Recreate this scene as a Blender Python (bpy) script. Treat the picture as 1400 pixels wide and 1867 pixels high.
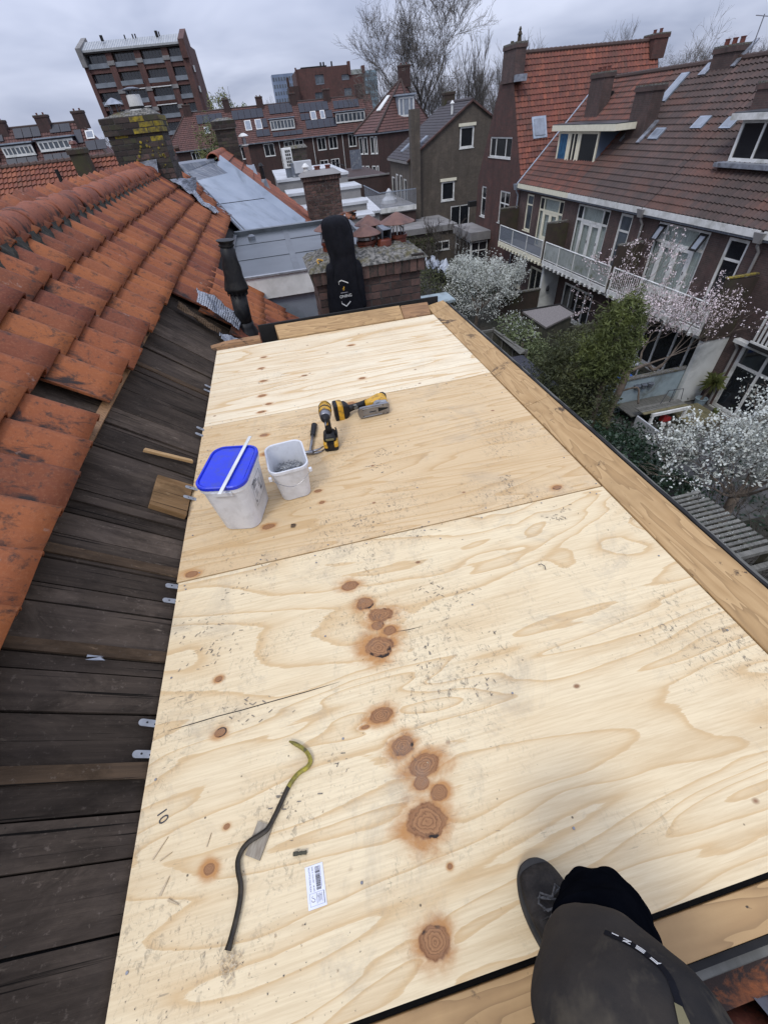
import bpy, bmesh, math, random
from mathutils import Vector, Matrix
S = bpy.context.scene
for o in list(bpy.data.objects):
    bpy.data.objects.remove(o)
COL = S.collection

# ------------------------------------------------------------------ camera
cam_data = bpy.data.cameras.new("camera")
cam = bpy.data.objects.new("camera", cam_data)
COL.objects.link(cam)
right = Vector((0.97034099, -0.22853769, -0.07879654))
up = Vector((0.21522654, 0.66831457, 0.71206261))
back = Vector((-0.11007227, -0.70790264, 0.6976804))
mw = Matrix((right, up, back)).transposed().to_4x4()
mw.translation = Vector((0, 0, 1.28))
cam.matrix_world = mw
cam_data.sensor_width = 36
cam_data.lens = 14.143
cam_data.clip_start = 0.02
cam_data.clip_end = 3000
S.camera = cam

# ------------------------------------------------------------------ sky and light
SUN_EL, SUN_AZ = 52.0, 215.0      # azimuth measured clockwise from +Y
w = bpy.data.worlds.new("World")
S.world = w
w.use_nodes = True
nt = w.node_tree
nt.nodes.clear()
def wn(t, **k):
    n = nt.nodes.new(t)
    for a, b in k.items():
        setattr(n, a, b)
    return n
wo = wn('ShaderNodeOutputWorld')
sky = wn('ShaderNodeTexSky', sky_type='NISHITA', sun_disc=False)
sky.sun_elevation = math.radians(SUN_EL)
sky.sun_rotation = math.radians(SUN_AZ)
bg1 = wn('ShaderNodeBackground'); bg1.inputs[1].default_value = 0.1
nt.links.new(sky.outputs[0], bg1.inputs[0])
tc = wn('ShaderNodeTexCoord')
sep = wn('ShaderNodeSeparateXYZ'); nt.links.new(tc.outputs['Generated'], sep.inputs[0])
# flatten the direction onto a cloud layer: (x, y) / (z + 0.25)
za = wn('ShaderNodeMath', operation='ADD'); za.inputs[1].default_value = 0.22
zm = wn('ShaderNodeMath', operation='MAXIMUM'); zm.inputs[1].default_value = 0.0
nt.links.new(sep.outputs[2], zm.inputs[0]); nt.links.new(zm.outputs[0], za.inputs[0])
dx = wn('ShaderNodeMath', operation='DIVIDE'); nt.links.new(sep.outputs[0], dx.inputs[0]); nt.links.new(za.outputs[0], dx.inputs[1])
dy = wn('ShaderNodeMath', operation='DIVIDE'); nt.links.new(sep.outputs[1], dy.inputs[0]); nt.links.new(za.outputs[0], dy.inputs[1])
cmb = wn('ShaderNodeCombineXYZ'); nt.links.new(dx.outputs[0], cmb.inputs[0]); nt.links.new(dy.outputs[0], cmb.inputs[1])
cn = wn('ShaderNodeTexNoise'); cn.inputs['Scale'].default_value = 1.15; cn.inputs['Detail'].default_value = 4; cn.inputs['Roughness'].default_value = 0.5
cn.inputs['Distortion'].default_value = 0.3
nt.links.new(cmb.outputs[0], cn.inputs['Vector'])
cr = wn('ShaderNodeValToRGB')
e = cr.color_ramp.elements
e[0].position = 0.33; e[0].color = (0.385, 0.435, 0.60, 1)
e[1].position = 0.66; e[1].color = (0.68, 0.73, 0.91, 1)
nt.links.new(cn.outputs['Fac'], cr.inputs[0])
# an overcast sky is about three times brighter overhead than at the horizon
k1 = wn('ShaderNodeMath', operation='MULTIPLY_ADD'); k1.inputs[1].default_value = 1.5; k1.inputs[2].default_value = 0.92
nt.links.new(zm.outputs[0], k1.inputs[0])
bg2 = wn('ShaderNodeBackground')
nt.links.new(cr.outputs[0], bg2.inputs[0]); nt.links.new(k1.outputs[0], bg2.inputs[1])
mx = wn('ShaderNodeMixShader'); mx.inputs[0].default_value = 0.93
nt.links.new(bg1.outputs[0], mx.inputs[1]); nt.links.new(bg2.outputs[0], mx.inputs[2])
nt.links.new(mx.outputs[0], wo.inputs[0])

sd = bpy.data.lights.new("sun", 'SUN')
sd.energy = 1.35
sd.angle = math.radians(14)
sd.color = (1.0, 0.965, 0.90)
sun = bpy.data.objects.new("sun", sd)
COL.objects.link(sun)
el, az = math.radians(SUN_EL), math.radians(SUN_AZ)
sdir = Vector((math.sin(az) * math.cos(el), math.cos(az) * math.cos(el), math.sin(el)))
sun.rotation_euler = sdir.to_track_quat('Z', 'Y').to_euler()
sun.location = (0, 0, 30)

S.view_settings.view_transform = 'Standard'
S.view_settings.look = 'None'
S.view_settings.gamma = 1
S.view_settings.use_curve_mapping = False
S.view_settings.exposure = 0.0

# ------------------------------------------------------------------ helpers
rnd = random.Random(7)
def R(a, b): return rnd.uniform(a, b)

class MB:
    """collects geometry, builds one mesh object"""
    def __init__(s): s.v = []; s.f = []; s.m = []; s.uv = []
    def face(s, pts, mi=0, uv=None):
        b = len(s.v); s.v += [tuple(p) for p in pts]; s.f.append(tuple(range(b, b + len(pts)))); s.m.append(mi)
        s.uv.append(uv if uv else [(0, 0)] * len(pts)); return s
    def hexa(s, P, mi=0):
        # P: 8 corners, bottom ring 0-3 counter-clockwise, top ring 4-7
        b = len(s.v); s.v += [tuple(p) for p in P]
        for q in ((3, 2, 1, 0), (4, 5, 6, 7), (0, 1, 5, 4), (1, 2, 6, 5), (2, 3, 7, 6), (3, 0, 4, 7)):
            s.f.append(tuple(b + i for i in q)); s.m.append(mi)
            ql = [Vector(P[i]) for i in q]
            lu = (ql[1] - ql[0]).length; lv = (ql[3] - ql[0]).length
            s.uv.append([(0, 0), (lu, 0), (lu, lv), (0, lv)])
        return s
    def box(s, x0, y0, z0, x1, y1, z1, mi=0):
        return s.hexa([(x0, y0, z0), (x1, y0, z0), (x1, y1, z0), (x0, y1, z0), (x0, y0, z1), (x1, y0, z1), (x1, y1, z1), (x0, y1, z1)], mi)
    def obox(s, c, U, N, w_, d, h, mi=0):
        """box centred on c; U width axis, N depth axis, third = U x N... """
        U = Vector(U).normalized(); N = Vector(N).normalized(); Z = U.cross(N).normalized()
        c = Vector(c); P = []
        for dz in (-h / 2, h / 2):
            for du, dn in ((-1, -1), (1, -1), (1, 1), (-1, 1)):
                P.append(c + U * du * w_ / 2 + N * dn * d / 2 + Z * dz)
        return s.hexa(P, mi)
    def tube(s, pts, rad, n=8, mi=0, cap=True, flat=None):
        pts = [Vector(p) for p in pts]
        if not isinstance(rad, (list, tuple)): rad = [rad] * len(pts)
        rings = []; prev = None
        for i, p in enumerate(pts):
            t = (pts[min(i + 1, len(pts) - 1)] - pts[max(i - 1, 0)])
            t = t.normalized() if t.length > 1e-9 else Vector((0, 0, 1))
            a = (prev - t * prev.dot(t)) if prev is not None else (Vector((0, 0, 1)) if abs(t.z) < .9 else Vector((1, 0, 0)))
            if prev is None: a = a - t * a.dot(t)
            a.normalize(); b_ = t.cross(a); prev = a
            base = len(s.v)
            for k in range(n):
                an = 2 * math.pi * k / n
                fx = 1 if flat is None else flat
                s.v.append(tuple(p + a * (math.cos(an) * rad[i] * fx) + b_ * (math.sin(an) * rad[i])))
            rings.append(base)
        for i in range(len(pts) - 1):
            for k in range(n):
                k2 = (k + 1) % n
                s.f.append((rings[i] + k, rings[i] + k2, rings[i + 1] + k2, rings[i + 1] + k)); s.m.append(mi); s.uv.append([(0, 0)] * 4)
        if cap:
            s.f.append(tuple(rings[0] + k for k in reversed(range(n)))); s.m.append(mi); s.uv.append([(0, 0)] * n)
            s.f.append(tuple(rings[-1] + k for k in range(n))); s.m.append(mi); s.uv.append([(0, 0)] * n)
        return s
    def lathe(s, c, prof, n=20, mi=0, axis=(0, 0, 1), sx=1, sy=1):
        """prof: list of (radius, height) along axis from c"""
        c = Vector(c); A = Vector(axis).normalized()
        X = A.orthogonal().normalized() if abs(A.z) < .99 else Vector((1, 0, 0)); Y = A.cross(X)
        rings = []
        for r, h in prof:
            base = len(s.v)
            for k in range(n):
                an = 2 * math.pi * k / n
                s.v.append(tuple(c + A * h + X * math.cos(an) * r * sx + Y * math.sin(an) * r * sy))
            rings.append(base)
        for i in range(len(prof) - 1):
            for k in range(n):
                k2 = (k + 1) % n
                s.f.append((rings[i] + k, rings[i] + k2, rings[i + 1] + k2, rings[i + 1] + k)); s.m.append(mi); s.uv.append([(0, 0)] * 4)
        for j, rev in ((0, True), (-1, False)):
            if prof[j][0] > 1e-4:
                r_ = [rings[j] + k for k in range(n)]
                s.f.append(tuple(reversed(r_)) if rev else tuple(r_)); s.m.append(mi); s.uv.append([(0, 0)] * n)
        return s
    def prism(s, poly, z0, z1, mi=0):
        n = len(poly); b = len(s.v)
        s.v += [(p[0], p[1], z0) for p in poly] + [(p[0], p[1], z1) for p in poly]
        s.f.append(tuple(b + i for i in reversed(range(n)))); s.f.append(tuple(b + n + i for i in range(n))); s.m += [mi, mi]
        s.uv += [[(0, 0)] * n] * 2
        for i in range(n):
            j = (i + 1) % n; s.f.append((b + i, b + j, b + n + j, b + n + i)); s.m.append(mi); s.uv.append([(0, 0)] * 4)
        return s
    def mesh(s, name, mats, smooth=False):
        me = bpy.data.meshes.new(name); me.from_pydata(s.v, [], s.f)
        if not isinstance(mats, (list, tuple)): mats = [mats]
        for m in mats: me.materials.append(m)
        if len(mats) > 1: me.polygons.foreach_set('material_index', s.m)
        ul = me.uv_layers.new(name='UVMap'); flat = []
        for u in s.uv:
            for a in u: flat += [a[0], a[1]]
        ul.data.foreach_set('uv', flat)
        if smooth: me.polygons.foreach_set('use_smooth', [True] * len(me.polygons))
        me.update(); return me
    def build(s, name, mats, parent=None, smooth=False, loc=None, bevel=None, **tags):
        o = bpy.data.objects.new(name, s.mesh(name, mats, smooth)); COL.objects.link(o)
        if parent is not None: o.parent = parent
        if loc is not None: o.location = loc
        if bevel:
            b = o.modifiers.new('bevel', 'BEVEL'); b.width = bevel; b.segments = 2; b.limit_method = 'ANGLE'
        for k, v in tags.items(): o[k] = v
        return o

def empty(name, loc=(0, 0, 0), rz=0, **tags):
    o = bpy.data.objects.new(name, None); COL.objects.link(o); o.location = loc; o.rotation_euler = (0, 0, rz)
    o.empty_display_size = .1
    for k, v in tags.items(): o[k] = v
    return o
def thing(name, label, cat, group=None, loc=(0, 0, 0), rz=0):
    o = empty(name, loc, rz, label=label, category=cat)
    if group: o['group'] = group
    return o
def tag(o, label, cat, group=None):
    o['label'] = label; o['category'] = cat
    if group: o['group'] = group
    return o
def inst(name, me, parent, loc, rot=(0, 0, 0), sc=(1, 1, 1)):
    o = bpy.data.objects.new(name, me); COL.objects.link(o); o.parent = parent
    o.location = loc; o.rotation_euler = rot; o.scale = sc; return o
def inst_m(name, me, parent, M_):
    o = bpy.data.objects.new(name, me); COL.objects.link(o); o.parent = parent; o.matrix_local = M_; return o

# ------------------------------------------------------------------ materials
class NT:
    def __init__(s, name):
        s.mat = bpy.data.materials.new(name); s.mat.use_nodes = True; s.t = s.mat.node_tree
        s.b = s.t.nodes['Principled BSDF']; s.out = s.t.nodes['Material Output']
    def n(s, t, **k):
        x = s.t.nodes.new(t)
        for a, b in k.items(): setattr(x, a, b)
        return x
    def l(s, a, b): s.t.links.new(a, b)
    def val(s, inp, v):
        if hasattr(v, 'is_output'): s.l(v, inp)
        else: inp.default_value = v
    def math(s, op, a, b=None, c=None, clamp=False):
        x = s.n('ShaderNodeMath', operation=op); x.use_clamp = clamp
        s.val(x.inputs[0], a)
        if b is not None: s.val(x.inputs[1], b)
        if c is not None: s.val(x.inputs[2], c)
        return x.outputs[0]
    def vmath(s, op, a, b=None, out=0):
        x = s.n('ShaderNodeVectorMath', operation=op); s.val(x.inputs[0], a)
        if b is not None: s.val(x.inputs[1], b)
        return x.outputs[out]
    def coord(s, kind='Object', rand=False):
        c = s.n('ShaderNodeTexCoord').outputs[kind]
        if rand:
            oi = s.n('ShaderNodeObjectInfo'); m = s.math('MULTIPLY', oi.outputs['Random'], 37.0)
            c = s.vmath('ADD', c, m)
        return c
    def scale(s, v, sc):
        m = s.n('ShaderNodeMapping'); s.l(v, m.inputs[0]); m.inputs['Scale'].default_value = sc; return m.outputs[0]
    def noise(s, v, sc, det=3, rough=.5, dist=0, col=False):
        x = s.n('ShaderNodeTexNoise'); s.l(v, x.inputs['Vector']); x.inputs['Scale'].default_value = sc
        x.inputs['Detail'].default_value = det; x.inputs['Roughness'].default_value = rough; x.inputs['Distortion'].default_value = dist
        return x.outputs[1 if col else 0]
    def ramp(s, f, *st, interp='LINEAR'):
        x = s.n('ShaderNodeValToRGB'); s.val(x.inputs[0], f); x.color_ramp.interpolation = interp
        el = x.color_ramp.elements
        while len(el) < len(st): el.new(.5)
        for i, (p, c) in enumerate(st):
            el[i].position = p
            if not isinstance(c, (tuple, list)): c = (c, c, c)
            el[i].color = (*c, 1) if len(c) == 3 else c
        return x.outputs[0]
    def mix(s, f, a, b, mode='MIX'):
        x = s.n('ShaderNodeMix', data_type='RGBA', blend_type=mode); s.val(x.inputs[0], f)
        for i, v in ((6, a), (7, b)):
            if isinstance(v, (tuple, list)): v = (*v, 1) if len(v) == 3 else v
            s.val(x.inputs[i], v)
        return x.outputs[2]
    def bump(s, h, strength=.3, dist=.01, prev=None):
        x = s.n('ShaderNodeBump'); s.l(h, x.inputs['Height']); x.inputs['Strength'].default_value = strength; x.inputs['Distance'].default_value = dist
        if prev is not None: s.l(prev, x.inputs['Normal'])
        s.l(x.outputs[0], s.b.inputs['Normal']); return x.outputs[0]
    def fin(s, col=None, rough=.6, metal=0, spec=None):
        if col is not None:
            if isinstance(col, (tuple, list)): col = (*col, 1) if len(col) == 3 else col
            s.val(s.b.inputs['Base Color'], col)
        s.val(s.b.inputs['Roughness'], rough); s.b.inputs['Metallic'].default_value = metal
        if spec is not None: s.b.inputs['Specular IOR Level'].default_value = spec
        return s.mat

def mat(name, c1, c2=None, sc=8, rough=.7, metal=0, bump=0, det=4, rand=0.0, stretch=(1, 1, 1), c3=None, sc3=2, spec=None, thr=(.35, .65)):
    """plain worn surface: two tones by noise, a third (dirt) by a broader noise, per-object variation"""
    t = NT(name); v = t.scale(t.coord('Object', True), stretch)
    nz = t.noise(v, sc, det, .6)
    if c2 is None: c2 = tuple(x * .75 for x in c1)
    col = t.ramp(nz, (thr[0], c1), (thr[1], c2))
    if c3 is not None:
        n3 = t.noise(v, sc3, 5, .65, .4); f = t.ramp(n3, (.5, 0), (.68, 1)); col = t.mix(f, col, c3)
    if rand:
        oi = t.n('ShaderNodeObjectInfo'); h = t.n('ShaderNodeHueSaturation')
        t.l(t.math('MULTIPLY_ADD', oi.outputs['Random'], rand * 2, 1 - rand), h.inputs['Value']); t.l(col, h.inputs['Color']); col = h.outputs[0]
    if bump: t.bump(nz, bump, .01)
    return t.fin(col, rough, metal, spec)

def brick_mat(name, c1, c2, mortar, bw=.21, bh=.062, m=.011, dirt=(.03, .025, .02), damt=.5, uvk=True):
    t = NT(name); uv = t.n('ShaderNodeUVMap').outputs[0]
    b = t.n('ShaderNodeTexBrick'); t.l(uv, b.inputs['Vector'])
    b.inputs['Scale'].default_value = 1; b.inputs['Brick Width'].default_value = bw; b.inputs['Row Height'].default_value = bh
    b.inputs['Mortar Size'].default_value = m; b.inputs['Mortar Smooth'].default_value = .3; b.inputs['Bias'].default_value = 0
    b.inputs['Color1'].default_value = (*c1, 1); b.inputs['Color2'].default_value = (*c2, 1); b.inputs['Mortar'].default_value = (*mortar, 1)
    oc = t.coord('Object')
    n1 = t.noise(oc, .5, 5, .65, .5); n2 = t.noise(oc, 6, 3)
    col = t.mix(t.ramp(n1, (.42, 0), (.72, damt)), b.outputs['Color'], dirt)
    col = t.mix(t.ramp(n2, (.3, .35), (.7, 0)), col, dirt)
    n3 = t.noise(t.scale(oc, (2.2, 2.2, .22)), 1.4, 5, .65, .2); col = t.mix(t.ramp(n3, (.46, 0), (.72, .55)), col, tuple(x * .45 for x in c2))
    n5 = t.noise(oc, 1.7, 5, .7); col = t.mix(t.ramp(n5, (.5, 0), (.78, .4)), col, tuple(min(1, x * 1.7) for x in c1))
    t.bump(b.outputs['Fac'], -.4, .01)
    return t.fin(col, .85)

def tile_mat(name, cols, dirt=(.035, .025, .02), damt=.6, dsc=.35, rough=.75, band=None):
    """far tiled roofs; UV = (tile number, row number)"""
    t = NT(name); uv = t.n('ShaderNodeUVMap').outputs[0]
    fl = t.vmath('FLOOR', uv); wn_ = t.n('ShaderNodeTexWhiteNoise'); t.l(fl, wn_.inputs['Vector'])
    n = len(cols); col = t.ramp(wn_.outputs[0], *[(i / (n - 1), c) for i, c in enumerate(cols)])
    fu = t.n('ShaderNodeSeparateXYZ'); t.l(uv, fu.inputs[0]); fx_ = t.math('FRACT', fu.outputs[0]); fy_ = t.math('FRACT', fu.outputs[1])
    col = t.mix(t.ramp(fx_, (0, .8), (.2, .45), (.45, 0), (.88, 0), (1, .7)), col, dirt)  # wave shade painted along the tile channels, using the dirt colour
    col = t.mix(t.ramp(fy_, (0, .45), (.25, 0), (1, 0)), col, dirt)  # shade painted where one course meets the next, same dirt colour
    oc = t.coord('Object')
    if band:
        # patches of replaced tiles
        bn = t.noise(t.scale(fl, (.06, .16, 1)), 1, 3, .6)
        col = t.mix(t.ramp(bn, (.52, 0), (.60, 1)), col, band)
    n1 = t.noise(oc, dsc, 6, .7, .4); col = t.mix(t.ramp(n1, (.38, 0), (.7, damt)), col, dirt)
    n2 = t.noise(oc, 9, 3, .6); col = t.mix(t.ramp(n2, (.45, 0), (.8, .6)), col, dirt)
    n6 = t.noise(t.scale(uv, (.7, .07, 1)), 1, 5, .7, .3); col = t.mix(t.ramp(n6, (.5, 0), (.7, .5)), col, dirt)
    n7 = t.noise(oc, 1.3, 6, .75, .6); col = t.mix(t.ramp(n7, (.6, 0), (.74, .4)), col, (.10, .095, .05))
    return t.fin(col, rough)
M = {}
M['white'] = mat('white_paint', (.72, .72, .69), (.60, .60, .57), 6, .45, c3=(.42, .42, .38), sc3=1.2)
M['cream'] = mat('cream_paint', (.76, .72, .56), (.68, .64, .49), 6, .5)
M['render'] = mat('white_render', (.62, .63, .60), (.50, .51, .49), 1.1, .9, bump=.2, c3=(.36, .37, .35), sc3=.9)
M['bluerender'] = mat('blue_grey_render', (.33, .40, .42), (.24, .30, .32), 1.6, .9, c3=(.16, .18, .17), sc3=1.5)
M['railglass'] = mat('tower_rail_glass', (.20, .22, .24), (.13, .145, .16), .6, .25)
M['glass'] = mat('dark_glass', (.012, .014, .017), (.02, .022, .025), 1.5, .06, spec=.8)
M['glassb'] = mat('pale_glass', (.10, .12, .14), (.05, .06, .07), .8, .08, spec=.8)
M['skyglass'] = mat('skylight_glass', (.22, .25, .29), (.15, .17, .20), 3, .08, spec=.9)
M['curtain'] = mat('net_curtain', (.74, .76, .74), (.58, .60, .58), 3, .9, stretch=(1, 12, .6))
M['bluecurtain'] = mat('blue_curtained_pane', (.04, .13, .24), (.02, .07, .14), 5, .12)
M['zinc'] = mat('zinc_sheet', (.33, .37, .42), (.27, .31, .36), 2.5, .42, .35, c3=(.20, .23, .26), sc3=2.2)
M['zincdark'] = mat('weathered_zinc', (.16, .18, .21), (.09, .10, .12), 3, .5, .3, c3=(.30, .31, .32), sc3=3, stretch=(1, 6, 1))
M['lead'] = mat('lead_flashing', (.36, .38, .42), (.24, .26, .29), 7, .45, .5, bump=.4, c3=(.13, .13, .14), sc3=5)
M['bitumen'] = mat('bitumen', (.040, .047, .053), (.075, .086, .095), 1.3, .3, bump=.15, c3=(.016, .019, .022), sc3=.9)
M['blackpl'] = mat('black_plastic', (.008, .008, .009), (.013, .013, .014), 12, .5, c3=(.024, .023, .021), sc3=14, spec=.25)
M['rust'] = mat('rusty_brown_steel', (.15, .075, .055), (.11, .052, .04), 14, .7, bump=.15, c3=(.06, .035, .03), sc3=8)
M['clay'] = mat('glazed_clay', (.14, .035, .018), (.09, .022, .013), 10, .4)
M['mortar'] = mat('mortar_cap', (.20, .19, .17), (.045, .045, .04), 30, .95, bump=1, det=10, c3=(.10, .085, .03), sc3=7, thr=(.42, .58))
M['mortardark'] = mat('mortar_joint', (.10, .09, .08), (.055, .05, .045), 20, .95, bump=.4)
M['brick'] = mat('chimney_brick', (.105, .058, .046), (.062, .04, .034), 14, .88, bump=.5, rand=.4, c3=(.035, .03, .026), sc3=9)
M['brickmoss'] = mat('weathered_chimney_brick', (.052, .036, .03), (.032, .026, .022), 12, .9, bump=.5, rand=.45, c3=(.038, .043, .018), sc3=3)
M['lichen'] = mat('yellow_lichen_brick', (.30, .23, .02), (.08, .065, .03), 16, .95, bump=.6, rand=.25, c3=(.05, .045, .03), sc3=7)
M['solar'] = mat('solar_panel', (.012, .014, .022), (.018, .020, .03), 2, .22)
M['alu'] = mat('galvanised_steel', (.36, .37, .38), (.24, .25, .26), 20, .5, .5)
M['steel'] = mat('grey_steel', (.30, .30, .31), (.20, .20, .21), 18, .35, .8)
M['barkd'] = mat('bare_bark', (.075, .062, .05), (.045, .038, .03), 6, .95)
M['barkfar'] = mat('far_bare_bark', (.13, .115, .10), (.09, .08, .07), .5, .95)
M['bark'] = mat('old_bark', (.16, .125, .095), (.08, .062, .048), 9, .95, bump=.5)
M['ground'] = mat('garden_soil', (.035, .030, .022), (.02, .022, .012), .7, .98, bump=.3, c3=(.05, .048, .042), sc3=.25)
M['paving'] = mat('garden_paving', (.11, .105, .10), (.07, .068, .064), 1.5, .9, c3=(.04, .045, .03), sc3=1)
M['gravel'] = mat('gravel_roof', (.24, .215, .20), (.10, .09, .085), 22, .95, bump=.8)
M['olddeck'] = mat('mossy_timber', (.20, .17, .09), (.12, .11, .05), 5, .9, rand=.2)
M['greyboard'] = mat('grey_weathered_board', (.15, .145, .125), (.09, .088, .075), 5, .9, rand=.2, stretch=(4, 1, 1))
M['fence'] = mat('green_brown_fence', (.075, .07, .045), (.045, .045, .03), 3, .9, rand=.15)
M['brownwall'] = mat('mossy_brick_screen', (.055, .036, .028), (.035, .028, .02), 3, .95, c3=(.05, .05, .02), sc3=1)
M['leafdark'] = mat('ivy_leaf', (.022, .045, .022), (.012, .028, .014), 2, .45, rand=.2)
M['leafcon'] = mat('conifer_leaf', (.075, .082, .026), (.032, .040, .014), 1.3, .7)
M['leafcon2'] = mat('bright_conifer_leaf', (.105, .125, .026), (.055, .070, .018), 1.3, .7)
M['leafyel'] = mat('spring_leaf', (.17, .17, .05), (.10, .12, .04), .5, .8)
M['leafpale'] = mat('pale_green_leaf', (.17, .20, .09), (.09, .12, .05), 1.2, .7)
M['petalw'] = mat('white_petal', (.64, .66, .61), (.40, .42, .37), 1.6, .8)
M['petalp'] = mat('pink_white_petal', (.80, .70, .70), (.58, .47, .47), 1.6, .8)
M['paleyucca'] = mat('yucca_leaf', (.16, .17, .05), (.09, .11, .03), 4, .6)
M['redpot'] = mat('blue_grey_pot', (.22, .28, .31), (.18, .23, .25), 4, .6)
M['brickrow'] = brick_mat('row_house_brick', (.115, .062, .054), (.075, .045, .042), (.10, .082, .072))
M['brickred'] = brick_mat('red_gable_brick', (.115, .040, .030), (.075, .030, .026), (.085, .06, .05))
M['bricktan'] = brick_mat('tan_gable_brick', (.115, .09, .068), (.082, .065, .050), (.10, .088, .072), dirt=(.05, .042, .032))
M['brickdark'] = brick_mat('dark_red_brick', (.065, .026, .022), (.045, .020, .018), (.05, .035, .03))
M['brickfar'] = brick_mat('tower_brick', (.13, .05, .042), (.10, .042, .036), (.10, .06, .05), bw=.4, bh=.12, m=.02)
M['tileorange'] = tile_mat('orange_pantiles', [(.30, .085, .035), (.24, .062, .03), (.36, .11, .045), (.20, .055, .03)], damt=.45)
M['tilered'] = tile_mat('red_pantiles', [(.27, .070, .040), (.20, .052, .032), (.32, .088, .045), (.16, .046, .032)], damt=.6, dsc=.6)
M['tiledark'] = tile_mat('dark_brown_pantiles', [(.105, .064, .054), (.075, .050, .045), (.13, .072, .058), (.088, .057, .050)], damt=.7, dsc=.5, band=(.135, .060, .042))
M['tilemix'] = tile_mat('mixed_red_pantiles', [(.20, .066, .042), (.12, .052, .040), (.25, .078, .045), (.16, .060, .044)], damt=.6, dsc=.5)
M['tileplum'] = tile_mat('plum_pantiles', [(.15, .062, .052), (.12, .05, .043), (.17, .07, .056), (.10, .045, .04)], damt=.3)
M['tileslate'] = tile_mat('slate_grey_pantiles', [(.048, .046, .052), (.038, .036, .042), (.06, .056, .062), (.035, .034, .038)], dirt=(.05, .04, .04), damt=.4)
M['boot'] = mat('worn_black_leather', (.013, .011, .010), (.020, .0175, .015), 38, .7, bump=.6, c3=(.034, .029, .025), sc3=24, spec=.2)
M['sole'] = mat('black_rubber_sole', (.014, .013, .012), (.03, .028, .025), 30, .8)
M['cloth'] = mat('dusty_work_trousers', (.048, .041, .034), (.021, .0205, .021), 6, .92, bump=.5, det=10, c3=(.098, .083, .060), sc3=7, spec=.1)
M['navy'] = mat('black_inner_trousers', (.0025, .003, .0045), (.004, .0045, .0065), 20, 1, spec=.0)
M['jacket'] = mat('black_jacket', (.005, .0055, .008), (.009, .0095, .013), 14, .9, bump=.15, spec=.15)
M['bucket'] = mat('white_bucket_plastic', (.66, .67, .69), (.58, .59, .61), 12, .38, c3=(.50, .505, .51), sc3=9, thr=(.4, .7))
M['bluelid'] = mat('blue_lid_plastic', (.012, .035, .60), (.010, .03, .52), 14, .38, c3=(.03, .05, .38), sc3=22)
M['print'] = mat('dark_print', (.03, .03, .035), (.05, .05, .055), 30, .7)
M['greyprint'] = mat('grey_print', (.14, .14, .16), (.25, .25, .27), 60, .7)
M['paper'] = mat('white_paper', (.72, .73, .80), (.66, .67, .74), 30, .6)
M['yellow'] = mat('yellow_tool_plastic', (.62, .34, .02), (.48, .26, .018), 30, .42, c3=(.14, .09, .03), sc3=30)
M['crow'] = mat('worn_black_bar', (.025, .022, .018), (.06, .048, .032), 45, .45, .5)
M['crowy'] = mat('worn_yellow_bar', (.36, .30, .03), (.10, .085, .03), 55, .5, .2)
M['chip'] = mat('pale_wood_chip', (.55, .45, .30), (.40, .30, .18), 30, .8, stretch=(1, 6, 1))
M['greychip'] = mat('grey_wood_offcut', (.33, .29, .22), (.22, .18, .13), 30, .8, stretch=(6, 1, 1))
M['frost'] = mat('frosted_balcony_glass', (.36, .38, .36), (.24, .26, .24), 1.2, .5, c3=(.15, .17, .12), sc3=2.2)
M['cheekblue'] = mat('blue_grey_cheek', (.13, .17, .23), (.10, .13, .18), 1, .5)
M['mesh'] = mat('balcony_mesh_grey', (.20, .23, .27), (.16, .18, .21), 20, .6)
M['bluetower'] = mat('far_blue_cladding', (.20, .25, .34), (.14, .18, .26), .3, .4)
M['glasstower'] = mat('far_glass_cladding', (.22, .30, .34), (.14, .20, .24), .2, .3)
M['concrete'] = mat('concrete', (.24, .23, .22), (.16, .155, .15), 1, .9)
M['metalroof'] = mat('pale_metal_roof', (.40, .41, .40), (.30, .31, .31), .6, .5, .2, stretch=(4, 1, 1))
M['flatroof'] = mat('white_flat_roof', (.50, .51, .52), (.38, .39, .40), 1.5, .7)
M['tarp'] = mat('pale_tarp', (.5, .54, .6), (.3, .33, .38), 2, .5)
M['blue'] = mat('blue_plastic', (.02, .12, .45), (.015, .09, .35), 4, .5)
M['redtoy'] = mat('red_toy_plastic', (.35, .02, .02), (.28, .02, .02), 8, .5)
M['lace'] = mat('grey_flecked_lace', (.10, .10, .10), (.012, .012, .012), 160, .8)
M['scuff'] = mat('boot_print_dirt', (.22, .195, .16), (.13, .115, .095), 60, .9)
M['moss'] = mat('black_moss', (.02, .02, .016), (.045, .042, .03), 30, 1, bump=1)
M['feltblack'] = mat('black_felt', (.006, .006, .006), (.012, .011, .010), 20, .9)
M['darkroom'] = mat('dark_interior', (.010, .010, .010), (.015, .014, .013), 1, 1)

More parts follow.
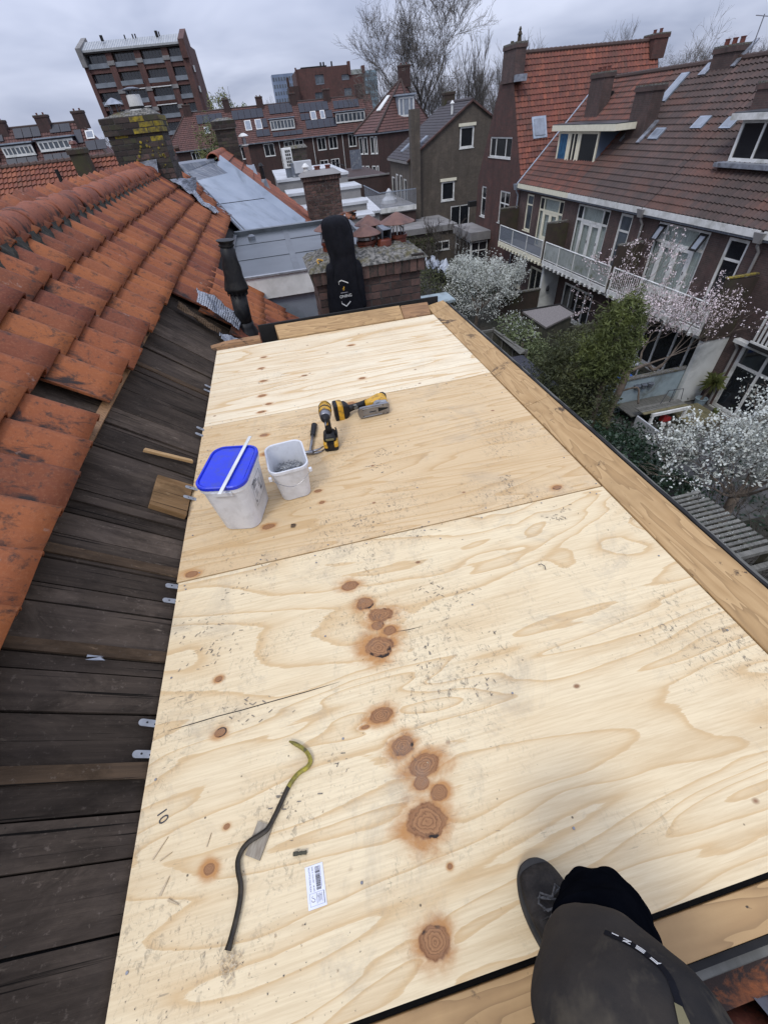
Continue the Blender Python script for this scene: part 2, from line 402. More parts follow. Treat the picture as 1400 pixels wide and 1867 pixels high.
# near clay roof tiles: each object varies, black algae gathers on the lower face
def near_tile_mat(name, a, b, c, dirtk=1.0):
    t = NT(name); v = t.coord('Object', True)
    oi = t.n('ShaderNodeObjectInfo')
    base = t.ramp(oi.outputs['Random'], (0, a), (.35, b), (.7, c), (1, tuple(x * .72 for x in a)))
    n0 = t.noise(t.scale(v, (2, 9, 2)), 3, 5, .6); base = t.mix(t.ramp(n0, (.3, .28), (.7, 0)), base, (.12, .045, .03))
    n4 = t.noise(v, 90, 3, .6); base = t.mix(t.ramp(n4, (.5, 0), (.8, .28)), base, (.42, .19, .09))
    # algae
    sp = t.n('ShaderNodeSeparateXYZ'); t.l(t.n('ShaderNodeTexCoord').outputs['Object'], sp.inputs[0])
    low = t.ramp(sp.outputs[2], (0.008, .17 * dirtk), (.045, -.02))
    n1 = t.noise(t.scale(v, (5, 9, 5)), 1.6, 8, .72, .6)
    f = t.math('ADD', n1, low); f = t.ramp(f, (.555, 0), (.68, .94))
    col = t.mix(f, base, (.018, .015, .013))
    n2 = t.noise(v, 28, 6, .75); col = t.mix(t.ramp(n2, (.55, 0), (.68, .8)), col, (.035, .025, .02))
    n3 = t.noise(v, 12, 5, .6); col = t.mix(t.ramp(n3, (.68, 0), (.76, .5)), col, (.40, .36, .31))
    t.bump(t.noise(v, 45, 8, .7), .5, .004)
    return t.fin(col, .82)
M['tile'] = near_tile_mat('near_orange_clay', (.25, .068, .020), (.32, .098, .025), (.15, .036, .016))
M['ridge'] = near_tile_mat('near_ridge_clay', (.23, .062, .027), (.28, .082, .034), (.17, .048, .026), .5)

# dark weathered roof boarding, one object per board, grain runs along the board (x)
def board_mat(name, a, b, worn):
    t = NT(name); v = t.coord('Object', True)
    g = t.noise(t.scale(v, (1.6, 34, 34)), 1.3, 7, .65, .3)
    col = t.ramp(g, (.3, a), (.7, b))
    blot = t.noise(t.scale(v, (1, 2.2, 1)), 4, 7, .7, .5)
    col = t.mix(t.ramp(blot, (.46, 0), (.66, .85)), col, tuple(x * .35 for x in a))
    wv = t.noise(t.scale(v, (2.2, 9, 9)), 3.2, 8, .72, .4)
    col = t.mix(t.ramp(wv, (.62, 0), (.70, .75)), col, worn)
    dust = t.noise(v, 60, 4, .7); col = t.mix(t.ramp(dust, (.60, 0), (.72, .6)), col, (.15, .12, .095))
    pale = t.noise(t.scale(v, (1, 1.6, 1)), 2.6, 6, .7, .8); col = t.mix(t.ramp(pale, (.52, 0), (.72, .5)), col, tuple(x * 1.9 for x in a))
    crk = t.noise(t.scale(v, (.9, 60, 60)), 1.8, 3, .5); cf = t.ramp(crk, (.30, 1), (.36, 0)); col = t.mix(cf, col, (.006, .005, .004))
    oi = t.n('ShaderNodeObjectInfo'); h = t.n('ShaderNodeHueSaturation'); t.l(t.math('MULTIPLY_ADD', oi.outputs['Random'], .7, .65), h.inputs['Value']); t.l(col, h.inputs['Color'])
    t.bump(g, .7, .008)
    return t.fin(h.outputs[0], .92, spec=.12)
M['board'] = board_mat('dark_roof_board', (.080, .061, .046), (.042, .032, .025), (.17, .135, .10))
M['oldblock'] = board_mat('tan_old_block', (.36, .22, .105), (.22, .125, .055), (.45, .30, .16))
M['batten'] = board_mat('old_brown_batten', (.115, .076, .046), (.062, .043, .029), (.26, .18, .11))

# old pale construction timber
def timber_mat(name, a, b, dark, axis=0, dk=.64):
    t = NT(name); v = t.coord('Object')
    sc = (1.2, 40, 40) if axis == 0 else (40, 1.2, 40)
    sc2 = (1, 7, 7) if axis == 0 else (7, 1, 7)
    g = t.noise(t.scale(v, sc), 1, 6, .6, .3); r2 = t.noise(t.scale(v, sc2), 1.6, 3, .5, .3)
    rings = t.math('FRACT', t.math('MULTIPLY', r2, 9)); col = t.ramp(rings, (0, a), (.75, b), (.98, tuple(x * .72 for x in b)), (1, a))
    col = t.mix(t.ramp(g, (.35, .45), (.65, 0)), col, b)
    st = t.noise(v, 3.2, 8, .72, .5); col = t.mix(t.ramp(st, (dk, 0), (dk + .05, .93)), col, dark)
    sm = t.noise(v, 1.5, 6, .7); col = t.mix(t.ramp(sm, (.5, 0), (.75, .6)), col, tuple(x * .6 for x in b))
    sk = t.noise(v, 32, 3, .6); col = t.mix(t.ramp(sk, (.72, 0), (.75, .9)), col, dark)
    t.bump(g, .25, .004)
    return t.fin(col, .75)
M['timberx'] = timber_mat('old_timber_lengthwise', (.48, .31, .14), (.36, .22, .095), (.015, .012, .01), 0)
M['timbery'] = timber_mat('old_timber_edge', (.50, .33, .155), (.38, .235, .10), (.035, .022, .014), 1, .575)
M['timberdirty'] = timber_mat('tarred_timber', (.36, .20, .09), (.24, .13, .06), (.018, .014, .012), 0, .55)

# rotary-cut pine plywood; knots = (x, y, rx, ry, tone)
def ply_mat(name, light, late, knots, off, freq=10, sc=(.85, 3.4), dirt=.6, tan=0.0, dist=.6, linear=0.0):
    t = NT(name); v = t.coord('Object'); v = t.vmath('ADD', v, off)
    base = t.noise(t.scale(v, (sc[0], sc[1], 1)), 1.0, 2.5, .46, dist)
    sp = t.n('ShaderNodeSeparateXYZ'); t.l(v, sp.inputs[0])
    g = t.math('MULTIPLY', base, freq)
    if linear: g = t.math('MULTIPLY_ADD', sp.outputs[1], linear, g)
    wob = t.noise(t.scale(v, (3, 14, 1)), 1.5, 4, .6)
    g = t.math('MULTIPLY_ADD', wob, .35, g)
    jag = t.noise(t.scale(v, (9, 90, 1)), 1.5, 3, .6)
    g = t.math('MULTIPLY_ADD', jag, .12, g)
    near = None; core = None; rdist = None
    for (kx, ky, rx, ry, tone) in knots:
        d = t.vmath('SUBTRACT', v, (kx + off[0], ky + off[1], off[2]))
        d = t.vmath('MULTIPLY', d, (1 / rx, 1 / ry, 0))
        ln = t.vmath('LENGTH', d, out=1)
        rdist = ln if rdist is None else t.math('SMOOTH_MIN', rdist, ln, .12)
    if rdist is not None:
        jn = t.noise(v, 24, 4, .65); rdist = t.math('MULTIPLY_ADD', t.math('SUBTRACT', jn, .5), .95, rdist)
        pull = t.math('POWER', 2.718, t.math('MULTIPLY', t.math('MULTIPLY', rdist, rdist), -.5))
        g = t.math('MULTIPLY_ADD', pull, .55, g)
    fr = t.math('FRACT', g)
    lw = t.ramp(fr, (0, 0), (.45, .06), (.80, .38), (.93, .95), (.98, .8), (1, .04))
    col = t.mix(lw, light, late)
    fg = t.noise(t.scale(v, (7, 170, 1)), 1, 4, .65); col = t.mix(t.ramp(fg, (.35, .30), (.6, 0)), col, tuple(x * .70 for x in late))
    # broad tone
    st_ = t.noise(t.scale(v, (.8, 11, 1)), 1.3, 6, .7, .4); col = t.mix(t.ramp(st_, (.52, 0), (.72, .55)), col, tuple(x * .85 for x in late))
    bt = t.noise(v, .9, 4, .6); col = t.mix(t.ramp(bt, (.4, .32 + tan), (.65, tan)), col, tuple(x * .92 for x in late))
    if rdist is not None:
        rs = t.math('MULTIPLY', rdist, 1 / 3)
        hn = t.noise(t.scale(v, (5, 9, 1)), 1.6, 5, .65, .5); rs2 = t.math('MULTIPLY_ADD', t.math('SUBTRACT', hn, .5), 1.1, rs)
        halo = t.ramp(rs2, (1.0 / 3, .95), (1.45 / 3, .58), (2.0 / 3, .14), (2.6 / 3, 0)); col = t.mix(halo, col, (.43, .205, .065))
        kn = t.noise(v, 38, 4, .7); rr = t.ramp(t.math('FRACT', t.math('MULTIPLY_ADD', kn, .9, t.math('MULTIPLY', rdist, 4.5))), (0, (.26, .125, .055)), (.6, (.36, .185, .08)), (.92, (.17, .078, .035)), (1, (.26, .125, .055)))
        edge = t.ramp(rs, (.80 / 3, 0), (.92 / 3, 1), (1.0 / 3, 1), (1.07 / 3, 0)); rr = t.mix(t.math('MULTIPLY', edge, t.ramp(kn, (.35, .15), (.65, 1))), rr, (.18, .075, .03))
        cf = t.ramp(rs, (.94 / 3, 1), (1.18 / 3, 0)); col = t.mix(cf, col, rr)
        bark = t.noise(v, 11, 3, .5); bf = t.math('MULTIPLY', t.ramp(bark, (.60, 0), (.63, 1)), t.ramp(rs, (.72 / 3, 0), (.85 / 3, 1), (1.02 / 3, 1), (1.08 / 3, 0))); col = t.mix(bf, col, (.02, .012, .008))
    # small scattered knots and pin marks
    vo = t.n('ShaderNodeTexVoronoi', feature='F1'); t.l(t.scale(v, (1, 1.5, 1)), vo.inputs['Vector']); vo.inputs['Scale'].default_value = 5.5
    col = t.mix(t.ramp(vo.outputs['Distance'], (.035, .9), (.075, 0)), col, (.22, .10, .045))
    vo2 = t.n('ShaderNodeTexVoronoi', feature='F1'); t.l(v, vo2.inputs['Vector']); vo2.inputs['Scale'].default_value = 17
    keep = t.math('GREATER_THAN', t.noise(v, 5, 1), .5)
    col = t.mix(t.math('MULTIPLY', t.ramp(vo2.outputs['Distance'], (.03, .85), (.06, 0)), keep), col, (.05, .035, .025))
    # boot scuffs, rubbed-in soot, pencil-thin scratches
    area = t.noise(v, 2.4, 3, .6); fine = t.noise(t.scale(v, (1.5, 1, 1)), 48, 5, .75, .8)
    df = t.math('MULTIPLY', t.ramp(area, (.47, 0), (.66, 1)), t.ramp(fine, (.53, 0), (.66, 1)))
    col = t.mix(t.math('MULTIPLY', df, dirt), col, (.07, .062, .055))
    smear = t.noise(v, 3.6, 8, .78, .6); col = t.mix(t.ramp(smear, (.53, 0), (.76, .55 * dirt)), col, (.22, .195, .165))
    scr = t.noise(t.scale(v, (14, 130, 1)), 1, 2, .5, 2.0); sf = t.math('MULTIPLY', t.ramp(scr, (.70, 0), (.73, .8)), t.ramp(area, (.45, 0), (.6, 1)))
    col = t.mix(sf, col, (.10, .085, .07))
    # soot at the near left corner and a little everywhere on edges
    t.bump(t.math('ADD', fg, t.math('MULTIPLY', fr, .5)), .16, .002)
    return t.fin(col, .62, spec=.3)
SL = math.radians(40.4); TS, CS, SS = math.tan(SL), math.cos(SL), math.sin(SL)
def slope(x, y, h=0.0, z0=-.03):
    """point on our own roof: boards' top face at h=0, h measured square to the slope"""
    return Vector((x + h * SS, y, z0 + (-.692 - x) * TS + h * CS))
ROT = Matrix.Rotation(SL, 4, 'Y')          # local +x runs down the slope

# ============================================================ ground sheet
gz = -8.35
g = MB(); g.face([(-400, -400, gz), (600, -400, gz), (600, 800, gz), (-400, 800, gz)]); g.build('ground', M['ground'], kind='structure')
g = MB(); g.face([(11.5, 6, gz + .004), (16, 6, gz + .004), (16, 12.3, gz + .004), (11.5, 12.3, gz + .004)]); g.build('garden_paving', M['paving'], kind='structure')

# ============================================================ plywood deck
KN1 = []
for cyc in (0, -.4915):
    for x, y, rx, ry, tn in ((-.018, .942, .027, .017, 0), (.022, .846, .024, .020, 0), (.069, .785, .035, .021, 1), (.048, .747, .017, .013, 0),
                         (.086, .715, .018, .014, 0), (.036, .665, .038, .030, 1)):
        KN1.append((x + (.012 if cyc else 0), y + cyc, rx * 1.2, ry * 1.2, tn))
KN1 += [(.002, -.032, .030, .026, 0), (-.503, .698, .012, .009, 0), (-.496, .211, .014, .012, 0), (-.457, .287, .008, .006, 0), (-.486, .527, .017, .013, 0), (.076, .078, .006, .005, 0), (-.06, .43, .012, .005, 0)]
KN2 = [(-.642, 1.186, .026, .015, 0), (-.321, 1.368, .026, .014, 0), (-.066, 1.453, .014, .010, 0), (-.074, 1.543, .018, .010, 0), (1.004, 1.209, .022, .012, 0), (-.321, 1.95, .02, .012, 0), (-.33, 2.15, .02, .012, 0), (.228, 2.33, .02, .012, 0)]
KN3 = [(-.321, 2.875, .022, .012, 0), (-.332, 2.65, .022, .012, 0), (-.291, 2.517, .02, .012, 0), (-.026, 2.844, .018, .01, 0), (.36, 2.639, .02, .012, 0), (-.33, 3.1, .02, .012, 0), (.387, 3.238, .02, .012, 0), (-.31, 3.3, .02, .012, 0), (-.34, 2.43, .02, .01, 0)]
ply1 = ply_mat('pine_plywood_wide_grain', (.765, .64, .415), (.60, .42, .215), KN1, (3.1, 7.7, .2), 14, (.66, 2.8), .9, dist=.75)
ply2 = ply_mat('pine_plywood_fine_grain', (.73, .575, .355), (.545, .36, .17), KN2, (11.4, 2.2, 5.1), 12, (.5, 6), .8, .14, dist=.4, linear=9)
ply3 = ply_mat('pine_plywood_pale', (.82, .715, .51), (.62, .43, .22), KN3, (21.1, 4.9, 9.3), 10, (.42, 4.2), .3, 0, dist=.35, linear=6)
deck = thing('plywood_roof_deck', 'new pale plywood sheets laid flat over the dormer roof', 'roof deck')
def ply(x0, y0, x1, y1, m, z=0.0):
    b = MB(); b.box(x0, y0, z - .018, x1, y1, z, 0)
    o = b.build('plywood_sheet', [m], deck); return o
p1 = ply(-.690, -.098, 1.196, 1.1530, ply1); p1['label'] = 'wide grained sheet with two rows of big round knots'
p2 = ply(-.699, 1.1600, 1.194, 2.3735, ply2); p2['label'] = 'tan sheet carrying the buckets and tools'
p3 = ply(-.694, 2.3755, 1.197, 3.604, ply3, .0015); p3['label'] = 'whitest sheet at the far end'
# splits in the near sheet
for pts in ([(-.65, .573), (-.57, .5745), (-.5, .577), (-.42, .576), (-.33, .578), (-.22, .5795), (-.112, .583)], [(.105, .705), (.15, .70), (.2, .70)]):
    b = MB()
    for i in range(len(pts) - 1):
        (x0, y0), (x1, y1) = pts[i], pts[i + 1]; w0, w1 = [.0014 if 0 < k < len(pts) - 1 else .0003 for k in (i, i + 1)]
        b.face([(x0, y0 - w0, .0006), (x1, y1 - w1, .0006), (x1, y1 + w1, .0006), (x0, y0 + w0, .0006)])
    b.build('split', M['feltblack'], deck)
def wtext(name, body, size, m, parent, M_, ext=.0002, align='CENTER'):
    c = bpy.data.curves.new(name, 'FONT'); c.body = body; c.size = size; c.extrude = ext; c.align_x = align; c.align_y = 'CENTER'; c.resolution_u = 3
    tmp = bpy.data.objects.new(name + '_c', c); COL.objects.link(tmp)
    dg = bpy.context.evaluated_depsgraph_get(); me = bpy.data.meshes.new_from_object(tmp.evaluated_get(dg))
    bpy.data.objects.remove(tmp); me.materials.clear(); me.materials.append(m)
    o = bpy.data.objects.new(name, me); COL.objects.link(o)
    if parent is not None: o.parent = parent
    o.matrix_local = M_; return o
def TR(loc, rz=0, rx=0, ry=0):
    return Matrix.Translation(loc) @ Matrix.Rotation(rz, 4, 'Z') @ Matrix.Rotation(ry, 4, 'Y') @ Matrix.Rotation(rx, 4, 'X')
wtext('stamped_number', '10', .036, M['print'], deck, TR((-.629, .352, .0012), math.radians(-68)))
# nail heads along the joints
nb = MB()
for (y, x0, x1) in ((1.135, -.65, 1.15), (1.18, -.62, 1.17), (2.352, -.65, 1.15), (2.398, -.6, 1.16), (3.58, -.6, 1.1)):
    for k in range(8):
        x = x0 + (x1 - x0) * (k + R(-.15, .15)) / 7; nb.lathe((x, y + R(-.004, .004), .0012), [(.0035, 0), (.003, .0008)], 8)
for x in (-.655, -.13, .40, 1.15):
    for k in range(11):
        nb.lathe((x + R(-.008, .008), .1 + k * .33 + R(-.03, .03), .0016), [(.0035, 0), (.003, .0008)], 8)
nb.build('screw_heads', M['steel'], deck, kind='stuff')

# deck structure below: joists and a front wall, so the deck stands on something
b = MB()
for y in (-.06, .55, 1.156, 1.77, 2.375, 2.98, 3.58): b.box(-.66, y - .03, -.16, 1.17, y + .03, -.0185)
b.build('deck_joists', M['board'], deck, kind='stuff')
dorm = thing('dormer_box', 'dark timber body of our own dormer below the plywood deck', 'dormer')
b = MB(); b.box(1.10, -.08, -1.75, 1.17, 3.6, -.165); b.box(-.6, -.09, -.30, 1.1, -.05, -.165); b.build('front_panel', M['blackpl'], dorm)
b = MB(); b.hexa([(-.45, -.05, -.30), (1.09, -.05, -1.6), (1.09, -.02, -1.6), (-.45, -.02, -.30), (-.45, -.05, -.17), (1.09, -.05, -.17), (1.09, -.02, -.17), (-.45, -.02, -.17)]); b.hexa([(-.45, 3.5, -.30), (1.09, 3.5, -1.6), (1.09, 3.53, -1.6), (-.45, 3.53, -.30), (-.45, 3.5, -.17), (1.09, 3.5, -.17), (1.09, 3.53, -.17), (-.45, 3.53, -.17)])
b.build('cheek', M['zincdark'], dorm)

# ============================================================ kerb timbers round the deck
ups = thing('roof_edge_upstand', 'old brown timber upstand along the outer edges of the plywood deck', 'timber kerb')
def beam_y(y0, y1, n):   # right-hand kerb, runs away from us, slopes up and outwards
    b = MB(); 
    for k in range(n):
        a, c = y0 + (y1 - y0) * k / n, y0 + (y1 - y0) * (k + 1) / n
        w0, w1 = R(-.003, .003), R(-.003, .003)
        b.hexa([(1.200, a, -.09), (1.345, a, -.09), (1.345, c, -.09), (1.200, c, -.09), (1.200, a, .006), (1.345 + w0 * .3, a, .05), (1.345 + w0 * .3, c, .05), (1.200, c, .006)])
    return b
beam_y(.33 - 1.2, 1.895, 1).build('kerb_board', M['timbery'], ups, bevel=.003)
beam_y(1.897, 3.62, 1).build('kerb_board', M['timbery'], ups, bevel=.003)
b = MB(); b.hexa([(1.200, 3.622, -.09), (1.345, 3.622, -.09), (1.34, 3.76, -.09), (1.19, 3.76, -.09), (1.200, 3.622, .006), (1.345, 3.622, .05), (1.34, 3.76, .055), (1.19, 3.76, .03)])
b.build('kerb_board', M['timbery'], ups)
# tarred edge strip and outer lath
b = MB(); yy = -.9; prev = None
while yy < 3.74:
    x = 1.347; wv = .006 + .008 * abs(math.sin(yy * 5.1)) + R(0, .006); z = .053 + R(-.003, .004)
    cur = (x, x + wv, z, yy)
    if prev: b.hexa([(prev[0], prev[3], -.12), (prev[1], prev[3], -.12), (cur[1], cur[3], -.12), (cur[0], cur[3], -.12), (prev[0], prev[3], prev[2]), (prev[1], prev[3], prev[2]), (cur[1], cur[3], cur[2]), (cur[0], cur[3], cur[2])])
    prev = cur; yy += R(.03, .08)
b.build('felt_edge', M['feltblack'], ups)
b = MB(); b.box(1.366, -.9, -.12, 1.388, 3.72, .036); b.build('outer_lath', M['greyboard'], ups, bevel=.003)
b = MB(); b.box(1.390, -.9, -.16, 1.405, 3.72, .012); b.build('outer_lath', M['timberdirty'], ups)
# far kerb: a long piece, a tarred corner and a short piece past a gap where a clay tile shows
b = MB(); b.hexa([(-.17, 3.622, -.09), (.93, 3.622, -.09), (.93, 3.77, -.09), (-.19, 3.79, -.09), (-.17, 3.622, .008), (.93, 3.622, .008), (.93, 3.76, .075), (-.19, 3.78, .075)]); b.build('kerb_board', M['timberx'], ups, bevel=.008)
b = MB(); b.hexa([(.935, 3.64, -.09), (1.188, 3.64, -.09), (1.188, 3.76, -.09), (.935, 3.77, -.09), (.935, 3.64, .0), (1.188, 3.64, .0), (1.188, 3.75, .07), (.935, 3.76, .07)]); b.build('kerb_board', M['timberdirty'], ups, bevel=.008)
b = MB(); b.tube([(-.74, 3.68, -.02), (-.62, 3.69, -.012), (-.5, 3.69, -.01), (-.33, 3.70, -.012)], [.045, .05, .052, .05], 8); b.build('rotten_beam_end', M['timberdirty'], ups)
b = MB(); b.box(-.33, 3.79, -.10, 1.30, 3.81, .085); b.build('felt_edge', M['feltblack'], ups)
# near kerb: dark gap, beam, laths
b = MB(); b.box(-.75, -.178, -.08, 1.36, -.110, -.004); b.build('kerb_board', M['timberx'], ups, bevel=.002)
b = MB(); b.box(-.75, -.192, -.10, 1.40, -.180, -.012); b.build('felt_edge', M['feltblack'], ups)
b = MB()
for k, (z0, z1) in enumerate(((-.045, -.027), (-.065, -.048), (-.09, -.068))): b.box(-.75, -.206 - k * .004, z0, 1.40, -.1925, z1)
b.build('outer_lath', M['greyboard'], ups)
b = MB(); b.box(-.68, -.1095, -.20, 1.19, -.0985, -.03); b.build('felt_edge', M['feltblack'], ups)

# ============================================================ roof boarding (old planks), x from ridge to below the deck
rb = thing('roof_boarding', 'dark weathered bare roof boards between the clay tiles and the plywood', 'roof boarding')
def board(x0, x1, y0, y1, h0, h1, m, name='roof_board', y0b=None, y1b=None, lab=None):
    """x0 upper end, x1 lower end; origin at its own centre so the grain differs board by board"""
    xc, yc = (x0 + x1) / 2, (y0 + y1) / 2
    L = (x1 - x0) / CS / 2
    y0b = y0 if y0b is None else y0b; y1b = y1 if y1b is None else y1b
    b = MB(); n = 5; rows = []
    for k in range(n + 1):
        t_ = -L + 2 * L * k / n; a = y0 + (y0b - y0) * k / n - yc; c = y1 + (y1b - y1) * k / n - yc
        dz = R(-.0015, .0015); rows.append((t_, a + R(-.0012, .0012), c + R(-.0012, .0012), dz))
    for k in range(n):
        t0, a0, c0, d0 = rows[k]; t1, a1, c1, d1 = rows[k + 1]
        b.hexa([(t0, a0, h0), (t1, a1, h0), (t1, c1, h0), (t0, c0, h0), (t0, a0, h1 + d0), (t1, a1, h1 + d1), (t1, c1, h1 + d1), (t0, c0, h1 + d0)])
    o = b.build(name, M[m], rb)
    p = slope(xc, yc); o.matrix_local = Matrix.Translation(p) @ ROT
    if lab: o['label'] = lab
    return o
seams = [-.62, -.43, -.25, -.10, .147, .285, .385, .641, .763, .817, .996, 1.071, 1.179, 1.298, 1.414, 1.559, 1.744, 1.881, 2.058, 2.256, 2.483, 2.741, 2.997, 3.20, 3.40, 3.62, 3.84, 4.06, 4.3, 4.55]
for a, c in zip(seams[:-1], seams[1:]):
    sk = R(-.012, .012); x1 = -.58 if c < 3.7 else -.42
    board(-1.50, x1, a + .003, c - .003, -.022, R(-.003, .004), 'board')
# raised brown battens lying between boards (their lower ends show)
for y, wd, x0, m in ((.482, .05, -1.3, 'batten'), (.836, .046, -1.3, 'batten'), (1.215, .052, -1.3, 'batten'), (1.50, .05, -1.3, 'board'), (2.10, .035, -1.25, 'board'), (2.83, .05, -1.1, 'batten'), (3.12, .045, -1.1, 'board')):
    board(x0, -.70 + R(-.02, .02), y - wd * .42, y + wd * .42, .005, .013, m, 'batten', lab='brown batten proud of the boards')
# batten under the lower tile edge
b = MB(); P = [slope(-1.095, -.6, .002), slope(-1.062, -.6, .002), slope(-1.062, 4.1, .002), slope(-1.095, 4.1, .002), slope(-1.095, -.6, .032), slope(-1.062, -.6, .032), slope(-1.062, 4.1, .032), slope(-1.095, 4.1, .032)]
b.hexa(P); b.build('tile_batten', M['timberdirty'], rb)
# shaded deck below the missing tile
# galvanised strips whose ends stick out from under the plywood
for y in (.605, .519, 1.136, 1.065, 1.752, 1.674, 2.34, 2.274, 2.92, 2.855):
    o = thing('metal_strap', 'galvanised perforated strap end %s' % {0.605: 'poking from under the near sheet, upper one of the nearest pair', .519: 'poking from under the near sheet, lower one of the nearest pair', 1.136: 'just above the seam of the near and middle sheets', 1.065: 'just below the seam of the near and middle sheets', 1.752: 'on the brown wood block, farther of the two', 1.674: 'on the brown wood block, nearer of the two', 2.34: 'beside the far seam, farther of that pair', 2.274: 'beside the far seam, nearer of that pair', 2.92: 'beside the farthest sheet, farthest strap of all', 2.855: 'beside the farthest sheet, second farthest strap'}[y], 'metal strap', 'galvanised strap ends along the plywood edge')
    hh = .034 if 1.5 < y < 1.8 else .022
    b = MB(); pts = []
    L = .052
    for an in range(-90, 91, 30): pts.append((-L + .010 * (1 - math.cos(math.radians(an))) - .0, .0105 * math.sin(math.radians(an))))
    poly = [(L, -.0105)] + [(-L + .010 - .010 * math.cos(math.radians(a)), .0105 * math.sin(math.radians(a))) for a in range(-90, 91, 30)] + [(L, .0105)]
    b.prism(list(reversed(poly)), 0, .002); pl = b.build('strap_plate', M['alu'], o)
    b = MB(); b.lathe((-.028, .001, .0021), [(.0032, 0), (.003, .0004)], 8); b.lathe((-.005, -.002, .0021), [(.0026, 0), (.002, .0004)], 8); b.build('screw_hole', M['feltblack'], o)
    o.matrix_world = Matrix.Translation(slope(-.702, y, hh)) @ ROT @ Matrix.Rotation(R(-.12, .12), 4, 'Z')
def solo(name, label, cat, b, m, M_, group=None, **k):
    o = b.build(name, m, **k); o.matrix_world = M_; tag(o, label, cat, group); return o
b = MB(); b.hexa([(-.085, -.105, 0), (.075, -.115, 0), (.08, .12, 0), (-.085, .115, 0), (-.085, -.105, .03), (.075, -.115, .03), (.08, .12, .03), (-.085, .115, .03)])
solo('wood_block', 'tan square of old plank lying on the dark roof boards beside the big bucket', 'wood block', b, M['oldblock'], Matrix.Translation(slope(-.775, 1.66, .003)) @ ROT, bevel=.002)
b = MB(); b.hexa([(-.12, -.013, 0), (.12, -.009, 0), (.118, .012, 0), (-.115, .016, 0), (-.12, -.01, .012), (.12, -.007, .014), (.115, .01, .014), (-.11, .012, .011)])
solo('wood_stick', 'loose split stick of pale brown wood lying across the dark roof boards', 'stick', b, M['timberx'], Matrix.Translation(slope(-.82, 1.96, .021)) @ ROT @ Matrix.Rotation(.17, 4, 'Z'))
# scraps of foil and moss on the boards
b = MB()
for k in range(6): b.face([(R(-.03, .03), R(-.01, .01), R(.004, .012)) for _ in range(3)])
solo('foil_scrap', 'crumpled silver scrap lying on a brown batten of the dark boards', 'scrap', b, M['lead'], Matrix.Translation(slope(-.86, .80, .02)) @ ROT)
b = MB()
for k in range(420):
    x, y = R(-1.0, -.72), R(-.1, 4.0)
    cl = rnd.choice([(-.95, .55), (-.9, .3), (-.97, 2.0), (-.88, 1.5), (-.95, 1.0), (-.8, 3.0)]); 
    if rnd.random() < .8: x, y = cl[0] + rnd.gauss(0, .05), cl[1] + rnd.gauss(0, .07)
    p = slope(min(x, -.72), y, R(.004, .01)); s_ = R(.001, .004)
    b.face([p + Vector((R(-s_, s_), R(-s_, s_), R(0, s_))) for _ in range(3)])
b.build('crumbled_moss', M['moss'], kind='stuff')

# ============================================================ clay tile roof
tr = thing('tiled_roof', 'old orange clay pantile roof rising to its ridge on the left', 'tiled roof')
def tile_mesh():
    b = MB(); W = .236
    prof = [(-.003, .012), (.012, .001), (.035, .000), (.070, .009), (.105, .027), (.140, .048), (.166, .063), (.186, .067), (.207, .058), (.224, .032), (.232, .012)]
    th = .013; L0, L1 = -.335, 0.0; rows = 4; n = len(prof)
    def P(i, j, top):
        x = L0 + (L1 - L0) * j / rows; y, h = prof[i]
        lift = .034 * (j / rows)             # each tile lies on the one below: lower end raised
        return (x, y, h + lift + (0 if top else -th))
    for top in (1, 0):
        for j in range(rows + 1):
            for i in range(n): b.v.append(P(i, j, top))
    def id(i, j, top): return (0 if top else (rows + 1) * n) + j * n + i
    def q(*a): b.f.append(a); b.m.append(0); b.uv.append([(0, 0)] * 4)
    for j in range(rows):
        for i in range(n - 1):
            q(id(i, j, 1), id(i, j + 1, 1), id(i + 1, j + 1, 1), id(i + 1, j, 1))
            q(id(i, j, 0), id(i + 1, j, 0), id(i + 1, j + 1, 0), id(i, j + 1, 0))
    for i in range(n - 1):
        q(id(i, rows, 1), id(i, rows, 0), id(i + 1, rows, 0), id(i + 1, rows, 1)); q(id(i, 0, 1), id(i + 1, 0, 1), id(i + 1, 0, 0), id(i, 0, 0))
    for j in range(rows):
        q(id(0, j, 1), id(0, j, 0), id(0, j + 1, 0), id(0, j + 1, 1)); q(id(n - 1, j, 1), id(n - 1, j + 1, 1), id(n - 1, j + 1, 0), id(n - 1, j, 0))
    me = b.mesh('roof_tile', M['tile'])
    me.polygons.foreach_set('use_smooth', [len(p.vertices) == 4 and abs(p.normal.z) > .5 for p in me.polygons])
    return me
TM = tile_mesh()
TW = .2145
def put_tile(x, y, jig=1.0):
    p = slope(x + R(-.006, .006) * jig, y, .036)
    Mx = Matrix.Translation(p) @ ROT @ Matrix.Rotation(R(-.018, .018) * jig, 4, 'Z') @ Matrix.Rotation(R(-.012, .012) * jig, 4, 'Y')
    return inst_m('roof_tile', TM, tr, Mx)
rows_up = [-1.055, -1.272, -1.487, -1.68]
ntile = 0
for r_i, x in enumerate(rows_up):
    wob = 0
    for k in range(-5, 52):
        y = .03 + k * TW + r_i * .006
        if y > 10.9: break
        if y < -.8: continue
        if r_i == 0 and 1.90 < y < 2.02: continue          # the missing tile
        if x > -1.1 and y < 3.95:
            dx = .03 * math.sin(y * 2.3) * (y < 3) 
            o = put_tile(x + dx * .6, y, 1.8)
        else: o = put_tile(x, y)
        ntile += 1
# lower rows beyond our dormer
for x, y0, y1 in ((-.835, 4.32, 10.6), (-.615, 4.25, 5.75), (-.395, 4.1, 5.72), (-.175, 4.0, 5.72), (.045, 4.0, 5.75), (.265, 4.0, 5.75), (.485, 4.0, 5.75)):
    y = y0
    while y < y1 - .1:
        put_tile(x, y); y += TW; ntile += 1
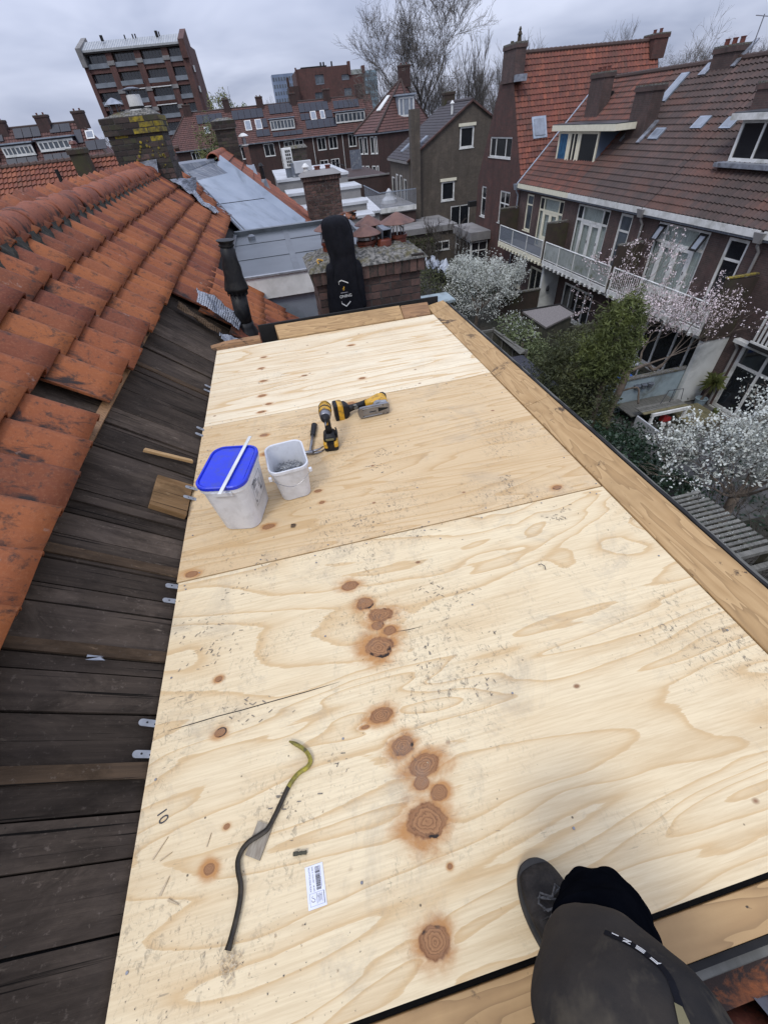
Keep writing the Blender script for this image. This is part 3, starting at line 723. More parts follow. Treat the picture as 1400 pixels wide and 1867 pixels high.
# underlay below those rows
b = MB(); b.face([slope(-1.75, 3.9, -.025), slope(.9, 3.9, -.025), slope(.9, 12, -.025), slope(-1.75, 12, -.025)]); b.face([slope(-1.75, -3, -.028), slope(-.5, -3, -.028), slope(-.5, 3.9, -.028), slope(-1.75, 3.9, -.028)])
b.build('underlay', M['feltblack'], tr)
# lower slope behind and below everything (real tiles, joined)
def tile_field(name, O, U, V, nu, nv, m, parent, tu=.215, tv=.29, amp=.022, step=.02, seg=6, clip=None, kind='stuff'):
    """O = upper left corner, U across, V down the slope; wavy courses with a step at each course"""
    O, U, V = Vector(O), Vector(U).normalized(), Vector(V).normalized(); N = V.cross(U).normalized()
    if N.z < 0: N = -N
    b = MB(); 
    prof = [(0, 0), (.22, .1), (.5, .55), (.72, 1), (.88, .9), (.97, .3)] if seg == 6 else [(0, 0), (.55, .7), (.8, 1), (.97, .2)]
    for j in range(nv):
        for i in range(nu):
            if clip and not clip((i + .5) * tu, (j + .5) * tv): continue
            jz = R(-.002, .002)
            cols = prof + [(1, 0)]
            base = len(b.v)
            for (t_, h) in cols:
                a = O + U * ((i + t_) * tu) + V * (j * tv); c = O + U * ((i + t_) * tu) + V * ((j + 1) * tv + .01)
                b.v.append(tuple(a + N * (h * amp + jz))); b.v.append(tuple(c + N * (h * amp + step + jz))); b.v.append(tuple(c + N * (h * amp + jz - .006)))
            for k in range(len(cols) - 1):
                q0, q1 = base + k * 3, base + k * 3 + 3
                b.f.append((q0, q0 + 1, q1 + 1, q1)); b.m.append(0); b.uv.append([(i + .05, j + .05), (i + .05, j + .95), (i + .95, j + .95), (i + .95, j + .05)])
                b.f.append((q0 + 1, q0 + 2, q1 + 2, q1 + 1)); b.m.append(0); b.uv.append([(i + .05, j + .95)] * 4)
    o = b.build(name, m, parent); o['kind'] = kind; return o
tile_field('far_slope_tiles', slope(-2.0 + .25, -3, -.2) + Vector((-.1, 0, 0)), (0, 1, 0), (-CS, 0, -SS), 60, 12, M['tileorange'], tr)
# ridge
def ridge_mesh():
    b = MB(); n = 12; L = .36
    st = [(0, .118), (.02, .122), (.30, .108), (.325, .118), (L, .120)]
    th = .014
    for inner in (0, 1):
        for y, r in st:
            r2 = r - th * inner
            for k in range(n + 1):
                an = math.radians(-18 + 216 * k / n); b.v.append((math.cos(an) * r2 * 1.05, y, math.sin(an) * r2 * .90))
    m_ = n + 1; half = len(st) * m_
    def q(*a): b.f.append(a); b.m.append(0); b.uv.append([(0, 0)] * 4)
    for j in range(len(st) - 1):
        for k in range(n):
            q(j * m_ + k, j * m_ + k + 1, (j + 1) * m_ + k + 1, (j + 1) * m_ + k); q(half + j * m_ + k, half + (j + 1) * m_ + k, half + (j + 1) * m_ + k + 1, half + j * m_ + k + 1)
    for j in (0, len(st) - 1):
        for k in range(n):
            a = (j * m_ + k, half + j * m_ + k, half + j * m_ + k + 1, j * m_ + k + 1); q(*(a if j == 0 else reversed(a)))
    return b.mesh('ridge_tile', M['ridge'], True)
RM = ridge_mesh()
RX, RZ = -1.755, .925
for k in range(32):
    y = -.2 + k * .293
    if y > 9.0: break
    inst_m('ridge_tile', RM, tr, Matrix.Translation((RX + R(-.01, .01), y, RZ + R(-.006, .006) + .004 * math.sin(y * 2))) @ Matrix.Rotation(math.radians(2.2), 4, 'X') @ Matrix.Rotation(R(-.02, .02), 4, 'Z'))
for k in range(5): inst_m('ridge_tile', RM, tr, Matrix.Translation((RX, 9.95 + k * .293, RZ)) @ Matrix.Rotation(.04, 4, 'X'))
# dark mossy bedding mortar under the ridge
b = MB(); prev = None
for k in range(360):
    y = -.6 + k * .035
    if y > 11.5: break
    ph = (y % TW) / TW
    reach = .085 + .022 * math.sin(ph * 6.28) + R(-.010, .010)
    rowp = [slope(-1.70, y, .115 + R(-.006, .006)), slope(-1.70 + reach * .55, y, .095 + R(-.008, .008)), slope(-1.70 + reach, y, .070 + R(-.008, .004)), slope(-1.70 + reach + .02, y, .03)]
    if prev:
        for i in range(3): b.face([prev[i], prev[i + 1], rowp[i + 1], rowp[i]])
    prev = rowp
b.build('bedding_mortar', M['moss'], tr)
# house body under the roof
hb = thing('own_house_walls', 'plain brick walls of the house that carries the orange tiled roof', 'house')
b = MB(); b.box(-6.3, -6, gz, 2.3, 9.5, -2.6); b.build('wall', M['brickdark'], hb)
b = MB(); b.hexa([(-1.755, -6, .86), (2.3, -6, -2.6), (2.3, 3.7, -2.6), (-1.755, 3.7, .86), (-1.755, -6, .87), (2.4, -6, -2.63), (2.4, 3.7, -2.63), (-1.755, 3.7, .87)])
# (under-slope below the deck)
b = MB(); b.face([slope(-.55, -6, -.35), slope(2.6, -6, -.35), slope(2.6, 12, -.35), slope(-.55, 12, -.35)]); b.build('lower_slope', M['feltblack'], hb)
b = MB(); b.box(2.3, -6, -3.0, 2.42, 12, -2.85); b.build('gutter', M['zincdark'], hb)
# tiles and lead at our near end, bottom right of the view
nr = thing('neighbour_near_tiles', 'row of red brown clay tiles beyond the near kerb beside the knee', 'tiled roof')
for i in range(3):
    for k in range(6):
        o = inst_m('roof_tile', TM, nr, Matrix.Translation((.66 + i * .22, -.50 - k * TW, -.30 - i * .19)) @ ROT @ Matrix.Rotation(R(-.02, .02), 4, 'Z'))
b = MB(); b.box(.2, -2, -1.6, 1.6, -.23, -.62); b.build('underlay', M['feltblack'], nr)
b = MB(); b.hexa([(.30, -.30, -.42), (1.3, -.30, -.60), (1.3, -.24, -.60), (.30, -.24, -.42), (.30, -.27, -.12), (1.3, -.27, -.15), (1.3, -.21, -.15), (.30, -.21, -.12)]); b.build('side_tile', M['tile'], nr)
# ============================================================ things on the deck
from mathutils import noise as mnoise
# ---- big bucket with blue lid
def rrect(w, l, r, n=6):
    P = []
    for cx, cy, a0 in ((w / 2 - r, l / 2 - r, 0), (-w / 2 + r, l / 2 - r, 90), (-w / 2 + r, -l / 2 + r, 180), (w / 2 - r, -l / 2 + r, 270)):
        for k in range(n + 1):
            a = math.radians(a0 + 90 * k / n); P.append((cx + r * math.cos(a), cy + r * math.sin(a)))
    return P
def loft(b, rings, mi=0, cap0=True, cap1=True):
    """rings: list of lists of 3d points"""
    n = len(rings[0]); base = len(b.v)
    for r in rings: b.v += [tuple(p) for p in r]
    for j in range(len(rings) - 1):
        for k in range(n):
            k2 = (k + 1) % n; b.f.append((base + j * n + k, base + j * n + k2, base + (j + 1) * n + k2, base + (j + 1) * n + k)); b.m.append(mi); b.uv.append([(0, 0)] * 4)
    if cap0: b.f.append(tuple(base + k for k in reversed(range(n)))); b.m.append(mi); b.uv.append([(0, 0)] * n)
    if cap1: b.f.append(tuple(base + (len(rings) - 1) * n + k for k in range(n))); b.m.append(mi); b.uv.append([(0, 0)] * n)
    return b
def rr3(w, l, r, z, cx=0, cy=0): return [(x + cx, y + cy, z) for x, y in rrect(w, l, r)]
bk = thing('lidded_bucket', 'tall white plastic bucket closed with a bright blue lid', 'bucket', None, (-.415, 1.502, .0022), math.radians(-14))
b = MB(); loft(b, [rr3(.165, .232, .045, 0), rr3(.168, .236, .046, .004), rr3(.196, .272, .05, .232), rr3(.208, .286, .055, .236), rr3(.208, .286, .055, .262)])
b.build('bucket_body', M['bucket'], bk, smooth=False, bevel=.0015)
b = MB(); loft(b, [rr3(.212, .290, .058, .255), rr3(.215, .294, .058, .258), rr3(.215, .294, .058, .271), rr3(.207, .286, .054, .2745), rr3(.196, .274, .05, .2745), rr3(.192, .270, .048, .267), rr3(.186, .264, .046, .267), rr3(.184, .262, .045, .2695)])
b.build('blue_lid', M['bluelid'], bk)
b = MB(); b.box(-.035, -.152, .228, .05, -.143, .25); b.build('lid_clip', M['bucket'], bk, bevel=.002)
# printed panel on the right-hand face
lb = MB(); fx = lambda z: .084 + (.098 - .084) * z / .232 + .0012
def on_face(y, z): return (fx(z), y, z)
def strip(y0, z0, y1, z1):
    lb.face([on_face(y0, z0), on_face(y1, z0), on_face(y1, z1), on_face(y0, z1)])
for (y0, z0, y1, z1) in ((-.06, .085, -.0585, .205), (.0585, .085, .06, .205), (-.06, .085, .06, .0865), (-.06, .2035, .06, .205)): strip(y0, z0, y1, z1)
for k in range(5): strip(-.05, .192 - k * .006, -.05 + R(.03, .07), .194 - k * .006)
strip(-.048, .196, -.01, .2)
strip(-.052, .10, -.045, .112)
for k in range(5): strip(-.045 + R(0, .01), .150 - k * .007, R(-.02, 0), .1513 - k * .007)
for k in range(4): strip(.012, .14 + k * .010, R(.03, .045), .1425 + k * .010)
lb.build('printed_panel', M['print'], bk)
b = MB(); b.face([(.0845 + .014 * z / .232 + .0018, y, z) for y, z in ((.022, .112), (.042, .112), (.042, .128), (.022, .128))]); b.build('warning_symbol', M['greyprint'], bk)
st = MB(); st.box(-.2, -.0075, 0, .2, .0075, .004)
o = solo('plastic_strip', 'long narrow white strip laid across the blue bucket lid', 'plastic strip', st, M['white'], TR((-.378, 1.50, .2785), math.radians(73)), bevel=.001)
# ---- small bucket of nails
b2 = thing('open_bucket', 'small open white square bucket with a wire handle, nails inside', 'bucket', None, (-.182, 1.612, .0022), math.radians(5))
b = MB(); loft(b, [rr3(.135, .185, .032, 0), rr3(.138, .189, .034, .003), rr3(.172, .228, .042, .172), rr3(.184, .24, .046, .174), rr3(.184, .24, .046, .19), rr3(.176, .232, .044, .192), rr3(.168, .224, .042, .188), rr3(.134, .184, .032, .006)])
b.build('bucket_body', M['bucket'], b2, bevel=.0012)
b = MB(); hp = []
for k in range(15):
    t_ = k / 14; a = math.pi * t_
    hp.append((-.094 + .02 * math.sin(a) * 0 + (.188) * t_, -.122 - .018 * math.sin(a), .168 - .055 * math.sin(a)))
b.tube(hp, .0016, 6); b.build('wire_handle', M['steel'], b2)
b = MB(); b.box(-.098, -.128, .158, -.084, -.112, .176); b.build('handle_lug', M['bucket'], b2, bevel=.002)
b = MB(); b.box(.084, -.128, .158, .098, -.112, .176); b.build('handle_lug', M['bucket'], b2, bevel=.002)
nails = MB()
for k in range(520):
    x, y = R(-.050, .050), R(-.072, .072); z = .052 + .050 * (1 - ((x / .08) ** 2 + (y / .11) ** 2)) + R(-.01, .01)
    a, e_ = R(0, 6.28), R(-.35, .35); L = R(.018, .028); d = Vector((math.cos(a) * math.cos(e_), math.sin(a) * math.cos(e_), math.sin(e_)))
    c = Vector((x, y, z)); nails.tube([c - d * L, c + d * L], [.0016, .0014], 4); nails.tube([c + d * L, c + d * (L + .0015)], .0035, 6)
o = nails.build('loose_nails', M['alu'], smooth=False); o.matrix_world = TR((-.182, 1.612, .006), math.radians(5)); o['kind'] = 'stuff'; o['label'] = 'heap of grey nails in the small bucket'

# ---- hammer
hm = thing('claw_hammer', 'claw hammer with dark rubber grip lying right of the nail bucket', 'hammer', None, (-.055, 1.98, .0165), math.radians(-101))
b = MB(); b.tube([(-.155, 0, .0), (-.15, 0, 0), (-.10, 0, 0), (-.04, 0, 0), (-.035, 0, 0)], [.012, .0185, .0165, .0150, .012], 12, flat=.85); b.build('grip', M['blackpl'], hm, smooth=True)
b = MB(); b.tube([(-.036, 0, 0), (.03, 0, 0), (.125, 0, 0)], [.0085, .008, .0075], 10); b.build('shaft', M['steel'], hm, smooth=True)
b = MB(); b.tube([(.125, -.055, 0), (.125, -.04, 0), (.125, -.038, 0), (.125, -.02, 0), (.125, .016, 0)], [.0135, .0135, .010, .010, .0125], 12)
for s_ in (-1, 1): b.tube([(.125, .014, .005 * s_), (.123, .035, .008 * s_), (.112, .058, .010 * s_), (.094, .073, .011 * s_)], [.0075, .0065, .005, .0022], 8)
b.build('hammer_head', M['steel'], hm, smooth=True)

# ---- impact driver standing on its battery
dr = thing('impact_driver', 'black and yellow cordless impact driver standing upright on its battery', 'impact driver', None, (.045, 1.905, .0022), math.radians(-6))
def rbox(b, c, w_, d, h, mi=0, taper=1.0):
    x, y, z = c
    P = [(x - w_ / 2, y - d / 2, z - h / 2), (x + w_ / 2, y - d / 2, z - h / 2), (x + w_ / 2, y + d / 2, z - h / 2), (x - w_ / 2, y + d / 2, z - h / 2)]
    P += [(x + (p[0] - x) * taper, y + (p[1] - y) * taper, z + h / 2) for p in P[:4]]
    return b.hexa(P, mi)
def battery(root, Mx=Matrix.Identity(4)):
    b = MB(); loft(b, [rr3(.072, .112, .012, 0), rr3(.078, .118, .014, .006), rr3(.078, .118, .014, .022)]); o = b.build('battery_base', M['blackpl'], root, bevel=.001); o.matrix_local = Mx
    b = MB(); loft(b, [rr3(.079, .118, .014, .0225), rr3(.079, .118, .014, .044), rr3(.070, .106, .012, .054)]); o = b.build('battery_shell', M['yellow'], root, bevel=.001); o.matrix_local = Mx
    b = MB(); b.box(-.018, -.0615, .021, .018, -.0585, .048); b.box(-.02, -.059, .046, .02, -.02, .0555); o = b.build('battery_latch', M['blackpl'], root); o.matrix_local = Mx
    b = MB(); loft(b, [rr3(.066, .098, .014, .0542), rr3(.070, .10, .016, .066), rr3(.060, .085, .018, .080), rr3(.042, .060, .016, .092)]); o = b.build('foot', M['blackpl'], root, bevel=.001); o.matrix_local = Mx
battery(dr)
b = MB(); loft(b, [[(x * 1, y + .002, .09) for x, y in rrect(.036, .052, .014)], [(x, y + .010, .12) for x, y in rrect(.033, .044, .014)], [(x, y + .014, .155) for x, y in rrect(.034, .046, .014)], [(x, y + .010, .178) for x, y in rrect(.042, .060, .014)]])
b.build('handle', M['blackpl'], dr, smooth=True)
b = MB(); b.tube([(0, .075, .205), (0, .07, .205), (0, .03, .205), (0, -.012, .205)], [.020, .030, .033, .033], 18, flat=1.05); b.build('motor_housing', M['yellow'], dr, smooth=True)
b = MB(); b.tube([(0, .078, .205), (0, .055, .205)], [.024, .0345], 18); b.tube([(0, .022, .205), (0, .010, .205)], [.0348, .0348], 18); b.build('rear_cap', M['blackpl'], dr, smooth=True)
b = MB(); b.tube([(0, -.012, .205), (0, -.03, .205), (0, -.048, .205), (0, -.052, .205)], [.031, .030, .027, .022], 18); b.build('gear_nose', M['steel'], dr, smooth=True)
b = MB(); b.tube([(0, -.05, .205), (0, -.062, .205), (0, -.085, .205)], [.0245, .024, .012], 16); b.tube([(0, -.084, .205), (0, -.096, .205)], .009, 12); b.build('nose_guard', M['blackpl'], dr, smooth=True)
b = MB(); b.tube([(0, -.094, .205), (0, -.125, .205)], .0032, 6); b.build('bit', M['alu'], dr)
b = MB(); rbox(b, (0, -.026, .163), .012, .014, .03); b.build('trigger', M['yellow'], dr, bevel=.003)
b = MB(); b.box(-.022, -.0515, .064, .022, -.0495, .076); b.build('maker_plate', M['olddeck'], dr)
b = MB(); b.tube([(.036, -.02, .085), (.04, .0, .10), (.036, .03, .09), (.036, .04, .072)], .004, 6); rbox(b, (.04, 0, .07), .008, .05, .02); b.build('belt_hook', M['blackpl'], dr)

# ---- jigsaw lying on its side, base plate towards us
jg = thing('cordless_jigsaw', 'yellow cordless jigsaw lying on its side with its grey sole plate showing', 'jigsaw', None, (.27, 2.19, .0), math.radians(2))
# battery at the left end, axis along x
BM = Matrix.Translation((-.165, .0, .042)) @ Matrix.Rotation(math.radians(90), 4, 'Y') @ Matrix.Rotation(math.radians(90), 4, 'Z')
battery(jg, BM)
b = MB(); b.tube([(-.085, .005, .042), (-.05, .012, .042), (.0, .018, .044), (.045, .022, .046)], [.026, .019, .019, .023], 14); b.build('handle', M['blackpl'], jg, smooth=True)
b = MB(); b.tube([(-.02, .016, .046), (-.028, -.0, .046), (-.032, -.012, .046)], [.013, .011, .012], 10); b.lathe((-.035, -.008, .064), [(.011, 0), (.011, .002), (.004, .003)], 14); b.build('trigger_switch', M['greyboard'], jg)
b = MB(); loft(b, [[(.03, y, z + .046) for y, z in rrect(.045, .05, .014)], [(.07, y + .004, z + .048) for y, z in rrect(.06, .060, .016)], [(.115, y + .010, z + .050) for y, z in rrect(.095, .066, .018)], [(.145, y + .006, z + .05) for y, z in rrect(.10, .066, .02)], [(.158, y + .006, z + .05) for y, z in rrect(.085, .056, .02)]])
b.build('body_shell', M['yellow'], jg, smooth=True)
b = MB(); loft(b, [[(.138, y + .042, z + .05) for y, z in rrect(.05, .064, .02)], [(.156, y + .04, z + .05) for y, z in rrect(.055, .062, .02)], [(.168, y + .036, z + .05) for y, z in rrect(.04, .05, .018)]]); b.build('front_cap', M['blackpl'], jg, smooth=True)
b = MB(); b.lathe((.098, -.058, .052), [(.030, .0), (.030, .028), (.020, .036)], 16, axis=(0, 1, 0)); rbox(b, (.125, -.045, .052), .05, .03, .05); b.build('gear_neck', M['alu'], jg, bevel=.002)
# sole plate: stands on edge, faces -y
b = MB()
def sole_plate(y0, y1, mi):
    P = [(.005, -.036), (.150, -.036), (.160, -.026), (.160, .026), (.150, .036), (.005, .036)] + [(-.012 - .020 * math.sin(math.radians(a)) * 1.0 + .0, .036 * math.cos(math.radians(a))) for a in range(20, 161, 20)]
    n = len(P); a_ = len(b.v)
    b.v += [(p[0], y0, .040 + p[1]) for p in P] + [(p[0], y1, .040 + p[1]) for p in P]
    b.f.append(tuple(a_ + i for i in range(n))); b.f.append(tuple(a_ + n + i for i in reversed(range(n)))); b.m += [mi, mi]; b.uv += [[(0, 0)] * n] * 2
    for i in range(n):
        j = (i + 1) % n; b.f.append((a_ + i, a_ + n + i, a_ + n + j, a_ + j)); b.m.append(mi); b.uv.append([(0, 0)] * 4)
sole_plate(-.062, -.078, 0); b.build('sole_plate', M['steel'], jg, bevel=.002)
b = MB(); b.box(.035, -.0795, .036, .075, -.0775, .042); b.hexa([(.09, -.0795, .030), (.15, -.0795, .040), (.15, -.0775, .040), (.09, -.0775, .030), (.09, -.0795, .056), (.15, -.0795, .046), (.15, -.0775, .046), (.09, -.0775, .056)])
for x, z in ((.0, .06), (.0, .018), (.12, .068), (.12, .012), (.145, .012)): b.lathe((x, -.0775, z), [(.0035, 0), (.003, .002)], 8, axis=(0, -1, 0))
b.build('slot', M['feltblack'], jg)
b = MB()
for z in (.030, .040, .050): b.box(.0, -.0792, z - .0006 + .003, .08, -.0782, z + .0006 + .003)
b.tube([(-.005, -.079, .066), (.11, -.079, .066)], .0022, 6); b.tube([(-.005, -.079, .014), (.11, -.079, .014)], .0022, 6); b.build('plate_ribs', M['alu'], jg)

# ---- crowbar
cb = thing('crowbar', 'long bent steel crowbar, black shaft with a worn yellow hooked end', 'crowbar')
P = [(-.282, .446), (-.262, .432), (-.243, .415), (-.231, .398), (-.2265, .380), (-.237, .366), (-.262, .358), (-.285, .340), (-.302, .318), (-.318, .294), (-.334, .272), (-.350, .254), (-.372, .246), (-.395, .240), (-.413, .228), (-.423, .209), (-.4215, .187), (-.415, .163), (-.416, .137), (-.424, .106), (-.433, .080), (-.4405, .060)]
def smooth_path(P, n=3):
    out = []
    for i in range(len(P) - 1):
        p0, p1, p2, p3 = P[max(i - 1, 0)], P[i], P[i + 1], P[min(i + 2, len(P) - 1)]
        for k in range(n):
            t = k / n
            out.append(tuple(.5 * ((2 * b_) + (-a + c) * t + (2 * a - 5 * b_ + 4 * c - d) * t * t + (-a + 3 * b_ - 3 * c + d) * t ** 3) for a, b_, c, d in zip(p0, p1, p2, p3)))
    out.append(tuple(P[-1])); return out
SP = smooth_path(P); ny = 22
b = MB(); b.tube([(x, y, .0095) for x, y in SP[:ny + 1]], [.0022, .004, .0055] + [.0062] * (ny - 2), 6); b.build('yellow_hook', M['crowy'], cb, smooth=False)
b = MB(); b.tube([(x, y, .0095) for x, y in SP[ny:]], [.0062] * (len(SP) - ny - 3) + [.0066, .0074, .008], 6); b.build('bar', M['crow'], cb)

# ---- label sticker on the plywood
lbm = TR((-.2415, .1195, .0012), math.radians(-90 + 1.5))
sk = thing('product_sticker', 'white barcode sticker stuck on the plywood right of the crowbar', 'sticker'); sk.matrix_world = lbm
b = MB(); b.box(-.0385, -.0215, -.0002, .0385, .0215, .0004); b.build('label_sheet', M['paper'], sk)
b = MB(); x = -.034
rr = random.Random(5)
while x < .008:
    wd = rr.choice((.0004, .0006, .001, .0014)); b.box(x, .0015, .0005, x + wd, .0125, .0007); x += wd + rr.choice((.0004, .0006, .001))
for k in range(2): b.box(-.034 + k * .02, .0138, .0005, -.016 + k * .02, .0144, .0007)
b.build('barcode', M['print'], sk)
wtext('printed_line', 'ELLIOTTIS PINE PLEX', .0048, M['print'], sk, TR((-.0135, -.0125, .0006)), .0001)
wtext('printed_line', '2440 X 1220 MM   18 MM', .0042, M['print'], sk, TR((-.0135, -.0045, .0006)), .0001)
b = MB()
for (x0, y0, x1, y1) in ((.0115, -.016, .0118, .0175), (.0335, -.016, .0338, .0175), (.0115, -.0162, .0338, -.0158), (.0115, .0165, .0338, .0178)): b.box(x0, y0, .0005, x1, y1, .0007)
for k in range(5): b.box(.014 + (k % 2) * .001, .012 - k * .002, .0005, .030 - (k * 3 % 4) * .001, .0125 - k * .002, .0007)
b.box(.013, .0, .0005, .031, .0008, .0007); b.box(.017, .003, .0005, .021, .0045, .0007)
ck = [(.016, -.009), (.0185, -.0115), (.021, -.007), (.0235, -.004), (.026, -.005), (.027, -.0085), (.0255, -.012), (.022, -.013)]
for (a, c) in zip(ck[:-1], ck[1:]): b.tube([(a[0], a[1], .0006), (c[0], c[1], .0006)], .0004, 4)
b.build('stamp_box', M['print'], sk)

# ---- scraps
sc = MB(); sc.hexa([(-.021, -.034, 0), (.02, -.036, 0), (.024, .034, 0), (-.018, .036, 0), (-.021, -.034, .004), (.02, -.036, .005), (.024, .034, .004), (-.018, .036, .005)])
solo('wood_offcut', 'thin grey rectangle of wood under the bend of the crowbar', 'offcut', sc, M['greychip'], TR((-.374, .238, .0008), math.radians(-26)))
sc = MB(); sc.tube([(-.017, 0, .005), (-.006, 0, .005), (-.005, 0, .005), (.004, 0, .005), (.005, 0, .005), (.016, 0, .005)], [.0045, .0048, .0032, .0046, .0035, .0045], 8)
solo('wall_plug', 'small olive green wall plug lying above the barcode sticker', 'wall plug', sc, M['fence'], TR((-.272, .187, .001), math.radians(-8)))
for (x, y, a, L, wd, lab) in ((-.622, .283, 50, .05, .004, 'pale splinter just below the number 10'), (-.605, .262, 20, .03, .003, 'short pale splinter under the first one below the number 10'), (-.60, .205, 60, .035, .007, 'forked pale wood sliver left of the crowbar'), (-.575, .17, -30, .03, .006, 'pale wood curl lowest of the slivers left of the crowbar'), (-.50, .27, 70, .028, .003, 'thin sliver between the crowbar and the number 10'), (.06, .995, -60, .03, .003, 'thin splinter near the big knots')):
    b = MB(); b.hexa([(-L / 2, -wd / 2, 0), (L / 2, -wd / 6, 0), (L / 2, wd / 5, 0), (-L / 2, wd / 2, 0), (-L / 2, -wd / 3, .002), (L / 2, -wd / 8, .003), (L / 2, wd / 8, .002), (-L / 2, wd / 3, .003)])
    solo('wood_splinter', lab, 'splinter', b, M['chip'], TR((x, y, .0008), math.radians(a)), 'splinters on the near plywood sheet')
b = MB()
for k in range(60):
    x, y = -.437 + rnd.gauss(0, .012), .043 + rnd.gauss(0, .016); s_ = .006; z = R(.001, .006)
    b.face([(x + R(-s_, s_), y + R(-s_, s_), z + R(0, .004)) for _ in range(3)])
for k in range(260):
    x, y = R(-.67, -.2), R(-.08, .35)
    if rnd.random() < .5: x, y = R(-.67, 1.1), R(-.08, 3.4)
    s_ = R(.0015, .004); b.face([(x + R(-s_, s_), y + R(-s_, s_), .0012 + R(0, .0012)) for _ in range(3)])
b.build('wood_shavings', M['chip'], kind='stuff')
b = MB()
for k in range(1150):
    cl = rnd.choice([(-.5, -.03, .12), (-.35, .0, .1), (-.55, .05, .1), (.1, .9, .4), (.3, 1.0, .3), (-.3, 1.05, .2), (.2, .5, .3), (.4, 1.6, .3), (-.5, .9, .1), (.3, .7, .1)])
    x, y = cl[0] + rnd.gauss(0, cl[2]), cl[1] + rnd.gauss(0, cl[2] * .8)
    if not (-.68 < x < 1.18 and -.09 < y < 3.5): continue
    s_ = R(.0008, .0026); b.face([(x + R(-s_, s_), y + R(-s_, s_), .0014 + R(0, .001)) for _ in range(3)])
b.build('soot_crumbs', M['print'], kind='stuff')
b = MB(); fr_ = random.Random(77)
for (x, y, a) in ((-.53, .80, 20), (-.60, .92, 10), (-.45, 1.06, 30), (.34, .81, -20), (.36, .52, 60), (.40, 1.14, 10), (-.36, .56, -10), (.36, 1.76, 20), (.29, 1.60, -30), (.95, 1.06, 15), (-.33, 1.17, 80), (.19, .58, 45), (-.22, .33, 20), (.80, 1.28, 70), (.0, 2.3, 10), (-.25, 2.9, 30), (.5, 2.0, 0), (.1, 1.25, 50)):
    ca, sa = math.cos(math.radians(a)), math.sin(math.radians(a))
    for k in range(70):
        u, v = fr_.uniform(-.13, .13), fr_.uniform(-.045, .045)
        if (u / .13) ** 2 + (v / .045) ** 2 > 1 or fr_.random() < .55 - .3 * math.sin(u * 25 + x * 9): continue
        u = round(u / .014) * .014 + fr_.uniform(-.002, .002); s_ = fr_.uniform(.0012, .0045); q = fr_.choice((.6, -.6)); dx, dy = s_ * 1.6, s_ * .38
        P_ = []
        for (p0, p1) in ((-dx, -dy), (dx, -dy * .4), (dx * .9, dy), (-dx, dy * .7)):
            uu, vv = u + p0 * math.cos(q) - p1 * math.sin(q), v + p0 * math.sin(q) + p1 * math.cos(q); P_.append((x + uu * ca - vv * sa, y + uu * sa + vv * ca, .0021))
        b.face(P_)
b.build('boot_prints', M['scuff'], kind='stuff')
# curled metal swarf and leaf near the buckets
b = MB(); b.tube([(0, 0, .002), (.008, .012, .006), (.004, .026, .008), (-.006, .03, .004)], .0016, 5)
solo('bent_staple', 'small bent wire on the near sheet between knots and right kerb', 'wire', b, M['print'], TR((.72, .80, .0012), .4))
b = MB(); b.face([(-.014, -.004, .003), (.0, -.012, .002), (.015, -.002, .005), (.010, .010, .002), (-.004, .012, .006)])
solo('dry_leaf', 'dry curled brown leaf in front of the small bucket', 'leaf', b, M['batten'], TR((-.21, 1.335, .002), .4))

# ============================================================ the person: right leg, knee up, boot on the plywood
pe = thing('person', 'person crouching in dusty dark work trousers, right boot on the plywood', 'person')
# work trousers, one closed surface from hip to lower shin
def limb(name, pts, rad, m, parent, ns=48, wr=None, seed=1):
    """closed tube with cloth folds; pts centreline, rad list of (rx, ry)"""
    pts = smooth_path(pts, 6); n0 = len(rad) - 1; rr_ = random.Random(seed); b = MB(); rings = []; prev = None
    NP = len(pts)
    for i, p in enumerate(pts):
        p = Vector(p); t = (Vector(pts[min(i + 1, NP - 1)]) - Vector(pts[max(i - 1, 0)])).normalized()
        a = Vector((1, .25, 0)) if prev is None else prev
        a = (a - t * a.dot(t)).normalized(); prev = a; c = t.cross(a)
        f = i / (NP - 1) * n0; k = min(int(f), n0 - 1); u = f - k
        rx = rad[k][0] * (1 - u) + rad[k + 1][0] * u; ry = rad[k][1] * (1 - u) + rad[k + 1][1] * u
        ring = []
        for j in range(ns):
            an = 2 * math.pi * j / ns
            fold = 1 + (wr or 0) * (math.sin(an * 3 + i * .55) * .5 + math.sin(an * 5 - i * .8 + 1) * .3 + math.sin(i * 1.1 + an * 2) * .4)
            q = Vector((math.cos(an) * 1.6, math.sin(an) * 1.6, i * .16 + seed * 3)); fold += (wr or 0) * (1.3 * mnoise.noise(q) - 1.5 * abs(mnoise.noise(q * 1.9 + Vector((0, 0, i * .25)))) + .5)
            ring.append(p + a * math.cos(an) * rx * fold + c * math.sin(an) * ry * fold)
        rings.append(ring)
    loft(b, rings); o = b.build(name, M[m], parent, smooth=True)
    md = o.modifiers.new('sub', 'SUBSURF'); md.levels = 1; md.render_levels = 2; return o
KN = Vector((.220, -.182, .418))
tro = limb('work_trousers', [(.34, -.68, .37), (.31, -.55, .39), (.27, -.41, .41), (.238, -.285, .425), tuple(KN), (.222, -.125, .375), (.240, -.105, .32), (.262, -.095, .27)],
           [(.13, .12), (.125, .12), (.118, .112), (.124, .112), (.122, .110), (.104, .086), (.080, .072), (.072, .070)], 'cloth', pe, wr=.05)
inn = limb('lower_trouser_leg', [(.250, -.095, .33), (.285, -.086, .26), (.315, -.080, .19), (.336, -.078, .13), (.338, -.078, .115)],
           [(.070, .07), (.074, .075), (.073, .080), (.075, .082), (.070, .078)], 'navy', pe, wr=.09, seed=2)
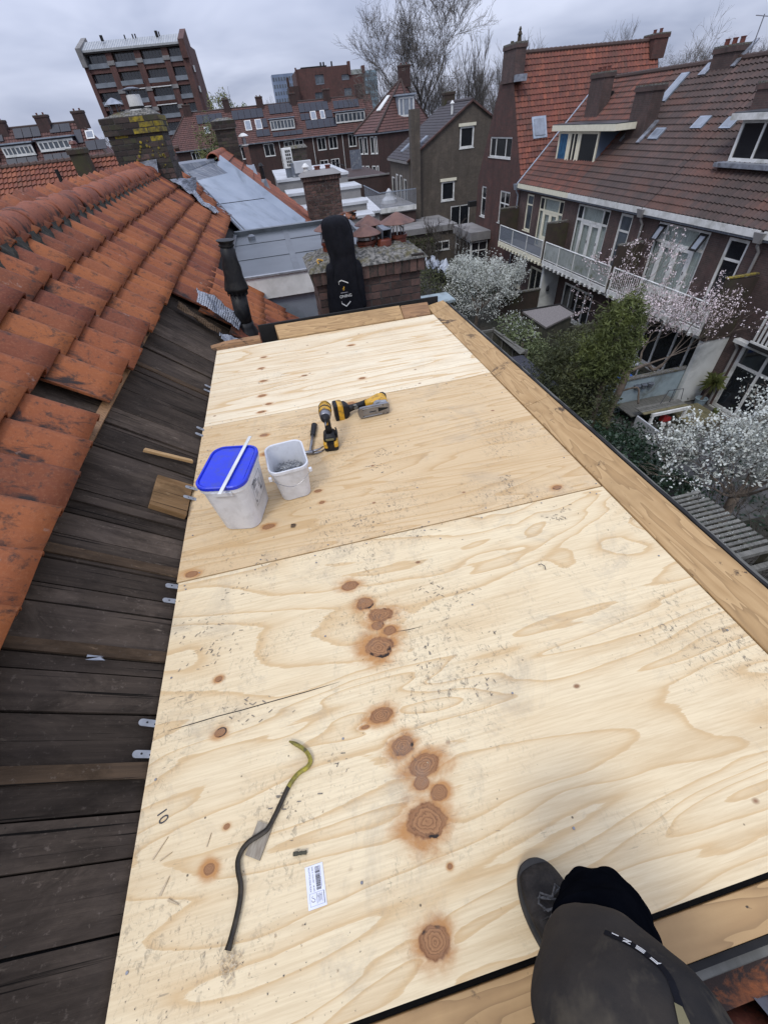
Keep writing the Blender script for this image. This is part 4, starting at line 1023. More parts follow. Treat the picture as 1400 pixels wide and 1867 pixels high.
# boot
BT = TR((.268, -.108, .0015), math.radians(4))
b = MB(); rings = []
prof = [(.148, .012, .016, .012), (.142, .034, .030, .022), (.125, .046, .047, .030), (.095, .053, .062, .036), (.055, .054, .076, .044), (.015, .049, .094, .056), (-.02, .046, .118, .07), (-.06, .045, .135, .08), (-.10, .044, .14, .084), (-.135, .040, .13, .08), (-.152, .030, .11, .068), (-.158, .012, .08, .05)]
for (y, hw, top, mid) in prof:
    ring = []
    for k in range(16):
        a = math.radians(-90 + 360 * k / 16); cx, sz = math.cos(a), math.sin(a)
        wv = hw * (1 - .30 * max(0, sz) ** 2)
        z = .014 + (top - .014) * (.5 + .5 * sz) if sz > -.2 else .014 + (top - .014) * max(0, (.5 + .5 * sz)) * .8
        ring.append((cx * wv, y, z))
    rings.append(ring)
loft(b, rings); bo = b.build('boot', M['boot'], pe, smooth=True); bo.matrix_local = BT; md = bo.modifiers.new('sub', 'SUBSURF'); md.levels = 1; md.render_levels = 2
b = MB(); out = []
pts = smooth_path([(0, .156), (.02, .152), (.038, .138), (.050, .115), (.057, .085), (.0565, .05), (.050, .01), (.046, -.04), (.048, -.10), (.044, -.14), (.028, -.160), (0, -.166)], 3)
poly = pts + [(-x, y) for x, y in reversed(pts[1:-1])]
poly = list(reversed(poly)); b.prism(poly, 0, .017); b.prism([(x * .985, y * .99) for x, y in poly], .017, .026)
so = b.build('boot_sole', M['sole'], bo, bevel=.002)
b = MB()
for k, y in enumerate((.092, .073, .054, .035, .016, -.002)):
    z = .0725 + (.092 - y) * .42
    b.tube([(-.026, y, z - .008), (-.012, y - .003, z + .001), (0, y - .005, z + .003), (.012, y - .003, z + .001), (.026, y, z - .008)], .0022, 6)
    b.tube([(-.024, y, z - .007), (0, y - .010, z + .006), (.024, y - .018, z)], .002, 6)
b.tube([(0, .085, .082), (-.018, .098, .070), (-.030, .085, .070), (-.020, .070, .080), (0, .07, .088)], .0023, 6); b.tube([(0, .085, .082), (.020, .10, .068), (.030, .085, .068), (.015, .072, .084), (0, .07, .088)], .0023, 6)
b.tube([(0, .07, .088), (-.022, .06, .086), (-.034, .035, .085), (-.012, .03, .098)], .0023, 6)
b.build('boot_laces', M['lace'], bo)
b = MB()
for s_ in (-1, 1):
    b.tube([(s_ * .046, .075, .034), (s_ * .040, .06, .058), (s_ * .022, .062, .075)], .0012, 4)
    b.tube([(s_ * .049, -.03, .030), (s_ * .044, .02, .055), (s_ * .036, .045, .070)], .0012, 4)
b.build('boot_seam', M['sole'], bo)
# printed side stripe following the trouser surface
from mathutils.bvhtree import BVHTree
dg = bpy.context.evaluated_depsgraph_get()
ev = tro.evaluated_get(dg); bm_ = bmesh.new(); bm_.from_mesh(ev.to_mesh()); bv = BVHTree.FromBMesh(bm_)
def on_surf(p, out=.001):
    loc, nor, i, d = bv.find_nearest(Vector(p)); c = Vector((.222, -.178, .42))
    if nor.dot(loc - c) < 0: nor = -nor
    return loc + nor * out, nor
SPTS = smooth_path([(.236, -.062, .441), (.249, -.064, .455), (.263, -.071, .466), (.275, -.080, .478), (.282, -.092, .492), (.282, -.104, .506), (.278, -.115, .517), (.272, -.126, .525), (.266, -.138, .530), (.262, -.16, .535)], 5)
def ribbon(pts, w_, out):
    b = MB(); prev = None
    for i, p in enumerate(pts):
        q, n = on_surf(p, out); q2, _ = on_surf(pts[min(i + 1, len(pts) - 1)], out); q0, _ = on_surf(pts[max(i - 1, 0)], out)
        t = (q2 - q0); t = t.normalized() if t.length > 1e-7 else Vector((1, 0, 0)); s_ = n.cross(t).normalized() * w_ / 2
        cur = (q - s_, q + s_)
        if prev: b.face([prev[0], prev[1], cur[1], cur[0]])
        prev = cur
    return b
ribbon(SPTS, .009, .0012).build('side_stripe', M['jacket'], pe)
mb2 = MB()
def letter(i0, segs):
    for (a0, s0, a1, s1, wd) in segs:
        P2 = []
        for k in range(5):
            f = i0 + (a0 + (a1 - a0) * k / 4); s = s0 + (s1 - s0) * k / 4; i = int(f); u = f - i
            i = max(0, min(i, len(SPTS) - 2)); p = Vector(SPTS[i]) * (1 - u) + Vector(SPTS[i + 1]) * u
            q, n = on_surf(p, .0020); t = (Vector(SPTS[i + 1]) - Vector(SPTS[i])).normalized(); side = n.cross(t).normalized()
            P2.append((q + side * (s - wd), q + side * (s + wd)))
        for k in range(4): mb2.face([P2[k][0], P2[k][1], P2[k + 1][1], P2[k + 1][0]])
letter(3, [(0, -.0026, 0, .0026, .0008), (0, .0024, 2.2, .0024, .0010)])
letter(7, [(0, -.0026, 2.8, -.0026, .0009), (0, .0026, 2.8, .0026, .0009), (0, -.003, 2.6, .003, .0012)])
letter(11.5, [(0, -.0026, 2.8, -.0026, .0009), (0, 0, 2.8, 0, .0009), (0, .0026, 2.8, .0026, .0009)])
letter(16, [(0, -.0026, 2.8, -.0026, .0009), (0, 0, 2.2, 0, .0009), (2.2, -.0024, 2.9, .0026, .0018)])
mb2.build('stripe_lettering', M['white'], pe)
pp = MB()
for ring in [[(.269, -.118, .521), (.276, -.125, .520), (.272, -.137, .527), (.262, -.143, .533), (.256, -.133, .532)]]:
    pp.face([on_surf(p, .0022)[0] for p in ring])
pp.build('knee_badge', M['olddeck'], pe)
bm_.free()

# ============================================================ lead sheet right of the knee, far clay tile and foil
b = MB(); n = 10; G_ = []
for i in range(n + 1):
    row = []
    for j in range(n + 1):
        x = .64 + .5 * i / n; y = -.60 + .34 * j / n
        row.append((x, y - .07 * i / n * 0, -.12 - .25 * i / n + .012 * math.sin(i * 1.7 + j) + .01 * math.sin(j * 2.3)))
    G_.append(row)
for i in range(n):
    for j in range(n): b.face([G_[i][j], G_[i + 1][j], G_[i + 1][j + 1], G_[i][j + 1]])
tag(b.build('lead_sheet', M['lead'], smooth=True), 'grey lead sheet at the bottom right corner over red tiles', 'lead sheet')
def crumple(name, label, corners, m, amp, seed, n=20, cat='lead flashing'):
    r2 = random.Random(seed); A, B_, C_, D = [Vector(c) for c in corners]; b = MB(); nn = (B_ - A).cross(D - A).normalized(); rows = []
    for i in range(n + 1):
        row = []
        for j in range(n + 1):
            u, v = i / n, j / n; p = A * (1 - u) * (1 - v) + B_ * u * (1 - v) + C_ * u * v + D * (1 - u) * v
            q = Vector((u * 3.1 + seed, v * 2.3, seed * .7)); row.append(p + nn * (amp * 1.6 * mnoise.noise(q) + amp * .7 * mnoise.noise(q * 2.7)))
        rows.append(row)
    for i in range(n):
        for j in range(n): b.face([rows[i][j], rows[i + 1][j], rows[i + 1][j + 1], rows[i][j + 1]])
    o = b.build(name, m, smooth=True)
    sm = o.modifiers.new('thick', 'SOLIDIFY'); sm.thickness = .002
    if label: tag(o, label, cat)
    return o
crumple('lead_flashing', 'crumpled silver lead flashing on the tiles left of the black vent pipe', [slope(-.93, 4.42, .17), slope(-.60, 4.42, .155), slope(-.60, 4.10, .11), slope(-.90, 4.16, .15)], M['lead'], .03, 3)
crumple('lead_flashing', 'dark stiff lead strip at the top of the bare boards near the vent pipe', [slope(-1.0, 4.12, .06), slope(-.72, 4.02, .06), slope(-.70, 3.93, .05), slope(-.99, 4.0, .05)], M['batten'], .02, 5)
crumple('lead_flashing', 'small lumpy lead patch beside the rotten beam end', [slope(-.72, 3.96, .05), slope(-.58, 3.98, .06), slope(-.52, 3.86, .05), slope(-.70, 3.84, .05)], M['lead'], .02, 8)

# ============================================================ black flue pipe
vp = thing('vent_pipe', 'tall black plastic flue pipe standing on the tiles beside the plywood', 'vent pipe', None, (-.482, 4.30, 0))
vp.rotation_euler = (0, .07, 0)
b = MB(); b.lathe((0, 0, 0), [(.125, -.17), (.12, -.14), (.10, -.09), (.082, -.06), (.080, -.02)], 24); b.build('base_collar', M['blackpl'], vp, smooth=True)
b = MB(); b.lathe((0, 0, 0), [(.074, -.1), (.074, .24)], 24); b.build('pipe', M['blackpl'], vp, smooth=True)
b = MB(); b.lathe((0, 0, 0), [(.082, .235), (.092, .262)], 24)
for k in range(16):
    a = k * math.pi / 8; b.obox((math.cos(a) * .088, math.sin(a) * .088, .245), (-math.sin(a), math.cos(a), 0), (math.cos(a), math.sin(a), 0), .008, .008, .05)
b.build('ribbed_ring', M['blackpl'], vp)
b = MB(); b.lathe((0, 0, 0), [(.108, .265), (.106, .285), (.082, .37), (.080, .44), (.066, .50), (.064, .575), (.058, .58), (.058, .60)], 24); b.build('sleeve', M['blackpl'], vp, smooth=True)
b = MB(); b.lathe((0, 0, 0), [(.058, .598), (.066, .602), (.066, .612), (.058, .616), (.058, .625), (.066, .629), (.066, .639)], 24); b.lathe((0, 0, 0), [(.078, .640), (.079, .646), (.03, .652)], 24); b.build('rain_cap', M['blackpl'], vp)

# ============================================================ brick chimneys built brick by brick
_bm = {}
def brick_mesh(l, d, h, m):
    k = (l, d, h, m)
    if k not in _bm:
        b = MB(); e = .004; P = []
        for z, s_ in ((-h / 2, 1), (h / 2, 1)):
            P += [(-l / 2 + e * R(0, 1), -d / 2 + R(0, e * .6), z + R(-e, e) * .4), (l / 2 - e * R(0, 1), -d / 2 + R(0, e * .6), z + R(-e, e) * .4), (l / 2, d / 2, z), (-l / 2, d / 2, z)]
        b.hexa(P); _bm[k] = b.mesh('brick', M[m])
    return _bm[k]
def course_faces(root, x0, x1, y0, y1, z0, nc, m='brick', ch=.065, skip=None, sides='fl r', bl=.21, bd=.10, yel=None):
    """bricks in stretcher bond on the faces f (y0), l (x0), r (x1)"""
    for c in range(nc):
        z = z0 + (c + .5) * ch
        for s_ in sides:
            if s_ == ' ': continue
            if s_ == 'f': a0, a1 = x0, x1
            else: a0, a1 = y0, y1
            n = max(1, round((a1 - a0) / (bl + .01))); st = (a1 - a0) / n; off = (c % 2) * .5 * st
            cuts = [a0] + [a0 + off + k * st for k in range(0 if off else 1, n)] + [a1]
            cuts = sorted(set(round(q, 4) for q in cuts))
            for p, q in zip(cuts[:-1], cuts[1:]):
                if q - p < .03: continue
                L = round(q - p - .010, 3); me = brick_mesh(L, bd, ch - .011, (yel(s_, (p + q) / 2, z) if yel else None) or m); mid = (p + q) / 2; j = R(-.0025, .0025)
                if s_ == 'f': inst('brick', me, root, (mid, y0 + bd / 2 + j, z))
                elif s_ == 'l': inst('brick', me, root, (x0 + bd / 2 + j, mid, z), (0, 0, -math.pi / 2))
                else: inst('brick', me, root, (x1 - bd / 2 + j, mid, z), (0, 0, math.pi / 2))
def core(root, x0, x1, y0, y1, z0, z1, m='mortardark', i=.008):
    b = MB(); b.box(x0 + i, y0 + i, z0, x1 - i, y1 - i, z1); b.build('mortar_core', M[m], root)

# wide chimney with the jacket
wc = thing('chimney', 'broad low brick chimney behind the far kerb with rusty cowls on top', 'chimney')
X0, X1, Y0, Y1 = .262, 1.262, 4.20, 4.84
course_faces(wc, X0, X1, Y0, Y1, -.50, 11, 'brick', .065)
core(wc, X0, X1, Y0, Y1, -1.2, .22)
for k in range(14):
    w_ = (1.07 / 14); inst('soldier_brick', brick_mesh(round(w_ - .010, 3), .10, .10, 'brick'), wc, (.23 + w_ * (k + .5), Y0 + .018, .272 + R(-.003, .003)))
for k in range(8):
    w_ = .70 / 8; inst('soldier_brick', brick_mesh(round(w_ - .010, 3), .10, .10, 'brickmoss'), wc, (.278, Y0 - .03 + w_ * (k + .5), .272), (0, 0, -math.pi / 2)); inst('soldier_brick', brick_mesh(round(w_ - .010, 3), .10, .10, 'brickmoss'), wc, (1.255, Y0 - .03 + w_ * (k + .5), .272), (0, 0, math.pi / 2))
core(wc, .235, 1.295, Y0 - .026, Y1 + .02, .22, .324)
for x in (1.23,): 
    for z in (.335,): inst('brick', brick_mesh(.12, .1, .05, 'brickmoss'), wc, (x, Y0 + .02, z))
b = MB(); n = 44; rows = []
for i in range(n + 1):
    row = []
    for j in range(13):
        u, v = i / n, j / 12; x, y = .205 + 1.125 * u, Y0 - .05 + .73 * v
        ed = min(u, 1 - u) * 1.125; ev_ = min(v, 1 - v) * .73; h = min(ed, ev_, .2)
        row.append((x + R(-.004, .004) * (0 < i < n), y + R(-.004, .004) * (0 < j < 12), .326 + .020 * (h > .001) + h * .33 + R(-.011, .011) * (h > 0)))
    rows.append(row)
for i in range(n):
    for j in range(12): b.face([rows[i][j], rows[i + 1][j], rows[i + 1][j + 1], rows[i][j + 1]])
b.build('mortar_cap', M['mortar'], wc)
def cone(b, c, r, h, seg=24, m=0): b.lathe(c, [(r, 0), (r * 1.0, .004), (r * .45, h * .62), (.012, h)], seg, m)
def cowl(x, y, z, r, ztop, clay=True, drum=True, lab=None):
    """a pot with a drum and a rusty conical hat, parts of the chimney"""
    if clay:
        b = MB(); b.lathe((x, y, z), [(r * .62, -.03), (r * .60, .05), (r * .66, .055), (r * .66, .075), (r * .55, .078)], 20); b.build('clay_pot', M['clay'], wc, smooth=False)
    if drum:
        b = MB(); b.lathe((x, y, z), [(r * .54, .05), (r * .54, ztop - z - .01)], 20); b.build('cowl_drum', M['blackpl'], wc, smooth=True)
        b = MB(); b.lathe((x, y, z), [(r * .56, .085), (r * .56, .105)], 20); b.build('steel_band', M['alu'], wc)
    b = MB()
    for k in range(3):
        a = k * 2.09 + .8; b.obox((x + math.cos(a) * r * .6, y + math.sin(a) * r * .6, (z + ztop) / 2 + .04), (-math.sin(a), math.cos(a), 0), (math.cos(a), math.sin(a), 0), .018, .003, (ztop - z) - .06)
    b.build('cowl_strut', M['rust'], wc)
    b = MB(); cone(b, (x, y, ztop), r, .075); b.build('cowl_hat', M['rust'], wc, smooth=False)
cowl(.49, 4.58, .40, .145, .575)
cowl(.825, 4.53, .38, .150, .505)
cowl(.90, 4.74, .40, .14, .545)
# right pot with an open basket
b = MB(); b.lathe((1.155, 4.62, .35), [(.088, 0), (.086, .075), (.096, .08), (.096, .105), (.083, .108), (.080, .06)], 22); b.build('clay_pot', M['clay'], wc)
b = MB()
for k in range(10):
    a = k * math.pi / 5; b.tube([(1.155 + math.cos(a) * .07, 4.62 + math.sin(a) * .07, .42), (1.155 + math.cos(a) * .06, 4.62 + math.sin(a) * .06, .50), (1.155 + math.cos(a) * .03, 4.62 + math.sin(a) * .03, .53)], .003, 4)
b.build('wire_basket', M['steel'], wc)
b = MB()
for k in range(3):
    a = k * 2.09 + .3; b.tube([(1.155 + math.cos(a) * .075, 4.62 + math.sin(a) * .075, .44), (1.155 + math.cos(a) * .08, 4.62 + math.sin(a) * .08, .56)], .005, 4)
b.build('cowl_strut', M['white'], wc)
b = MB(); cone(b, (1.155, 4.62, .55), .175, .08); b.build('cowl_hat', M['rust'], wc)
# tipped square duct on a broken clay pot
b = MB(); b.lathe((.985, 4.46, .36), [(.06, 0), (.075, .05), (.07, .09), (.05, .10)], 8); b.build('clay_pot', M['clay'], wc)
b = MB(); Mx = TR((1.0, 4.50, .50), .2, math.radians(12))
for (a0, b0, a1, b1) in ((-.045, -.045, .045, -.041), (-.045, .041, .045, .045), (-.045, -.041, -.041, .041), (.041, -.041, .045, .041)): b.box(a0, -.06, b0, a1, .06, b1)
o = b.build('square_duct', M['zincdark'], wc); o.matrix_local = Mx
b = MB(); b.face([(-.041, .03, -.041), (.041, .03, -.041), (.041, .03, .041), (-.041, .03, .041)]); o = b.build('duct_inside', M['darkroom'], wc); o.matrix_local = Mx
# broken orange shards lying on the cowls
for k in range(7):
    b = MB(); L, Wd = R(.05, .09), R(.02, .04); b.hexa([(-L, -Wd, 0), (L, -Wd * .7, 0), (L * .8, Wd, 0), (-L, Wd * .8, 0), (-L, -Wd, .012), (L, -Wd * .7, .012), (L * .8, Wd, .012), (-L, Wd * .8, .012)])
    lab = ['broken orange tile shard lying highest on the rusty cowls', 'broken orange tile shard just right of the jacket hood', 'flat orange tile shard under the others on the cowls', 'small orange tile shard nearest the camera on the cowls', 'narrow orange tile shard leaning on the left hat', 'orange tile shard at the back of the heap on the cowls', 'orange tile shard at the right end of the heap'][k]
    solo('tile_shard', lab, 'tile shard', b, M['tile'], TR((.655 + R(-.06, .09), 4.60 + R(-.05, .05), .635 + k * .006), R(0, 3), R(-.3, .3), R(-.2, .2)), 'broken tiles heaped on the chimney cowls')
b = MB()
for k in range(3): b.tube([(0, k * .01, 0), (-.035, .012 + k * .012, .012), (-.055, -.005 + k * .01, .006), (-.06, -.03, -.01)], [.007, .007, .006, .004], 6)
solo('work_glove', 'yellow tan glove lying on the left end of the mortar cap', 'glove', b, M['yellow'], TR((.36, 4.27, .392), .3))

# jacket
def jacket():
    J = thing('jacket', 'black hooded work jacket hung on the chimney with a white printed logo', 'jacket')
    secs = [(.722, .505, 4.20, .035, .03), (.715, .505, 4.20, .085, .075), (.69, .508, 4.195, .118, .105), (.65, .512, 4.19, .134, .112), (.59, .517, 4.18, .138, .108), (.52, .520, 4.165, .138, .098), (.465, .523, 4.155, .130, .084), (.435, .525, 4.148, .118, .068), (.40, .524, 4.142, .128, .068), (.32, .524, 4.135, .146, .064), (.20, .520, 4.13, .162, .060), (.05, .515, 4.13, .172, .060), (-.10, .515, 4.13, .18, .058), (-.22, .515, 4.13, .178, .05)]
    b = MB(); rings = []; ns = 44
    for i, (z, cx, cy, rx, ry) in enumerate(secs):
        ring = []
        amp = 0 if z > .7 else (.022 if z > .45 else .05 + .05 * (.45 - z))
        for k in range(ns):
            a = 2 * math.pi * k / ns
            f = 1 + 1.7 * amp * (math.sin(a * 7 + z * 3) * .6 + math.sin(a * 11 - z * 6 + 1) * .5 + math.sin(a * 4 + z * 9) * .5)
            q = Vector((math.cos(a) * 1.4, math.sin(a) * 1.4, z * 3.2)); f += .16 * mnoise.noise(q) - (.13 if z < .69 else 0) * abs(mnoise.noise(q * 2.1))
            y = cy + math.sin(a) * ry * f
            ring.append((cx + math.cos(a) * rx * f, min(y, 4.193) if z < .34 else y, z))
        rings.append(ring)
    loft(b, rings); o = b.build('jacket_body', M['jacket'], J, smooth=True); md = o.modifiers.new('s', 'SUBSURF'); md.levels = 1; md.render_levels = 2
    # sleeves
    for (x, s_, zz) in ((.405, -1, .12), (.645, 1, .0)):
        b = MB(); rings = []
        for i in range(9):
            t_ = i / 8; z = .40 - (.42 - zz) * t_; r = .046 - .012 * t_ - (.03 if i == 0 else 0)
            rings.append([(x + s_ * (.0 + .02 * t_) + math.cos(a) * r * (1 + .12 * math.sin(i * 2.2 + a * 2)), min(4.128 + math.sin(a) * r * 1.05, 4.192), z) for a in [2 * math.pi * k / 16 for k in range(16)]])
        loft(b, rings); o = b.build('sleeve', M['jacket'], J, smooth=True); md = o.modifiers.new('s', 'SUBSURF'); md.levels = 1; md.render_levels = 1
    yl = 4.045
    b = MB()
    def line(x0, z0, x1, z1, w_=.0035):
        d = Vector((x1 - x0, 0, z1 - z0)).normalized(); n = Vector((-d.z, 0, d.x)) * w_
        P = [Vector((x0, yl, z0)) - n, Vector((x1, yl, z1)) - n, Vector((x1, yl, z1)) + n, Vector((x0, yl, z0)) + n]; b.face(P); b.face([p + Vector((0, .003, 0)) for p in reversed(P)])
    line(.475, .268, .535, .240); line(.455, .262, .477, .268); line(.452, .078, .492, .048); line(.492, .048, .535, .085)
    line(.45, .262, .45, .235, .0015); line(.452, .078, .452, .095, .0015)
    b.build('logo_hexagon', M['white'], J)
    wtext('logo_lettering', 'ONING', .034, M['white'], J, Matrix.Translation((.497, yl, .135)) @ Matrix.Rotation(math.radians(90), 4, 'X') @ Matrix.Rotation(math.radians(2), 4, 'Z'), .0006)
    b = MB(); b.box(.455, yl, .163, .52, yl + .002, .168); b.build('logo_small_print', M['greyprint'], J)
    b = MB(); line(.483, .185, .492, .215, .004); line(.492, .19, .476, .20, .003); b.build('logo_flame', M['yellow'], J)
    return J
jacket()

# ---- big mossy chimney on our ridge
bc = thing('chimney', 'big mossy brick chimney with yellow lichen on our ridge', 'chimney')
X0, X1, Y0, Y1 = -2.19, -1.385, 9.15, 9.85
def yel(s_, a, z):
    if z > 1.40: return 'lichen' if (a > -1.75 if s_ == 'f' else True) and R(0, 1) < .75 else 'brickmoss'
    if s_ == 'f' and R(0, 1) < .10: return 'lichen'
    return 'brickmoss' if R(0, 1) < .75 else 'brick'
course_faces(bc, X0, X1, Y0, Y1, .26, 18, 'brickmoss', .065, sides='frl', yel=yel)
core(bc, X0, X1, Y0, Y1, .1, 1.50)
course_faces(bc, X0 - .03, X1 + .03, Y0 - .03, Y1 + .03, 1.40, 3, 'brickmoss', .065, sides='frl', yel=yel)
core(bc, X0 - .03, X1 + .03, Y0 - .03, Y1 + .03, 1.40, 1.60)
b = MB(); b.hexa([(X0, Y0, 1.595), (X1, Y0, 1.595), (X1, Y1, 1.595), (X0, Y1, 1.595), (X0 + .25, Y0 + .2, 1.66), (X1 - .12, Y0 + .2, 1.68), (X1 - .12, Y1 - .2, 1.68), (X0 + .25, Y1 - .2, 1.66)]); b.build('mortar_cap', M['mortar'], bc)
for k in range(26):
    x, z = R(X0 + .3, X1 - .02), R(.95, 1.35)
    b = MB(); r_ = R(.008, .022); b.lathe((x, Y0 - .003, z), [(r_, 0), (r_ * .7, .004)], 9, axis=(0, -1, 0)); b.build('lichen_spot', M['lichen'], bc)
# cowls
b = MB(); b.lathe((-1.98, 9.42, 1.60), [(.06, 0), (.06, .07), (.075, .075)], 16); b.lathe((-1.98, 9.42, 1.66), [(.07, .02), (.05, .10)], 16); b.build('cowl_drum', M['rust'], bc)
b = MB(); b.lathe((-1.98, 9.42, 1.745), [(.135, 0), (.13, .006), (.06, .055), (.01, .075)], 8); b.build('cowl_hat', M['lead'], bc)
b = MB()
for k in range(6):
    a = k * 1.047; b.tube([(-1.98 + math.cos(a) * .08, 9.42 + math.sin(a) * .08, 1.66), (-1.98 + math.cos(a) * .085, 9.42 + math.sin(a) * .085, 1.75)], .006, 4)
b.build('cowl_strut', M['zincdark'], bc)
b = MB(); b.lathe((-1.66, 9.42, 1.60), [(.075, 0), (.075, .06)], 16); b.build('clay_pot', M['clay'], bc)
b = MB(); b.lathe((-1.66, 9.42, 1.655), [(.125, 0), (.125, .012), (.105, .02), (.098, .17), (.09, .175)], 20); b.build('cowl_drum', M['white'], bc)
b = MB(); b.lathe((-1.66, 9.42, 1.675), [(.112, 0), (.112, .03)], 20); b.build('louvre_slot', M['feltblack'], bc)
b = MB()
for k in range(5):
    a = k * 1.256; b.tube([(-1.66 + math.cos(a) * .07, 9.42 + math.sin(a) * .07, 1.82), (-1.66 + math.cos(a) * .10, 9.42 + math.sin(a) * .10, 1.885)], .008, 4)
b.lathe((-1.66, 9.42, 1.88), [(.13, 0), (.13, .012), (.05, .028)], 20); b.build('cowl_hat', M['zincdark'], bc)
crumple('lead_flashing', 'grey lead apron at the foot of the big mossy chimney over the ridge', [(-1.98, 9.08, .86), (-1.63, 9.06, .93), (-1.60, 9.12, 1.10), (-1.93, 9.12, 1.08)], M['lead'], .008, 2)
crumple('lead_flashing', 'grey lead soaker running down right of the big mossy chimney', [slope(-1.58, 9.0, .16), slope(-1.32, 9.0, .15), slope(-1.32, 9.75, .15), slope(-1.37, 9.7, .33)], M['lead'], .02, 4)
crumple('lead_flashing', 'twisted lead tail on the orange tiles below the big chimney', [slope(-1.34, 8.95, .15), slope(-1.02, 8.85, .145), slope(-.98, 9.15, .14), slope(-1.32, 9.5, .15)], M['lead'], .03, 6)
# ============================================================ neighbour's dormer behind the chimney
nd = thing('flat_roof_dormer', 'neighbouring dormer with grey bitumen roof and white fascia behind the black pipe', 'dormer')
b = MB(); b.box(-.70, 5.83, -.05, 1.30, 8.95, -.01); b.build('bitumen_roof', M['bitumen'], nd)
b = MB(); b.box(-.72, 8.90, -.1, 1.32, 9.02, .05); b.box(1.26, 5.85, -.1, 1.33, 8.95, .035); b.box(-.74, 5.85, -.08, -.68, 8.95, .02); b.build('roof_rim', M['bitumen'], nd)
b = MB()
for y in (6.9, 8.0): b.box(-.68, y, -.0098, 1.26, y + .06, -.004)
b.box(.12, 5.86, -.0096, .2, 8.9, -.002); b.build('roof_seam', M['bitumen'], nd)
b = MB(); b.hexa([(-.50, 5.80, -.25), (1.30, 5.80, -.25), (1.30, 5.83, -.25), (-.50, 5.83, -.25), (-.66, 5.80, -.002), (1.30, 5.80, -.002), (1.30, 5.83, -.002), (-.66, 5.83, -.002)]); b.box(1.30, 5.80, -.25, 1.33, 8.95, -.005); b.build('fascia', M['white'], nd)
b = MB(); b.box(-.68, 5.78, -.002, 1.33, 5.84, .018); b.build('roof_trim', M['alu'], nd)
b = MB(); b.face([(-.40, 5.86, -.25), (1.15, 5.86, -1.55), (1.15, 5.86, -.25)]); b.face([(-.40, 8.9, -.25), (1.15, 8.9, -.25), (1.15, 8.9, -1.55)]); b.box(1.15, 5.86, -1.6, 1.19, 8.9, -.25); b.build('cheek', M['zinc'], nd)
b = MB(); b.lathe((-.42, 8.4, -.01), [(.06, 0), (.06, .05), (.03, .07)], 14); b.build('roof_outlet', M['zincdark'], nd)

# ============================================================ zinc clad gable and the next roof
zg = thing('zinc_clad_gable', 'sloping grey zinc sheets between our tiles and the next orange roof', 'zinc cladding')
A, B_, D, C_ = Vector((-1.54, 11.36, .80)), Vector((-.55, 9.05, -.02)), Vector((.66, 12, -.42)), Vector((-.92, 12, .90))
def lerp(a, b, t): return a + (b - a) * t
cuts = [0, .16, .55, 1.0]
for k in range(3):
    t0, t1 = cuts[k], cuts[k + 1]
    b = MB(); n_ = 10; tt = [t0 + (t1 - .004 - t0) * i / n_ for i in range(n_ + 1)]
    for i in range(n_):
        for j in range(n_):
            Q = lambda i_, j_: lerp(lerp(A, B_, tt[i_]), lerp(C_, D, tt[i_]), j_ / n_) + Vector((0, 0, .006 * (k % 2)))
            b.face([Q(i, j), Q(i + 1, j), Q(i + 1, j + 1), Q(i, j + 1)])
    b.build('zinc_sheet', [M['zinc'], M['zinc'], M['zinc']][k] if k else M['zincdark'], zg)
b = MB()
for (P0, P1, r) in ((A, B_, .02), (lerp(A, B_, .02) + Vector((.06, 0, .01)), lerp(A, B_, .98) + Vector((.06, 0, .01)), .012)): b.tube([P0, P1], r, 6)
b.build('zinc_roll', M['zincdark'], zg)
b = MB(); nn = Vector((.65, -.1, .75)).normalized(); dd = (D - C_).normalized()
b.hexa([C_ + Vector((0, -.10, -.10)), D + Vector((0, -.10, -.10)), D + Vector((.1, .14, .03)), C_ + Vector((.1, .14, .03)), C_ + Vector((0, -.10, -.06)), D + Vector((0, -.10, -.06)), D + Vector((.1, .14, .09)), C_ + Vector((.1, .14, .09))]); b.build('verge_flashing', M['zinc'], zg)
b = MB(); b.hexa([(-1.78, 11.3, .74), (-.95, 11.93, .72), (-.95, 12.2, .72), (-1.78, 12.2, .74), (-1.72, 11.45, .93), (-.95, 11.95, .93), (-.95, 12.2, .96), (-1.72, 12.2, .95)]); b.build('zinc_cap', M['zincdark'], zg)
n2 = thing('next_house_roof', 'orange tiled roof of the next house beyond the zinc sheets', 'house')
def nx(x, y, h=0): return Vector((x + h * SS, y, .96 + (-.94 - x) * TS + h * CS))
tile_field('roof_tiles', nx(-.98, 12.1, .02), (0, 1, 0), (CS, 0, -SS), 30, 14, M['tileorange'], n2, amp=.03, step=.035, clip=lambda u, v: u < 4.3 + (v > 1.0) * .6)
b = MB(); b.hexa([(-4.5, 12.0, -2.5), (2.0, 12.0, -2.5), (2.0, 18.6, -2.5), (-4.5, 18.6, -2.5), (-1.0, 12.0, .90), (-.90, 12.0, .88), (-.90, 16.8, .88), (-1.0, 16.8, .90)]); b.build('roof_body', M['feltblack'], n2)
for k in range(14): inst_m('ridge_tile', RM, n2, Matrix.Translation((-.98, 12.0 + k * .293, .93)) @ Matrix.Rotation(.04, 4, 'X'))
b = MB(); b.box(-5.5, 12.0, gz, 2.6, 30, -2.5); b.build('wall', M['brickdark'], n2)
p = nx(-.02, 14.2, 0)
b = MB(); b.hexa([p + Vector(v) for v in ((-.14, -.14, .0), (.16, -.14, -.16), (.16, .14, -.16), (-.14, .14, .0), (-.06, -.06, .2), (.06, -.06, .2), (.06, .06, .2), (-.06, .06, .2))]); b.build('vent_base', M['zincdark'], n2)
